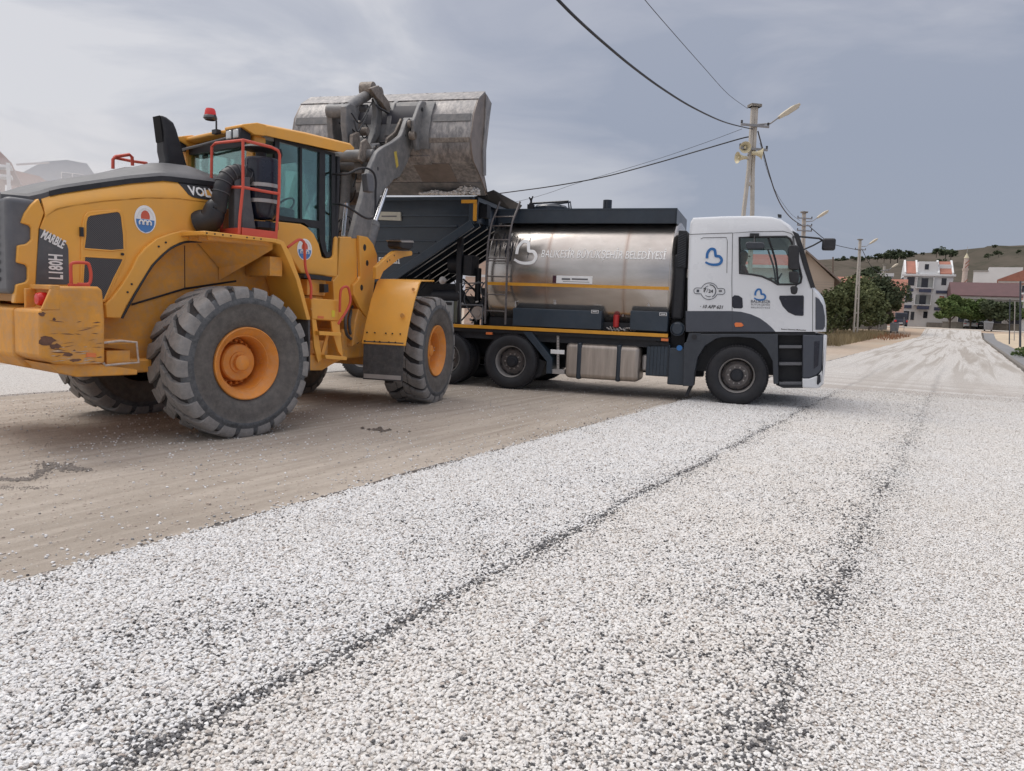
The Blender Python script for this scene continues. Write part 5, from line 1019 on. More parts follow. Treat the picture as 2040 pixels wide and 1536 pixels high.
# catwalk and fittings
ca, cb = TP([(1000, 421), (1349, 440)], -.86)
cat = MB().box(-4.62, -1.225, -.86, -.80, 3.16, 3.43).box(-4.62, -1.225, .80, .86, 3.16, 3.43).box(-4.62, -1.225, -.8, .8, 3.24, 3.29).box(-1.26, -1.22, -.86, .86, 3.16, 3.43).build('catwalk', NAVY, lorry, bevel=.006)
MB().box(-4.62, -1.222, -.868, -.80, 3.405, 3.432).build('catwalk_lip', NAVYL, cat)
c = un('T', 1098, 415, 1, -.2); MB().lathe([(.0, .12), (.30, .12), (.34, .08), (.34, -.1)], (c.x, -.2, 3.45), 'z', 28).tube([(c.x-.42, -.35, 3.42), (c.x-.40, -.35, 3.60), (c.x+.38, -.35, 3.64), (c.x+.42, -.35, 3.40)], .022).tube([(c.x-.3, -.1, 3.58), (c.x+.36, -.1, 3.66), (c.x+.4, -.1, 3.42)], .02).build('manhole_hatch', NAVY, cat)
c = un('T', 1058, 405, 1, -.5); MB().tube([(c.x, -.5, 3.3), (c.x, -.5, 3.68)], .022).tube([(c.x-.04, -.5, 3.70), (c.x+.0, -.5, 3.60), (c.x+.03, -.5, 3.72)], .015).obox((c.x, -.5, 3.52), (.06, 0, 0), (0, .05, 0), (0, 0, .04)).build('relief_valve', CHAS, cat)
c = un('T', 1210, 410, 1, -.3); MB().cyl((c.x, -.3, 3.2), (c.x, -.3, 3.66), .085, None, 20).build('flue_pipe', NAVY, cat)
# ladder
lad = MB(); zs = [3.56, 3.48]+[3.4-.12*i for i in range(19)]
def lp_(z): return float(np.interp(z, [1.2, 2.2, 2.55, 2.8, 3.0, 3.15, 3.3, 3.42, 3.5, 3.56], [-1.27, -1.29, -1.28, -1.235, -1.16, -1.085, -1.0, -.935, -.90, -.88]))
for x in (-4.66, -4.25):
    lad.tube(smoothpath([(x+.06*max(0, (z-3.2)/.3), lp_(z), z) for z in zs[::2]+[zs[-1]]], 4), .021, 8)
for py in (432, 451.5, 478, 515, 520, 551, 587, 620):
    z = un('T', 994, py, 1, -1.22).z if py > 455 else un('T', 998, py, 1, -1.0).z
    lad.tube([(-4.66, lp_(z)-.005, z), (-4.25, lp_(z)-.005, z)], .012, 6)
lad.build('ladder', mat('ladder_steel', (.11, .10, .105), .45, metal=.4, var=.3, scale=8, dust=.3), lorry)
# side lockers and pipework
tb = tbox('side_locker', (1022, 613), (1197, 657), -1.20, -.8, NAVYL, .012); tb2 = tbox('side_locker', (1256, 618.5), (1329, 661), -1.20, -.8, NAVYL, .012)
for (px, py, par) in ((1185, 621, tb), (1321, 626, tb2)):
    tbox('maker_plate', (px-7, py-3.5), (px+7, py+3.5), -1.208, -1.19, DECALW, .001, par); tbox('maker_plate_face', (px-6, py-2.6), (px+6, py+2.6), -1.2105, -1.2, CHAS, .001, par)
    tbox('maker_plate_mark', (px-4.5, py-.9), (px+4.5, py+.9), -1.2125, -1.21, DECALW, 0, par)
MB().box(-4.66, -1.24, -1.02, -.5, 1.14, 1.35).build('tank_cradle', CHAS, lorry)
c = t_(1227.5, 640, -1.05); MB().lathe([(.0, .12), (.05, .12), (.055, .10), (.055, -.1), (.04, -.115), (0, -.115)], (c[0], -1.05, c[2]), 'z', 18).build('red_filter', mat('filter_red', (.45, .03, .03), .4), lorry)
mb = MB(); rs = random.Random(9)
for i in range(9):
    x = -2.35+i*.058; mb.tube([(x, -1.05, 1.25+rs.uniform(-.03, .03)), (x+.05, -1.08, 1.23+rs.uniform(-.03, .03)), (x+.1, -1.0, 1.24+rs.uniform(-.04, .04))], .016, 6)
mb.tube([t_(1240, 630, -1.0), t_(1245, 622, -1.02), t_(1256, 621, -1.0)], .02).build('hose_fittings', SILV, lorry)
# ---- hopper ----
hx = [(-8.45, 3.64), (-5.0, 3.60), (-4.97, 3.16), (-6.85, 1.96), (-8.45, 1.96)]
hop = MB().prism(hx, -1.25, 1.25).build('chipping_hopper', NAVY, lorry, smooth=30)
cut(hop, [MB().prism([(-8.38, 4.2), (-5.06, 4.2), (-5.04, 3.2), (-6.87, 2.05), (-8.38, 2.05)], -1.19, 1.19)])
mb = MB()
def hrail(py0, w_, px=800, proud=.03):
    z = un('T', px, py0, 1, -1.25).z; xr = -4.99 if z > 3.16 else -4.97-(3.16-z)/(3.16-1.96)*1.88-.16; mb.box(-8.44, xr, -1.25-proud, -1.2, z-w_/2, z+w_/2)
mb2 = mb
hrail(396, .07, 860, .035); hrail(451, .035); hrail(503, .035, 800); hrail(430, .03, 860, .02); hrail(480, .03, 820, .02)
mb.build('hopper_rib', NAVYL, hop, bevel=.005)
for s in (-1, 1): MB().bar((-4.985, s*1.275, 3.10), (-6.92, s*1.275, 1.87), .05, .16).box(-5.06, -4.95, min(s*1.285, s*1.2), max(s*1.285, s*1.2), 3.1, 3.6).build('hopper_edge_beam', NAVYL, hop, bevel=.006)
mb = MB()
for y in np.linspace(-1.0, 1.0, 6): mb.bar((-4.95, y, 3.12), (-6.85, y, 1.91), .06, .1)
for y in (-1.22, -.6, 0, .6, 1.22): mb.box(-4.97, -4.90, y-.03, y+.03, 3.12, 3.6)
mb.box(-4.97, -4.89, -1.25, 1.25, 3.52, 3.6).build('hopper_stiffener', NAVY, hop)
tbox('orange_corner_mark', (919, 398), (949, 404.5), -1.289, -1.26, ORGS, .001, hop); tbox('orange_corner_mark', (943, 405), (948.5, 440), -1.290, -1.26, ORGS, .001, hop)
q = TP([(751, 422), (799, 423), (800, 440), (751, 438)], -1.26); MB().prism(q, -1.296, -1.2).build('hopper_plate', mat('plate_cream', (.52, .51, .44), .5, var=.1, scale=10), hop); tbox('plate_mark', (760, 429.5), (790, 432), -1.2985, -1.29, GREYL, 0, hop)
tt('BALIKESİR BÜYÜKŞEHİR BELEDİYESİ', 797, 520, 12, m=DECALW, par=hop, y=-1.256, align='RIGHT', bold=.02, sx=.8)
f2 = un('T', 1040, 409, 1, 1.25); n2 = un('T', 984, 378.5, 1, -1.25)
MB().add([(-4.98, -1.27, 3.60), (n2.x, -1.27, n2.z), (f2.x, 1.25, f2.z), (-4.98, 1.25, 3.60)]+[(-4.98, -1.27, 3.585), (n2.x, -1.27, n2.z-.015), (f2.x, 1.25, f2.z-.015), (-4.98, 1.25, 3.585)], [(0, 1, 2, 3), (7, 6, 5, 4), (0, 4, 5, 1), (1, 5, 6, 2), (2, 6, 7, 3), (3, 7, 4, 0)]).build('hopper_flap', CHAS, hop)
MB().box(-4.95, -4.80, -1.0, -.8, 3.25, 3.5).build('flap_latch', CHAS, hop)
# hopper supports + machinery between hopper and tank
for y in (-1.0, 1.0):
    for x, z in ((-5.33, 2.95), (-6.65, 2.05), (-8.15, 2.0)): MB().box(x-.05, x+.05, y-.05, y+.05, 1.13, z).build('hopper_post', CHAS, hop)
eng = MB(); c = t_(921, 527, -.75); eng.cyl((c[0]-.25, -.75, c[2]), (c[0]+.2, -.75, c[2]), .19, None, 20).box(c[0]+.12, c[0]+.30, -1.0, -.6, c[2]-.22, c[2]+.17)
eng.box(-6.1, -5.3, -.9, -.1, 1.5, 1.75).cyl((-5.9, -.95, 1.72), (-5.25, -.95, 1.72), .13, None, 18).box(-5.0, -4.78, -.6, .3, 1.15, 1.8)
eng.cyl((-5.05, -.7, 1.1), (-5.05, -.7, 2.3), .06).tube(smoothpath([(-4.9, -.8, 1.9), (-4.86, -.85, 1.7), (-4.95, -.9, 1.5), (-5.1, -.9, 1.45)]), .05)
eng.build('burner_engine', CHAS, lorry, bevel=.01)
mb = MB(); mb.cyl((-4.93, -1.0, 1.42), (-4.93, -.7, 1.42), .13, None, 20).cyl((-4.93, -1.02, 1.42), (-4.93, -1.0, 1.42), .07, None, 16); mb.build('pump_motor', SILV, lorry)
mb = MB(); mb.tube([t_(918, 648, -1.1), t_(917, 565, -1.1), t_(962, 563, -1.1)], .016).tube([t_(918, 607, -1.1), t_(962, 608, -1.1), t_(960, 648, -1.1)], .016).tube([t_(905, 560, -1.0), t_(915, 585, -1.05), t_(905, 645, -1.05)], .012).tube(smoothpath([t_(955, 560, -.9), t_(935, 575, -1), t_(925, 600, -1), t_(950, 640, -1)]), .012).tube(smoothpath([t_(968, 560, -.9), t_(958, 575, -1), t_(962, 590, -1), t_(972, 588, -1)]), .012)
mb.build('hose_rack', GREYL, lorry)
cb_ = tbox('control_box', (881, 599), (902, 642), -1.1, -.85, mat('control_grey', (.33, .35, .36), .5, var=.08), .012); tbox('control_box_side', (902, 600), (910, 643), -1.06, -.87, mat('olive_trim', (.14, .15, .11), .6), .004)
tbox('control_panel', (888, 601.5), (900, 608), -1.108, -1.08, BLK, .002, cb_)
rs = random.Random(21); mb = MB()
for i in range(26):
    c = Vector((rs.uniform(-6.4, -4.75), rs.uniform(-1.0, -.5), rs.uniform(1.18, 2.1))); d = Vector((rs.uniform(-.3, .3), rs.uniform(-.1, .1), rs.uniform(-.35, .35)))
    mb.tube(smoothpath([c-d, c+Vector((rs.uniform(-.06, .06), .05, rs.uniform(-.06, .06))), c+d], 3), rs.uniform(.008, .022), 6)
mb.build('hydraulic_hoses', CHAS, lorry)
mb = MB()
for i in range(14):
    c = Vector((rs.uniform(-5.9, -4.75), rs.uniform(-1.05, -.9), rs.uniform(1.17, 1.65))); mb.cyl(c, c+Vector((rs.uniform(-.05, .05), -.03, rs.uniform(-.05, .05))), rs.uniform(.012, .03), None, 8)
mb.build('pipe_couplings', SILV, lorry)
c = t_(886, 559, -1.0); MB().lathe([(0, .02), (.05, .01), (.07, -.02), (.075, -.06), (.0, -.08)], (c[0], -1.05, c[2]), 'y', 18).build('work_lamp', SILV, lorry)
MB().box(-8.35, -5.5, -.75, -.65, 1.12, 1.98).build('dark_gap_panel', CHAS, lorry); MB().box(-8.4, -8.3, -1.1, 1.1, .7, 1.98).build('spreader_back', CHAS, lorry)  # first box: plain black panel added to darken the gap under the hopper
# chippings heaped in the hopper
def heap():
    n = 6000; x = rng.uniform(-8.3, -5.1, n); y = rng.uniform(-1.17, 1.17, n)
    z = 3.28+.42*np.exp(-((x+5.25)/.45)**2)*(.75+.25*np.cos(y*2))+.03*rng.random(n); z = np.minimum(z, 3.69+.03*rng.random(n))
    return np.stack([x, y, z], 1)
hp_ = heap(); o = stones('hopper_chippings', hp_, rng.uniform(.012, .024, len(hp_)), np.zeros(len(hp_)), 'white chippings heaped in the navy hopper below the bucket', 9); o.matrix_world = FM['T']
# ================= WHEEL LOADER =================
ldr = empty('wheel_loader', FM['L'], label='yellow wheel loader with its bucket raised over the navy hopper', cat='wheel loader')
def LPs(pts, y): return sd('L', pts, y)
def l_(px, py, y): q = un('L', px, py, 1, y); return (q.x, y, q.z)
def lx(px, py, x): q = un('L', px, py, 0, x); return (x, q.y, q.z)
def FPs(pts, y): return sd('F', pts, y)
def f_(px, py, y): q = un('F', px, py, 1, y); return (q.x, y, q.z)
def fx(px, py, x): q = un('F', px, py, 0, x); return (x, q.y, q.z)
def lpair(pts, y0, y1, name, m, par=None, front=False, **k):
    out = []
    for q, e in ((y0, y1), (-y1, -y0)):
        b = MB().prism(pts, q, e)
        if front: b.xf(F2L)
        out.append(b.build(name, m, par or ldr, **k))
    return out
RT, ZC = .85, .822
def lug(mb, sgn, k, N_, c, flip):
    P = 2*PI/N_; base = k*P+(0 if sgn > 0 else P*.5)
    def sh(y): 
        q = [(0, 0), (.10, .34), (.17, .62), (.23, .66), (.36, .80)]
        return float(np.interp(y, [a for a, b in q], [b for a, b in q]))*P
    def wd(y): return float(np.interp(y, [0, .10, .17, .24, .34], [.74, .64, .58, .66, .74]))*P
    for st in ([(.004, RT), (.05, RT), (.095, RT)], [(.104, RT), (.17, RT), (.24, RT-.002), (.28, RT-.006), (.305, RT-.02), (.322, RT-.05), (.330, RT-.10)]):
        nv = []; nf = []; nc = 5
        for (y, r) in st:
            a0 = base+sh(y); w_ = wd(y)
            for layer in (0, 1):
                for j in range(nc):
                    a = (a0+w_*(j/(nc-1)))*flip; inset = 0
                    rr = r if layer == 0 else min(r, RT)-.042
                    e = .006/RT*(1 if layer else 0)*(-1 if j == 0 else 1 if j == nc-1 else 0)*flip
                    nv.append((c[0]+rr*math.cos(a+e), c[1]+sgn*y, c[2]+rr*math.sin(a+e)))
        m = 2*nc
        for i in range(len(st)-1):
            for j in range(nc-1): nf.append((i*m+j, i*m+j+1, (i+1)*m+j+1, (i+1)*m+j))
            nf.append((i*m, (i+1)*m, (i+1)*m+nc, i*m+nc)); nf.append((i*m+nc-1, i*m+2*nc-1, (i+1)*m+2*nc-1, (i+1)*m+nc-1))
        for i in (0, len(st)-1):
            for j in range(nc-1): nf.append((i*m+j, i*m+j+1, i*m+nc+j+1, i*m+nc+j))
        mb.add(nv, nf)
def lwheel(mx, s, y0=1.14, name='wheel'):
    "big earthmover wheel, axle on local y"
    w = empty(name, mx, ldr); c = (0, 0, ZC); yc = s*y0
    mb = MB(); pr = []
    for (r, y) in [(.40, .27), (.44, .302), (.52, .325), (.60, .333), (.655, .332), (.662, .338), (.70, .338), (.708, .332), (.745, .328), (.78, .318), (.80, .30), (.810, .27), (.812, .1)]: pr.append((r, s*y))
    pr = pr+[(r, -h) for r, h in reversed(pr)]
    mb.lathe(pr, (0, yc, ZC), 'y', 96); nb_ = len(pr)-1; mb.m = [(1 if 10 <= i//96 < nb_-10 else 2 if 5 <= i//96 < nb_-5 else 0) for i in range(len(mb.f))]; mb.build('tyre', [SIDEW, GROOVE, SHOULD], w, smooth=50)
    mt = MB()
    for k in range(21):
        for sg in (-1, 1): lug(mt, sg, k, 21, (0, yc, ZC), 1)
    mt.build('tread', TREAD, w, smooth=40, bevel=.004, seg=1)
    yo = yc+s*.315
    m = MB(); m.lathe([(.395, yo-s*.10), (.408, yo-s*.045), (.404, yo-s*.012), (.392, yo-s*.006), (.38, yo-s*.02), (.345, yo-s*.045), (.318, yo-s*.075), (.312, yo-s*.085), (.304, yo-s*.085), (.296, yo-s*.10), (.288, yo-s*.14), (.276, yo-s*.34), (.0, yo-s*.34)], c, 'y', 72)
    m.lathe([(.21, yo-s*.34), (.208, yo-s*.20), (.195, yo-s*.185), (.12, yo-s*.180), (.118, yo-s*.165), (.108, yo-s*.160), (.088, yo-s*.160), (.086, yo-s*.115), (.078, yo-s*.108), (0, yo-s*.106)], c, 'y', 56)
    ro = m.build('rim', YELR, w, smooth=40)
    b = MB()
    for k in range(22):
        a = 2*PI*k/22; p = (.242*math.cos(a), 0, ZC+.242*math.sin(a))
        b.lathe([(0, yo-s*.275), (.012, yo-s*.277), (.019, yo-s*.285), (.02, yo-s*.34)], (p[0], 0, p[2]), 'y', 10)
    for k in range(6):
        a = 2*PI*k/6; b.lathe([(0, yo-s*.150), (.006, yo-s*.150), (.006, yo-s*.17)], (.1*math.cos(a), 0, ZC+.1*math.sin(a)), 'y', 6)
    b.build('wheel_bolts', YELR, w)
    v = MB().tube([(.28, yo-s*.18, ZC+.03), (.335, yo-s*.08, ZC+.05), (.345, yo-s*.06, ZC+.02), (.33, yo-s*.09, ZC-.01), (.27, yo-s*.2, ZC-.02)], .006, 6).build('valve_guard', CHROME, w)
    return w
for mx in (Matrix.Identity(4), F2L):
    for s in (-1, 1): lwheel(mx @ Matrix.Translation((0, 0, 0)), s)
HY = .80
# ---- engine hood ----
EY = .715
cre = [(90, 430), (97, 424), (112, 414), (150, 406), (210, 398), (290, 392), (350, 393), (424, 402)]
eX = LPs([(60, 399), (79, 394), (109, 385), (182, 374), (260, 363), (325, 357.5), (364, 362), (424, 369), (470, 378)], -EY); cX = LPs(cre, -HY)
def zi(L_, x): L_ = sorted(L_); return float(np.interp(x, [a for a, b in L_], [b for a, b in L_]))
def hy(x, z):
    c, e = zi(cX, x), zi(eX, x); u = min(1, max(0, (z-c)/(e-c))); return -(HY-(HY-EY)*u**1.5)
rg = []
for x in np.linspace(cX[0][0], cX[-1][0], 24):
    c, e = zi(cX, x), zi(eX, x); h_ = [(hy(x, c+(e-c)*u), c+(e-c)*u) for u in (0, .15, .35, .6, .8, 1)]
    rg.append([(x, -.6, c-.02), (x, -HY, c-.02)]+[(x, a, b) for a, b in h_]+[(x, -a, b) for a, b in reversed(h_)]+[(x, HY, c-.02), (x, .6, c-.02)])
MB().loft(rg).build('hood_shoulder', YEL, ldr, smooth=45)
side = LPs([(90, 430), (97, 424), (112, 414), (150, 406), (210, 398), (290, 392), (350, 393), (424, 402), (424, 420), (423, 455), (409, 462), (364, 461), (336, 468), (312, 477), (290, 494), (273, 513), (260, 540), (240, 566), (221, 592), (208, 603), (150, 605), (74, 604), (73, 566), (80, 455)], -HY)
hood = MB().prism(side, -HY, HY).build('engine_hood', YEL, ldr, bevel=.006, seg=2)
cpc = LPs([(77, 395), (61, 408), (49, 425), (42, 444), (59, 449), (62, 455), (62, 478), (52, 486), (35, 489), (33, 523), (50, 527), (55, 532), (55, 556), (51, 562), (32, 567), (28, 604), (72, 604), (72, 566), (78, 455), (88, 424)], -HY+.01)
lpair(cpc, -HY+.005, -HY+.09, 'rear_hood_corner', YEL, bevel=.012)
MB().box(-2.09, -1.78, -.765, .765, 1.5, 2.40).build('radiator_casing', GREYL, ldr, bevel=.05, seg=4)
mb = MB()
for i in range(9): mb.box(-2.105, -2.085, -.6, .6, 1.62+i*.08, 1.655+i*.08)
mb.build('radiator_louvres', GREYC, ldr, bevel=.005)
# grey top cover
rX = LPs([(10, 397), (38, 382), (89, 365), (127, 356), (178, 349), (260, 335), (307, 323.7), (335, 325), (375, 330), (417, 348), (440, 352)], -.35)
rings = []
for x in np.linspace(-2.08, .42, 26):
    e, r = zi(eX, x), zi(rX, x); r = max(r, e+.02); t = .715 if x > -1.9 else .715-(-1.9-x)*.5
    half = [(t, e-.05), (t+.012, e-.005), (t+.008, e+.035), (t-.03, e+.055+(r-e)*.12), (t-.16, e+(r-e)*.60), (.42, e+(r-e)*.93), (.35, r), (.28, r+.004), (.2, r-.012), (0, r-.01)]
    rings.append([(x, -a, b) for a, b in half]+[(x, a, b) for a, b in reversed(half[:-1])])
top = MB().loft(rings).build('hood_cover', GREYC, ldr, smooth=30)
mb = MB(); pts = [(x, -.0, zi(eX, x)+.012) for x in np.linspace(-1.7, .40, 20)]; mb.loft([[(p[0], -.742, p[2]-.024), (p[0], -.738, p[2]+.028), (p[0], -.71, p[2]+.03), (p[0], -.70, p[2]-.022)] for p in pts]); mb.build('cover_lip', BLK, top)
# decals on the hood
Y1 = -HY-.003
b1 = LPs([(80, 455), (88, 459), (112, 471), (128, 481), (134, 488), (136.5, 497), (138, 567), (72, 567), (75, 510)], Y1); MB().prism(b1, Y1, -HY+.02).build('model_badge', GREYC, hood, bevel=.002)
def tl(s, c, right, up, hgt, m, par=hood, width=None, bold=.02, shear=0, name='lettering', sx=1):
    o = text(s, name, par, c, right, up, hgt/.72, m, sx, shear, bold, .002)
    if width:
        r = Vector(right).normalized(); c = Vector(c); d = [(v.co-c).dot(r) for v in o.data.vertices]; k = width/(max(d)-min(d)); mid = (max(d)+min(d))/2
        for v, e in zip(o.data.vertices, d): v.co += r*((e-mid)*k-e)
    return o
def vec(a, b): return (b[0]-a[0], b[1]-a[1], b[2]-a[2])
a, b = l_(84, 466, Y1-.002), l_(128, 489, Y1-.002); r_ = Vector(vec(a, b)); u_ = Vector((0, 1, 0)).cross(-r_).normalized(); u_ = u_ if u_.z > 0 else -u_
tl('MARBLE', tuple((Vector(a)+Vector(b))/2), r_, u_, .085, WHITEM, width=r_.length, bold=.035)
a, b = l_(113, 556, Y1-.002), l_(112, 507, Y1-.002); r_ = Vector(vec(a, b)); tl('L180H', tuple((Vector(a)+Vector(b))/2), r_, (-1, 0, 0), .125, WHITEM, width=r_.length, bold=.03)
b2 = LPs([(361.5, 362.5), (386, 364.5), (424, 370), (424, 399.5), (400, 396), (383, 392.5), (376, 387)], Y1); b2m = MB().prism(b2, Y1, -HY+.03)
b2m.v = [(x, hy(x, z)-(.006 if y < -.79 else -.02), z) for x, y, z in b2m.v]; b2m.build('maker_badge', BLK, hood)
a, b = l_(383, 380, Y1-.002), l_(420, 385.5, Y1-.002); r_ = Vector(vec(a, b)); o = tl('VOLVO', tuple(Vector(a)+r_*.85), r_, UP, .10, WHITEM, width=r_.length*1.95, bold=.035)
for v in o.data.vertices: v.co.y = hy(v.co.x, v.co.z)-.009
# grille door
dfr = [(164, 442), (167, 430), (173, 423), (184, 420), (232, 417), (240, 420), (244.5, 428), (249.5, 463), (250.5, 507), (246, 525), (232, 556), (212, 594), (208, 602), (160, 602), (159, 560), (161, 470)]
gd = MB().prism(LPs(dfr, -HY), -HY-.014, -HY+.03).build('grille_door', YEL, hood, bevel=.006)
up_ = [(171, 442), (174, 432), (180, 428.5), (233, 421), (239, 424), (242, 432), (246, 468), (247, 497), (222, 499.5), (168, 495.5), (167.5, 490), (170, 470)]
lw = [(168, 512), (172, 511), (240, 515), (245, 517), (241, 527), (227, 554), (208, 596), (203, 599), (166, 599), (165, 560)]
for q in (up_, lw): MB().prism(LPs(q, -HY-.016), -HY-.018, -HY).build('air_screen', SCREEN, gd)
for q, nm in ((up_, 0), (lw, 0)):
    P = LPs(q, -HY-.016); MB().tube([(x, -HY-.016, z) for x, z in P], .008, 6, closed=True).build('screen_frame', YEL, gd)
c = l_(243.5, 506.5, -HY-.02); MB().cyl((c[0], -HY-.035, c[2]), (c[0], -HY, c[2]), .014).build('door_latch', BLK, gd); c = l_(162, 461, -HY-.01); MB().box(c[0]-.015, c[0]+.015, -HY-.03, -HY, c[2]-.05, c[2]+.04).build('door_hinge', BLK, gd)
def emblem(c, rx, rz, y, par):
    e = MB().lathe([(0, 0), (1, 0)], (0, 0, 0), 'y', 40); e.v = [(c[0]+p[0]*rx, y, c[2]+p[2]*rz) for p in e.v]; base = e.build('town_emblem', DECALW, par, fix=False)
    sh = [(-.86, -.02), (-.84, -.3), (-.72, -.58), (-.45, -.82), (0, -.96), (.45, -.82), (.72, -.58), (.84, -.3), (.86, -.02)]
    MB().add([(c[0]+x*rx, y-.002, c[2]+z*rz) for x, z in sh], [tuple(range(len(sh)))]).build('emblem_shield', LBLUE, base, fix=False, smooth=0)
    su = [(.42*math.cos(R(t)), .18+.46*math.sin(R(t))) for t in range(-20, 201, 20)]; MB().add([(c[0]+x*rx, y-.003, c[2]+z*rz) for x, z in su], [tuple(range(len(su)))]).build('emblem_sun', EMR, base, fix=False, smooth=0)
    mb = MB()
    for k in range(3):
        cx = -.4+.38*k; w_ = [(cx+.17*math.cos(R(t)), -.28+.18*math.sin(R(t))) for t in range(-40, 221, 20)]
        mb.tube([(c[0]+x*rx, y-.004, c[2]+z*rz) for x, z in w_], rx*.075, 5)
    mb.tube([(c[0]+.78*rx*math.cos(R(t)), y-.002, c[2]+.80*rz*math.sin(R(t))) for t in range(10, 171, 10)], rx*.05, 4).build('emblem_marks', WHITEM, base)
emblem(l_(289.5, 437, Y1-.002), .115, .145, Y1-.002, hood)
# fender arc band + rubber strip
arcp = LPs([(409, 460), (364, 459), (336, 466), (312, 475), (290, 492), (273, 511), (260, 538), (240, 570), (221, 594), (209, 606), (210, 633), (239, 634), (250, 610), (262, 590), (277, 566), (300, 529), (318, 510), (338, 493), (356, 484), (371, 480), (401, 479)], -HY-.03)
MB().prism(arcp, -HY-.05, -HY+.25).build('fender_arch', YEL, ldr, bevel=.01)
mb = MB(); mb.tube(smoothpath([l_(q[0], q[1], -HY-.045) for q in ((401, 481), (371, 482), (356, 487), (340, 495), (320, 512), (301, 533), (279, 569), (265, 593), (243, 634))], 4), .013, 8); mb.build('rubber_seal', BLK, ldr)
mb = MB()
for q in ((378, 472), (393, 473), (330, 483), (316, 491), (262, 566), (254, 582)): c = l_(q[0], q[1], -HY-.05); mb.cyl((c[0], c[1]-.008, c[2]), (c[0], c[1]+.01, c[2]), .011, None, 8)
mb.build('arch_bolts', BLK, ldr)
# inner body wall
wall = LPs([(205, 575), (262, 545), (330, 478), (412, 465), (640, 470), (640, 740), (205, 742)], -.70); MB().prism([(-1.55, .78), (1.15, .82), (1.15, 1.9), (1.0, 2.35), (-1.0, 2.35), (-1.55, 1.6)], -.70, .70).build('rear_frame', YELD, ldr, bevel=.03)
a = LPs([(262, 607), (368, 575), (470, 560)], -.705); MB().tube([(x, -.705, z) for x, z in a], .012, 6).box(a[1][0], a[1][0]+.006, -.706, -.7, a[1][1], 2.1).build('frame_seam', BLK, ldr)
MB().box(-1.6, 1.0, -.9, .9, .72, .86).build('belly_plate', YELD, ldr, bevel=.02)
MB().cyl((0, -.9, ZC), (0, .9, ZC), .19).box(-.25, .25, -.35, .35, .6, 1.05).build('rear_axle', YELD, ldr, bevel=.02)
# ---- counterweight ----
def cwp(pts, y): return LPs(pts, y)
CY = 1.32
prof_ = [(-2.04, .93), (-2.04, 1.36), (-2.02, 1.385), (-1.98, 1.39), (-1.98, 1.55), (-1.965, 1.575), (-1.53, 1.60), (-1.49, 1.57), (-1.475, 1.3), (-1.48, .87), (-1.70, .86), (-1.90, .90)]
mb = MB()
for s in (-1, 1):
    q = [(-2.05, .94), (-2.05, 1.37), (-1.90, 1.39), (-1.90, 1.585), (-1.53, 1.60), (-1.49, 1.57), (-1.475, 1.3), (-1.48, .87), (-1.72, .855), (-1.93, .88)]
    mb.loft([[(x, s*CY, z) for x, z in q], [(x-.01, s*.95, z) for x, z in q], [(x, s*.75, z) for x, z in q]])
mb.loft([[(x, y, z) for x, z in [(-2.06, .92), (-2.06, 1.37), (-1.9, 1.39), (-1.5, 1.39), (-1.48, .84), (-1.95, .80)]] for y in (-.76, .76)])
cwt = mb.build('counterweight', YELD, ldr, bevel=.028, seg=3)
MB().loft([[(x, y, z) for x, z in [(-1.98, .88), (-1.5, .86), (-1.15, .79), (-1.15, .74), (-1.72, .745), (-1.9, .80)]] for y in (-1.28, 1.28)]).build('counterweight_keel', YELD, cwt, bevel=.01)
for s in (-1, 1): MB().box(-1.95, -1.87, min(s*.86, s*1.32), max(s*.86, s*1.32), 1.552, 1.598).prism([(-2.03, 1.37), (-1.95, 1.56), (-1.87, 1.56), (-1.87, 1.37)], min(s*1.285, s*1.322), max(s*1.285, s*1.322)).box(-2.0, -1.87, min(s*.86, s*.90), max(s*.86, s*.90), 1.37, 1.56).build('lamp_hood', YELD, cwt, bevel=.01)
for s in (-1, 1):
    c = (-1.94, s*1.10, 1.465); MB().lathe([(0, -.05), (.05, -.045), (.062, -.02), (.065, .05)], c, 'x', 20).build('tail_lamp', REDL, cwt); MB().box(-1.935, -1.90, min(s*1.02, s*.94), max(s*1.02, s*.94), 1.42, 1.52).build('tail_reflector', REDL, cwt, bevel=.005)
q = LPs([(172, 703), (191, 704), (191, 712), (172, 711)], -CY-.004); MB().prism(q, -CY-.008, -CY).build('side_reflector', ORG, cwt)
# scrapes on the counterweight
SCR = mat('bare_scrape', (.15, .075, .05), .7, var=.3, scale=20); SCRW = mat('pale_scrape', (.55, .42, .3), .6, var=.3, scale=20)
rs = random.Random(5)
def scratches(par, n, box, y, m, ln=(.02, .16), wd_=(.002, .007), sl=(.0, .0)):
    mb = MB()
    for i in range(n):
        px, py = rs.uniform(*box[:2]), rs.uniform(*box[2:]); c = l_(px, py, y); l = rs.uniform(*ln); w_ = rs.uniform(*wd_); s_ = rs.uniform(-.1, .1)+sl[0]
        mb.add([(c[0]-l/2, y, c[2]-s_*l-w_/2), (c[0], y, c[2]-w_), (c[0]+l/2, y, c[2]+s_*l), (c[0]+.1*l, y, c[2]+w_)], [(0, 1, 2, 3)])
    mb.build('scratch_marks', m, par, fix=False, smooth=0)
scratches(cwt, 26, (100, 200, 640, 722), -CY-.002, SCR); scratches(cwt, 16, (105, 195, 690, 724), -CY-.0025, SCRW)
def blot(par, px, py, r, y, m, seed, k=1):
    rr = random.Random(seed); c = l_(px, py, y); MB().add([(c[0]+r*k*math.cos(a)*rr.uniform(.5, 1.1), y, c[2]+r*math.sin(a)*rr.uniform(.5, 1.1)) for a in np.linspace(0, 6.0, 14)], [tuple(range(14))]).build('paint_chip', m, par, fix=False, smooth=0)
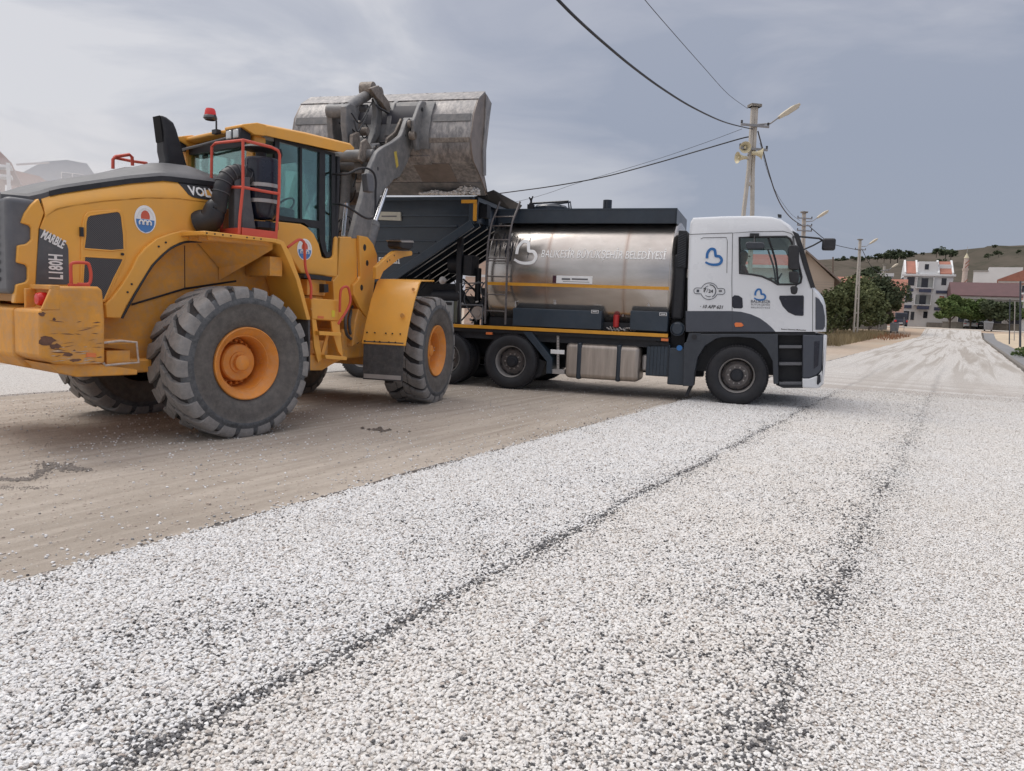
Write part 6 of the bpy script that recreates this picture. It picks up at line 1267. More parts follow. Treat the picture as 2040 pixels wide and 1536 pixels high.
for i, (px, py, r, k) in enumerate([(94, 678, .05, 1.6), (84, 626, .025, 1.5), (108, 636, .02, .8), (112, 690, .03, 2), (135, 706, .02, 3), (150, 718, .018, 3.5)]): blot(cwt, px, py, r, -CY-.003, SCR, i, k)
# handle loop on counterweight
hl = [l_(q[0], q[1], -1.1) for q in ((142, 566), (141, 535), (145, 524), (172, 524), (178, 530), (181, 545), (180, 560), (175, 566), (155, 566))]; MB().tube(smoothpath(hl, 4), .016, 8).box(hl[0][0]-.02, hl[0][0]+.16, -1.13, -1.07, 1.58, 1.62).build('grab_handle', REDM, cwt, bevel=.006)
# rear steps beside counterweight
st = [l_(q[0], q[1], -1.28) for q in ((206, 683), (240, 679), (272, 682), (276, 722), (240, 725), (210, 728), (205, 722))]; MB().tube(st, .012, 6).build('access_step_frame', mat('worn_white_edge', (.5, .42, .36), .6, var=.3, scale=20), ldr)
a, b = l_(208, 700, -1.2), l_(256, 725, -1.2); MB().box(a[0], b[0], -1.24, -.8, b[2], b[2]+.14).box(a[0], b[0]+.05, -1.27, -.8, a[2]+.07, a[2]+.10).build('access_step', YELD, ldr, bevel=.006)
# ---- rear fender / platform ----
pz = l_(480, 468, -1.3)[2]
MB().box(-.44, .47, -1.31, -.78, pz-.045, pz).build('platform', YEL, ldr, bevel=.008); MB().box(-.44, .47, .78, 1.31, pz-.045, pz).build('platform', YEL, ldr, bevel=.008)
fp = [(.45, pz), (.56, pz-.02), (.66, pz-.16), (.80, 1.78), (.955, 1.31), (.90, 1.31), (.74, 1.78), (.60, pz-.2), (.52, pz-.06), (.45, pz-.05)]
for o in lpair(fp, -1.31, -.72, 'rear_fender', YEL, bevel=.006): pass
lpair([(.93, 1.34), (.965, 1.34), (.975, .68), (.955, .68)], -1.29, -.78, 'rear_mud_flap', DKR, bevel=.004)
for s in (-1, 1):
    mb = MB()
    for y in (.86, 1.05, 1.22): mb.bar((-.35, s*y, pz-.06), (.42, s*y, pz-.06), .02, .05)
    mb.add([(-.2, s*.72, pz-.05), (.45, s*1.25, pz-.05), (.45, s*1.25, pz-.12), (.2, s*.72, pz-.45)], [(0, 1, 2, 3)]).add([(.1, s*.72, pz-.05), (.5, s*1.2, pz-.1), (.1, s*.72, pz-.5)], [(0, 1, 2)])
    mb.box(.45, .62, min(s*.72, s*1.2), max(s*.72, s*1.2), pz-.42, pz-.2)
    mb.build('platform_brackets', YELD, ldr)
mb = MB()
for i in range(7): c = l_(520-14*i if i < 3 else 460-16*(i-3), 476+(.5 if i < 3 else -3), -1.312); mb.cyl((c[0], -1.316, pz-.022), (c[0], -1.30, pz-.022), .009, None, 6)
mb.build('platform_bolts', BLK, ldr)
# red guard rail
ry = -1.26; kx = l_(484, 373, ry)[0]; r = .0165
def lr(px, py): return l_(px, py, ry)
def lb(px, py): return lx(px, py, kx)
rail = MB()
rail.tube([lb(484, 373), lb(428, 372), lb(421, 364), lb(422, 292), lb(430, 285), lb(484, 279), lr(540, 293), lr(554, 300), lr(557, 308), lr(556, 385), lr(550, 471)], r, 8)
rail.tube([lr(484, 279), lr(484, 373), lr(478, 430), lr(476, 466)], r, 8).tube([lr(484, 373), lr(520, 380), lr(556, 386)], r, 8)
a = lb(445, 374); rail.tube([a, lb(443, 420), lb(441, 466)], r, 8)
rail.build('guard_rail', REDM, ldr)
MB().box(kx-.02, .5, ry-.012, ry+.012, pz, pz+.085).box(kx-.02, kx+.005, ry, -.84, pz, pz+.085).build('toe_board', REDM, ldr)
# left-hand rail behind the hood
tr = [l_(q[0], q[1], .55) for q in ((225, 336), (225, 318), (230, 312), (258, 308), (263, 313), (264, 330))]; MB().tube(tr, .02, 8).tube([l_(227, 314, .55), l_(262, 321, .7), l_(292, 325, .9)], .018, 8).build('far_side_rail', REDM, ldr)
# ---- intake snorkel ----
sp = LPs([(316, 229), (326, 231), (345, 243), (351, 257), (373, 333), (372, 345), (326, 345), (318, 335), (332, 312), (328, 270), (324, 235)], -.16)
sn = MB(); n_ = len(sp)
sn.prism(LPs([(320, 228), (332, 233), (346, 244), (352, 258), (373, 330), (374, 350), (322, 350), (331, 318), (327, 300), (326, 262)], -.16), -.17, .02)
sno = sn.build('exhaust_hood', BLK, ldr, bevel=.03, seg=3)
q = lx(312, 232, sp[0][0]); oa, ob = LPs([(320.5, 230), (327, 282)], -.16); MB().add([(a[0]+.0, y, a[1]) for a, y in ((oa, -.15), (oa, .0), (ob, .0), (ob, -.15))]+[(a[0]-.012, y, a[1]) for a, y in ((oa, -.15), (oa, .0), (ob, .0), (ob, -.15))], [(0, 1, 2, 3), (7, 6, 5, 4), (0, 4, 5, 1), (1, 5, 6, 2), (2, 6, 7, 3), (3, 7, 4, 0)]).build('exhaust_opening', mat('opening_dark', (.004, .004, .005), .9), sno)  # near-black plate stands in for the dark inside of the opening
# ---- air cleaner on the platform ----
ac = empty('air_cleaner', None, ldr); AX, AY = .485, -1.0
zt, zb = l_(523, 317, AY)[2], l_(523, 434, AY)[2]
MB().lathe([(0, zb-.03), (.12, zb-.02), (.165, zb+.04), (.172, zb+.10), (.19, zb+.16), (.196, zt-.03), (.185, zt), (0, zt+.005)], (AX, AY, 0), 'z', 36).build('canister', BLKG, ac)
mb = MB()
for py in (373, 404): z = l_(530, py, AY)[2]; mb.lathe([(.197, z-.022), (.201, z-.02), (.201, z+.02), (.197, z+.022)], (AX, AY, 0), 'z', 36)
mb.build('clamp_band', SILV, ac)
MB().lathe([(.06, zt), (.06, zt+.07), (.10, zt+.075), (.205, zt+.095), (.21, zt+.105), (.19, zt+.13), (.05, zt+.17), (0, zt+.175)], (AX-.02, AY, 0), 'z', 28).build('rain_cap', BLK, ac)
zc = l_(450, 335, AY)[2]
pp = smoothpath([(AX-.15, AY, zc-.08), (AX-.30, AY, zc-.02), (AX-.46, AY, zc-.10), (AX-.54, AY, zc-.30), (AX-.55, AY+.03, zc-.46), (AX-.57, AY+.05, pz+.30), (AX-.60, AY+.10, pz+.17), (AX-.66, AY+.22, pz+.12)], 8)
rr_ = [.088+(.006 if (i % 3 == 0 and i < 24) else 0)+max(0, (i-32))*.0026 for i in range(len(pp))]
MB().tube(pp, rr_, 18).build('intake_duct', BLK, ac, smooth=60)
mb = MB()
for i in (3, 7, 10, 13, 16, 19, 23): d = (pp[i+1]-pp[i-1]).normalized(); mb.cyl(pp[i]-d*.004, pp[i]+d*.004, .097, None, 18)
mb.build('duct_clamps', GREYC, ac)
a, b = l_(463, 352, AY-.02), l_(480, 462, AY-.02); MB().box(a[0], a[0]+.12, AY-.06, AY+.06, pz, a[2]).build('bracket_post', GREYC, ac, bevel=.01)
MB().prism(LPs([(487, 352), (500, 352), (502, 395), (512, 456), (484, 458), (486, 400)], AY-.12), AY-.1, AY+.1).build('bracket_plate', GREYC, ac, bevel=.008)
MB().lathe([(0, 0), (.13, 0), (.17, .05), (.17, .12)], (AX+.02, AY, pz+.08), 'z', 24).build('cleaner_foot', BLKG, ac)
MB().prism(LPs([(409, 427), (413, 423), (428, 424), (428, 462), (412, 458)], -HY-.004), -HY-.006, -HY+.01).build('duct_recess', BLK, ldr)
# ---- cab ----
cab = empty('cab', None, ldr); CW = .80
base = LPs([(517, 443), (552, 441), (600, 446), (612, 452), (626, 466), (636, 487), (642, 512), (647, 515), (661, 514), (664, 508), (667, 474), (671, 470), (674, 474), (673, 540), (672, 552), (600, 545), (562, 483), (517, 470)], -CW-.03)
MB().prism(base, -CW-.03, -CW+.06).build('cab_side_skirt', YEL, cab, bevel=.02, seg=3); MB().prism(base, CW-.06, CW+.03).build('cab_side_skirt', YEL, cab, bevel=.02, seg=3)
MB().box(.5, 1.75, -.76, .76, 1.80, 2.12).box(.45, .62, -.76, .76, 2.0, 2.62).build('cab_floor', YELD, cab, bevel=.02)
MB().box(.55, 1.70, -.74, .74, 2.12, 2.16).build('cab_floor_mat', BLK, cab)
emblem(l_(607, 497, -CW-.034), .115, .135, -CW-.034, cab)
fr = LPs([(548, 272), (600, 286), (668, 306), (669, 470), (664, 500), (661, 512), (650, 513), (643, 500), (637, 478), (624, 458), (606, 444), (548, 438)], -CW)
panes = [LPs(p, -CW) for p in ([(557, 282), (598, 293), (598, 436), (557, 429)], [(602, 293.5), (637, 303.5), (636, 440), (602, 436)], [(614, 452), (636, 455), (638, 486), (632, 474)], [(648, 305), (661, 308), (661, 470), (659, 502), (652, 503), (648, 480)])]
for s in (-1, 1):
    fo = MB().prism(fr, min(s*CW, s*(CW-.05)), max(s*CW, s*(CW-.05))).build('door_frame', BLK, cab, smooth=0)
    cut(fo, [MB().prism(p, -1.2, -.3) if s < 0 else MB().prism(p, .3, 1.2) for p in panes], 0)
    for p in panes: MB().prism(p, s*(CW-.022), s*(CW-.026)).build('side_glass', GLASSD, cab, smooth=0)
    MB().tube([(panes[0][0][0]-.03, s*(CW+.05), 3.35), (panes[0][0][0]-.02, s*(CW+.06), 3.28), (panes[0][0][0]-.02, s*(CW+.02), 3.2)], .018, 6).build('grab_bar', BLK, cab)
# front glass + rear glass
zf0, zf1 = 2.14, 3.44
MB().box(1.78, 1.785, -.74, .74, zf0, zf1).build('windscreen', GLASSD, cab, smooth=0)
for y in (-.76, .76): MB().tube([(1.78, y, zf0-.1), (1.80, y, zf1)], .03, 8).build('front_pillar', BLK, cab)
MB().box(.56, .565, -.68, .68, 2.62, 3.38).build('rear_window', GLASSD, cab, smooth=0)
for y in (-.72, .72): MB().box(.50, .68, y-.075, y+.075, 2.1, 3.46).build('rear_pillar', YEL, cab, bevel=.02)
MB().box(.53, .60, -.66, .66, 3.36, 3.46).box(.53, .60, -.66, .66, 2.58, 2.64).build('rear_window_rail', BLK, cab)
# roof
ro = [(.42, 3.50), (.42, 3.535), (.60, 3.60), (1.2, 3.625), (1.93, 3.63), (1.99, 3.60), (1.99, 3.57), (1.86, 3.545), (1.80, 3.50), (.60, 3.48)]
MB().loft([[(x, -.87, z-.02) for x, z in ro], [(x, -.84, z) for x, z in ro], [(x, 0, z+.015) for x, z in ro], [(x, .84, z) for x, z in ro], [(x, .87, z-.02) for x, z in ro]]).build('cab_roof', YEL, cab, bevel=.01)
for s in (-1, 1):
    MB().loft([[(.30, y, 3.50), (.30, y, 3.53), (.50, y, 3.59), (.62, y, 3.59), (.62, y, 3.46), (.46, y, 3.44)] for y in (s*.52, s*.88)]).build('roof_visor', YEL, cab, bevel=.01)
    hb = MB().box(.30, .44, min(s*.54, s*.84), max(s*.54, s*.84), 3.37, 3.50).build('rear_lamp_housing', BLK, cab, bevel=.01)
    for y in (.615, .755): MB().box(.285, .31, s*y-.05, s*y+.05, 3.385, 3.485).build('work_lamp', LENS, hb, bevel=.012)
MB().tube([(.34, -.55, 3.42), (.36, .0, 3.40), (.36, .5, 3.38)], .017, 8).build('lamp_bar', GREYC, cab)
bx = lx(431, 262, .38); MB().tube([bx, (bx[0], bx[1]+.0, bx[2]+.12), (bx[0], bx[1]+.03, bx[2]+.2)], .011, 6).box(bx[0]-.03, bx[0]+.03, bx[1]-.05, bx[1]+.05, bx[2]-.03, bx[2]+.02).build('beacon_stalk', BLK, cab)
b0 = lx(419, 236, .38); bl = MB().lathe([(.06, -.02), (.082, .0), (.075, .03), (.07, .035)], b0, 'z', 24).build('beacon_base', GREYC, cab); MB().lathe([(.07, .035), (.062, .09), (.05, .115), (0, .12)], b0, 'z', 24).build('beacon_lens', REDL, bl)
# interior
MB().box(.85, 1.25, -.28, .22, 2.5, 2.62).box(.78, .90, -.25, .2, 2.6, 3.2).box(.9, 1.1, -.1, .1, 2.15, 2.5).box(.80, .90, -.13, .09, 3.2, 3.36).build('operator_seat', GREYC, cab, bevel=.04, seg=3)
MB().tube([(1.5+.17*math.cos(a)*.6, -.02+.19*math.sin(a), 2.78+.17*math.cos(a)*.8) for a in np.linspace(0, 2*PI, 22)[:-1]], .014, 6, closed=True).tube([(1.5, 0, 2.78), (1.68, 0, 2.2)], .035).build('steering_wheel', BLK, cab)
MB().box(1.62, 1.74, -.35, .3, 2.15, 2.62).box(1.05, 1.35, -.48, -.36, 2.5, 2.72).build('console', BLK, cab, bevel=.03)
MB().box(.6, 1.8, -.78, .78, 3.44, 3.48).build('headliner', mat('headliner_grey', (.25, .27, .27), .8), cab)
# front corner mirrors on tube arms
def lz(px, py): return l_(px, py, -1.05)
ma = MB(); ma.tube(smoothpath([l_(663, 347, -.85), lz(690, 347), lz(712, 337), lz(730, 335), lz(744, 344), lz(749, 362), lz(748, 385), lz(748, 412), lz(744, 432), lz(728, 434), lz(700, 417), lz(682, 408), l_(664, 407, -.85)], 4), .015, 8).build('mirror_arm', BLK, cab)
MB().prism(LPs([(726, 345), (738, 347), (742, 384), (729, 382)], -1.05), -1.10, -.98).build('side_mirror', GREYL, cab, bevel=.015)
# ---- right side steps and boxes ----
yb = -1.0
box1 = MB().prism(LPs([(620, 594), (678, 598), (676, 640), (622, 636)], yb), yb, -.45).build('battery_box', YEL, ldr, bevel=.012)
MB().prism(LPs([(612, 556), (650, 558), (648, 590), (612, 588)], yb+.1), yb+.1, -.5).build('valve_block', YELD, ldr, bevel=.01)
MB().prism(LPs([(608, 545), (662, 552), (660, 560), (606, 553)], yb+.05), yb+.05, -.5).prism(LPs([(646, 566), (654, 566), (655, 582), (646, 583)], yb), yb, -.7).build('cable_tray', BLK, ldr)
sts = MB(); 
for q in ([(628, 659), (672, 662), (672, 669), (628, 667)], [(640, 706), (683, 710), (683, 717), (641, 714)]): sts.prism(LPs(q, yb), yb-.08, yb+.18)
sts.prism(LPs([(622, 636), (630, 637), (642, 716), (634, 722), (626, 690)], yb), yb+.0, yb+.03).prism(LPs([(660, 640), (676, 640), (680, 680), (684, 714), (674, 700), (664, 668)], yb), yb+.0, yb+.03).prism(LPs([(655, 668), (661, 668), (650, 712), (643, 711)], yb), yb+.05, yb+.07).build('ladder_steps', YEL, ldr, bevel=.004)
MB().prism(LPs([(605, 706), (636, 708), (684, 715), (660, 727), (642, 738), (607, 738)], yb+.05), yb+.05, -.4).build('step_base', YELD, ldr, bevel=.01)
MB().prism(LPs([(618, 615), (645, 612), (646, 636), (640, 637)], yb), yb+.002, yb+.01).prism([(0, 0), (.01, 0), (.01, .01)], 0, .001).build('warning_label_back', YELD, box1)
MB().prism(LPs([(633, 629), (645, 630), (645, 635), (633, 634)], yb-.003), yb-.004, yb).build('box_reflector', ORG, box1); MB().prism(LPs([(661, 618), (667, 618.5), (667, 632), (661, 631)], yb-.003), yb-.004, yb).build('warning_label', mat('label_yellow', (.75, .6, .05), .5), box1)
MB().tube(smoothpath([l_(q[0], q[1], -1.12) for q in ((573, 493), (592, 479), (600, 478), (606, 484), (607, 505), (609, 535), (617, 558), (620, 575), (619, 596))], 3), .017, 8).build('handrail', REDM, ldr)
MB().tube(smoothpath([l_(q[0], q[1], -1.05) for q in ((677, 622), (678, 585), (682, 574), (690, 571), (695, 577), (698, 600), (690, 620), (677, 640), (674, 646))], 3), .017, 8).build('handrail', REDM, ldr)
MB().cyl((1.775, 0, .75), (1.775, 0, 1.55), .14).box(1.0, 1.9, -.5, .5, .8, 1.0).box(1.0, 1.85, -.45, .45, 1.45, 1.6).build('articulation_joint', YELD, ldr, bevel=.02)
mb = MB(); rs = random.Random(8)
for (x0, x1, y) in ((698, 718, -.5), (706, 722, -.45), (690, 712, -.55)):
    mb.tube(smoothpath([(lambda q: tuple(F2L @ Vector(q)))(f_(x0+4, 610, y)), (lambda q: tuple(F2L @ Vector(q)))(f_(x0-2, 640, y-.08)), (lambda q: tuple(F2L @ Vector(q)))(f_(x0+2, 668, y-.08)), (lambda q: tuple(F2L @ Vector(q)))(f_(x1, 682, y))], 5), .022, 8)
mb.build('steering_hoses', DKR, ldr)
# ---- front frame ----
def fbuild(mb, name, m, par=None, **k): return mb.xf(F2L).build(name, m, par or ldr, **k)
tw = FPs([(712, 469), (729, 472), (740, 486), (748, 508), (749, 546), (744, 552), (740, 584), (727, 632), (714, 614), (701, 587), (701, 568), (710, 559), (715, 551)], -.62)
towers = lpair(tw, -.65, -.60, 'arm_tower', YEL, front=True, bevel=.008)
holes = MB()
for px, py, r in ((727, 493, .045), (732, 524, .04), (721, 573, .04)):
    c = f_(px, py, -.655); holes.lathe([(0, 0), (r, 0), (r*1.1, .004)], c, 'y', 18)
holes.xf(F2L).build('pin_boss', BLK, towers[0])
tb = FPs([(678, 472), (712, 472), (712, 560), (702, 568), (690, 640), (668, 640), (664, 560), (674, 548)], -.6)
fbuild(MB().prism(tb, -.6, .6), 'tower_body', YEL, bevel=.01)
fbuild(MB().box(-1.5, .75, -.55, .55, .72, 1.15).box(-1.2, .6, -.5, .5, 1.1, 1.7), 'front_frame', YELD, bevel=.03)
fbuild(MB().cyl((0, -.9, ZC), (0, .9, ZC), .19).box(-.25, .25, -.35, .35, .55, 1.08), 'front_axle', YELD, bevel=.02)
fbuild(MB().prism(FPs([(700, 690), (745, 660), (740, 600), (726, 632), (712, 615), (705, 640)], -.62), -.64, .64), 'frame_web', YELD, bevel=.01)
# front fender with flat lip
for s in (-1, 1):
    ff = [(-.30, 1.90), (-.30, 1.925), (-.86, 1.90), (-.93, 1.86), (-1.12, 1.60), (-1.30, 1.25), (-1.42, .96), (-1.395, .95), (-1.27, 1.25), (-1.09, 1.58), (-.90, 1.835), (-.85, 1.875)]
    lo_, hi_ = (min(s*.80, s*1.47), max(s*.80, s*1.47))
    fo = fbuild(MB().prism(ff, lo_, hi_), 'front_fender', YEL, bevel=.008)
    fl = [(-1.395, 1.0), (-1.41, 1.0), (-1.42, .45), (-1.40, .45)]
    fbuild(MB().prism(fl, min(s*.83, s*1.44), max(s*.83, s*1.44)), 'front_mud_flap', DKR, bevel=.003)
    fbuild(MB().prism([(-1.425, .47), (-1.43, .47), (-1.425, .53), (-1.42, .53)], min(s*.85, s*1.42), max(s*.85, s*1.42)), 'flap_rubber_edge', SILV)
    if s < 0:
        bb_ = MB()
        for (x, z, ys_) in ((-1.355, 1.12, (-.86, -.98, -1.15, -1.25, -1.37)), (-1.405, 1.0, (-.85, -1.0, -1.08, -1.22, -1.32))):
            for y in ys_: bb_.lathe([(0, -.012), (.009, -.01), (.01, .01)], (x-.012, y, z), 'x', 8)
        bb_.xf(F2L).build('fender_bolts', BLK, fo)
        for (x, z, y, r) in ((-1.26, 1.38, -1.36, .032), (-1.02, 1.76, -1.42, .02)):
            MB().lathe([(0, -.012), (r, -.012), (r*1.1, .01)], (x-.02, y, z), 'x', 10).xf(F2L).build('fender_hole', YELD, fo)
# lamp bracket + head lamp
lbk = FPs([(750, 556), (750, 532), (768, 515), (783, 502), (790, 499), (820, 500), (822, 503), (821, 509), (806, 512), (795, 516), (764, 541), (757, 556)], -.9)
for s in (-1, 1):
    o = fbuild(MB().prism(lbk, min(s*.84, s*.90), max(s*.84, s*.90)), 'lamp_bracket', YEL, bevel=.008)
    q = FPs([(786, 480), (790, 476), (808, 478), (812, 483), (811, 494), (805, 498), (790, 496), (786, 492)], -.9); hl_ = fbuild(MB().prism(q, min(s*.78, s*1.0), max(s*.78, s*1.0)), 'head_lamp', BLK, bevel=.02, seg=3)
    q = FPs([(784, 479), (810, 479), (812, 483), (788, 482.5)], -.9); fbuild(MB().prism(q, min(s*.77, s*1.01), max(s*.77, s*1.01)), 'lamp_rim', SILV, hl_)
    mbh = MB()
    for q in ((772, 521), (777, 518), (786, 509)): c = f_(*q, -.905); mbh.cyl((c[0], s*abs(c[1]), c[2]), (c[0], s*(abs(c[1])-.01), c[2]), .013, None, 8)
    fbuild(mbh, 'bracket_holes', BLK, o)
# ---- lift arms ----
arm = FPs([(693, 475), (706, 425), (716, 392), (722, 362), (730, 336), (736, 322), (745, 303), (757, 293), (771, 286), (782, 279), (793, 270), (799, 256), (803, 243), (808, 236), (817, 235), (824, 243), (822, 262), (817, 285), (812, 305), (805, 325), (797, 340), (790, 352), (778, 358), (768, 370), (757, 380), (748, 398), (737, 428), (726, 475)], -.55)
arms = lpair(arm, -.61, -.53, 'lift_arm', STEEL, front=True, bevel=.012)
mb = MB()
for q, r in (((753, 336), .03), ((808, 270), .018)): c = f_(*q, -.612); mb.lathe([(0, 0), (r, 0)], c, 'y', 14)
mb.xf(F2L).build('arm_holes', BLK, arms[0])
q = FPs([(785, 303), (790, 301), (794, 330), (790, 335)], -.613); MB().prism(q, -.614, -.6).xf(F2L).build('arm_label', mat('label_gold', (.55, .42, .08), .5, var=.2, scale=20), arms[0])
fbuild(MB().cyl(f_(745, 310, -.53), tuple(Vector(f_(745, 310, -.53))+Vector((0, 1.06, 0))), .095), 'cross_tube', STEEL, smooth=50)
for s in (-1, 1):
    P0, P1, P2, P3 = [Vector(f_(*q, -.47)) for q in ((781, 349), (769, 376), (745, 447), (737, 475))]
    for p in (P0, P1, P2, P3): p.y = s*.47
    fbuild(MB().cyl(P1+(P0-P1)*.25, P2, .036, None, 20), 'cylinder_rod', CHROME, smooth=50)
    fbuild(MB().lathe([(0, -.07), (.085, -.07), (.09, -.05), (.09, .05), (.085, .07), (0, .07)], P0, 'y', 20).cyl(P0, P1, .055, .048, 14), 'rod_eye', RUST, bevel=.008)
    d = (P3-P2).normalized(); fbuild(MB().cyl(P2-d*.03, P2+d*.06, .085, .10, 20).cyl(P2+d*.06, P3+d*.75, .095, None, 20), 'cylinder_barrel', STEEL, smooth=50)
# central linkage
def fl_(pts, y0, y1, name, m, par=None, bv=.012): return fbuild(MB().prism(FPs(pts, (y0+y1)/2), y0, y1), name, m, par, bevel=bv)
def drum(px, py, y0, y1, r, name='link_pin', m=STEEL):
    c = f_(px, py, (y0+y1)/2); return fbuild(MB().cyl((c[0], y0, c[2]), (c[0], y1, c[2]), r, None, 24), name, m, smooth=50, bevel=.006)
fl_([(654, 213), (660, 206), (671, 206), (675, 214), (678, 250), (688, 310), (693, 380), (688, 408), (676, 408), (668, 330), (657, 262)], .34, .44, 'bell_crank_plate', STEEL)
fl_([(684, 212), (692, 206), (702, 210), (707, 222), (710, 262), (712, 318), (706, 340), (694, 336), (690, 300), (684, 250)], .02, .12, 'bell_crank_plate', STEEL)
drum(672, 222, .10, .42, .105, 'linkage_drum', STEEL)
a, b = Vector(f_(697, 210, .1)), Vector(f_(731, 190, .1)); fbuild(MB().cyl(a-(b-a)*.15, b, .075, .085, 20), 'tilt_cylinder', STEEL, smooth=50)
drum(733, 179, -.02, .20, .125, 'tilt_eye', RUST); drum(752, 186, -.12, .02, .10, 'tilt_eye', RUST)
fl_([(735, 176), (752, 170), (763, 190), (773, 203), (777, 222), (771, 226), (758, 205), (748, 196), (744, 190)], -.16, -.10, 'tilt_link', RUST); fl_([(745, 196), (757, 198), (756, 235), (752, 268), (738, 292), (731, 290), (742, 262), (746, 230)], -.06, .04, 'tilt_link', STEEL)
fl_([(716, 300), (722, 272), (731, 266), (740, 270), (745, 262), (757, 264), (764, 272), (760, 284), (744, 292), (728, 312), (712, 334), (706, 324)], .04, .16, 'bell_crank_arm', STEEL)
fl_([(712, 322), (740, 287), (752, 285), (762, 286), (752, 300), (738, 312), (722, 342), (714, 346)], -.30, -.16, 'cross_arm', STEEL)
drum(725, 216, .0, .14, .06, 'link_pin', GREYC); drum(758, 272, -.1, .1, .075, 'link_pin', RUST); drum(711, 252, .05, .2, .09, 'link_pin', RUST); drum(703, 345, .1, .35, .11, 'link_pin', RUST); drum(704, 396, .0, .3, .10, 'link_pin', RUST)
fl_([(770, 270), (775, 236), (783, 206), (790, 201), (800, 202), (801, 214), (796, 226), (784, 262), (782, 276), (774, 282)], -.22, -.14, 'bucket_ear', STEEL); drum(795, 215, -.34, -.12, .085, 'link_pin', RUST)
fl_([(806, 244), (814, 214), (822, 202), (830, 199), (834, 206), (832, 222), (818, 246), (812, 256)], -.50, -.44, 'bucket_ear', STEEL)
e2 = fl_([(822, 240), (833, 210), (838, 201), (846, 203), (852, 212), (851, 228), (842, 244), (837, 262), (834, 300), (828, 300), (822, 262)], -.76, -.70, 'bucket_ear', STEEL)
for y in (.45, .72): fl_([(822, 240), (833, 210), (838, 201), (846, 203), (852, 212), (851, 228), (842, 244), (837, 262), (834, 300), (828, 300), (822, 262)], -.76, -.70, 'bucket_ear', STEEL).location = tuple(F2L.to_3x3() @ Vector((0, y+.7, 0)))
drum(841, 218, -.775, -.755, .035, 'ear_hole', CHAS)
drum(820, 246, -.72, -.50, .085, 'hinge_pin', RUST); drum(822, 270, -.76, -.66, .07, 'hinge_pin', RUST)
fl_([(768, 288), (790, 272), (806, 262), (806, 240), (798, 236), (786, 262), (770, 275)], -.42, -.38, 'grease_shield', RUST)
drum(816, 247, -.66, -.48, .10, 'arm_tip_boss', STEEL); drum(816, 247, -.70, -.66, .06, 'arm_tip_pin', RUST); drum(726, 262, -.12, .0, .065, 'link_boss', RUST); drum(744, 300, -.34, -.2, .07, 'link_boss', RUST); drum(690, 262, .1, .2, .06, 'link_boss', RUST)
fl_([(776, 206), (786, 203), (790, 214), (786, 250), (778, 268), (770, 262), (772, 236)], .12, .20, 'bucket_ear', STEEL); fl_([(720, 282), (728, 276), (740, 296), (734, 318), (722, 326), (714, 318)], -.44, -.40, 'stop_plate', RUST)
fl_([(700, 268), (712, 262), (716, 288), (706, 306), (698, 300)], -.10, -.04, 'link_plate', RUST)
# hoses over the boom
rs = random.Random(33); mb = MB()
def hose(pts, r=.013):
    mb.tube(smoothpath([tuple(F2L @ Vector(f_(px, py, y))) for px, py, y in pts], 5), r, 7)
hose([(700, 225, 0), (715, 245, -.1), (726, 232, -.15), (735, 215, -.1), (747, 196, 0)]); hose([(705, 240, -.1), (712, 262, -.15), (722, 248, -.15), (732, 230, -.12)])
hose([(676, 245, .3), (690, 252, .1), (706, 262, .0), (716, 290, -.05)]); hose([(695, 300, 0), (705, 320, -.1), (710, 345, -.1), (704, 372, -.1)]); hose([(672, 470, .1), (680, 440, .1), (692, 430, 0), (702, 442, -.1), (705, 470, -.1)])
hose([(676, 400, .2), (690, 405, .1), (702, 398, 0), (708, 380, -.1)]); hose([(670, 445, .2), (686, 432, .1), (696, 440, .1), (700, 462, 0)]); hose([(674, 462, .2), (688, 455, .1), (700, 462, 0)], .016); hose([(745, 196, -.1), (752, 212, -.2), (768, 222, -.2), (776, 226, -.25)], .018)
hose([(720, 345, -.2), (730, 320, -.25), (740, 308, -.3), (750, 290, -.35)]); hose([(757, 284, -.3), (775, 281, -.35), (788, 268, -.38), (798, 245, -.4)], .016)
hose([(668, 300, .3), (674, 340, .3), (672, 380, .25), (680, 420, .2)], .018); hose([(716, 262, 0), (726, 275, -.05), (735, 262, -.1), (728, 245, -.1)], .01)
mb.build('hydraulic_hoses', BLK, ldr)
drum(688, 330, -.1, .42, .12, 'lower_tilt_drum', STEEL); fl_([(668, 315), (690, 312), (702, 350), (706, 400), (700, 470), (676, 472), (668, 420)], .2, .3, 'boom_inner_plate', STEEL)
a, b = Vector(f_(684, 460, .12)), Vector(f_(690, 345, .12)); fbuild(MB().cyl(a, b, .08, None, 18), 'tilt_barrel', STEEL, smooth=50); a2 = Vector(f_(690, 405, -.1)); fbuild(MB().cyl(Vector(f_(684, 470, -.1)), a2, .03, None, 14), 'steer_rod', CHROME, smooth=50)
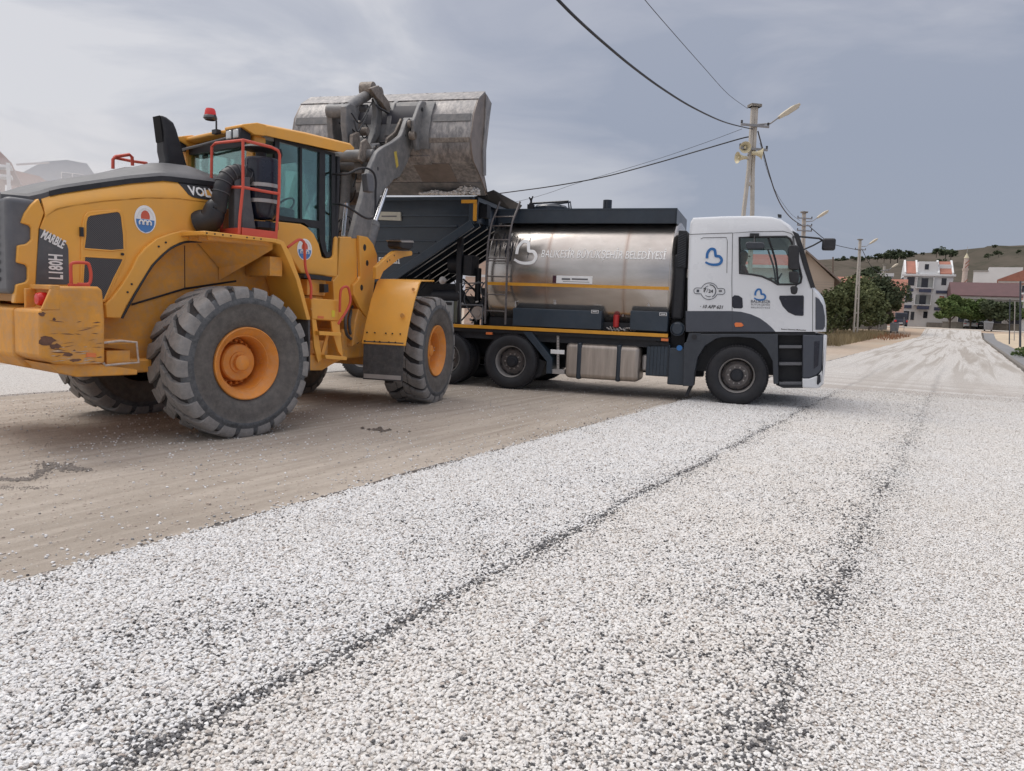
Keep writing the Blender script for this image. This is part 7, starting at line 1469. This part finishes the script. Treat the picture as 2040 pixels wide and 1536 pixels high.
# ---- bucket ----
BY = 1.65
bo = sd('F', [(967, 184), (953, 199), (945, 226), (942, 251), (939, 270), (939, 286), (940.5, 303), (944, 322), (950, 335), (959, 356), (971, 388)], -BY)
fe = sd('F', [(971, 388), (968.5, 382), (965.5, 350), (966, 305), (970, 262), (977, 206), (973, 196), (967, 184)], -BY)
inn = []
for i, p in enumerate(bo):
    a, b = Vector(bo[max(0, i-1)]), Vector(bo[min(len(bo)-1, i+1)]); d = (b-a).normalized(); inn.append((p[0]+(-d.y)*.035*(1), p[1]+d.x*.035))
if inn[4][0] < bo[4][0]: inn = [(2*p[0]-q[0], 2*p[1]-q[1]) for p, q in zip(bo, inn)]
shell = MB(); n_ = len(bo)
for ys in [(-BY+.02, BY-.02)]:
    v = [(x, y, z) for y in ys for x, z in bo]+[(x, y, z) for y in ys for x, z in inn]
    shell.add(v, [(i, i+1, n_+i+1, n_+i) for i in range(n_-1)]+[(2*n_+i, 2*n_+i+1, 3*n_+i+1, 3*n_+i) for i in range(n_-1)]+[(0, n_, 3*n_, 2*n_), (n_-1, 2*n_-1, 4*n_-1, 3*n_-1)]+[(i, i+1, 2*n_+i+1, 2*n_+i) for i in range(n_-1)]+[(n_+i, n_+i+1, 3*n_+i+1, 3*n_+i) for i in range(n_-1)])
bkt = fbuild(shell, 'bucket', BUCK, smooth=50)
sidepl = bo+fe[1:-1]
for s in (-1, 1):
    fbuild(MB().prism(sidepl, min(s*BY, s*(BY-.03)), max(s*BY, s*(BY-.03))), 'bucket_side', BUCKD, bkt, bevel=.004)
    cr = FPs([(967, 188), (977, 206), (973, 235), (966, 300), (966, 350), (961, 350), (960, 300), (965, 235)], -BY); fbuild(MB().prism(cr, min(s*(BY+.0), s*(BY+.025)), max(s*(BY), s*(BY+.025))), 'side_cutter', BUCK, bkt, bevel=.004)
# lip band, ribs and wear plates on the back of the bucket
def band(i0, t0, i1, t1, y0, y1, off, name, m, nseg=6):
    "plate hugging the bucket's back between two places along its outline"
    def pt(u):
        i = min(int(u), n_-2); t = u-i; a, b = Vector(bo[i]), Vector(bo[i+1]); d = (b-a).normalized(); nn_ = Vector((-d.y, d.x)); c = (Vector(bo[i])+Vector(inn[i]))/2-Vector(bo[i])
        if nn_.dot(c) > 0: nn_ = -nn_
        return a.lerp(b, t), nn_
    us = np.linspace(i0+t0, i1+t1, nseg+1); rg = []
    for u in us:
        p, nn_ = pt(u); q = p+nn_*off; r_ = p-nn_*.01; rg.append([(q.x, y0, q.y), (q.x, y1, q.y), (r_.x, y1, r_.y), (r_.x, y0, r_.y)])
    return fbuild(MB().loft(rg), name, m, bkt, bevel=.003)
band(0, 0, 0, .95, -BY, BY, .02, 'spill_lip', BUCK, 2)
band(9, .2, 9, 1.0, -BY+.03, BY-.03, .018, 'cutting_edge', STEEL, 2)
band(7, .2, 9, .15, -1.2, -.55, .012, 'wear_plate', BUCKD); band(7, .2, 9, .15, .55, 1.2, .012, 'wear_plate', BUCKD); band(6.3, 0, 7, .3, -.9, .9, .016, 'heel_plate', BUCK)
band(2, .0, 2, .6, -1.6, -.95, .012, 'back_stiffener', STEEL); band(2, .0, 2, .6, .95, 1.6, .012, 'back_stiffener', STEEL)
band(1, .2, 5, .5, -.92, .92, .05, 'hinge_backing', STEEL, 8); band(1, .5, 2, .8, -.62, .62, .056, 'hinge_recess', mat('recess_dark', (.03, .03, .042), .6, var=.3), 4)
band(4.2, 0, 4.8, .0, -1.62, 1.62, .01, 'heel_seam', RUST, 2)
mb = MB(); ap = bo[0]
for i in range(9): y = -1.35+i*.34; mb.prism([(y, ap[1]), (y+.10, ap[1]), (y+.09, ap[1]+.012)], ap[0]-.03, ap[0]+.03, 'x')
fbuild(mb, 'edge_bolts', RUST, bkt)
hp2 = []
for i in range(900):
    y = -BY+.1+rng.random()*1.1; u = rng.random(); k = .16*math.exp(-((y+1.35)/.22)**2)+.05*math.exp(-((y+.75)/.15)**2)+.01
    p = F2L @ Vector((1.60+rng.uniform(-.05, .08), y, bo[-1][1]-.02+u*k)); hp2.append(tuple(p))
o = stones('spilled_chippings', hp2, rng.uniform(.012, .024, len(hp2)), np.zeros(len(hp2)), 'white chippings spilling from the bucket lip onto the hopper edge', 3); o.matrix_world = FM['L']
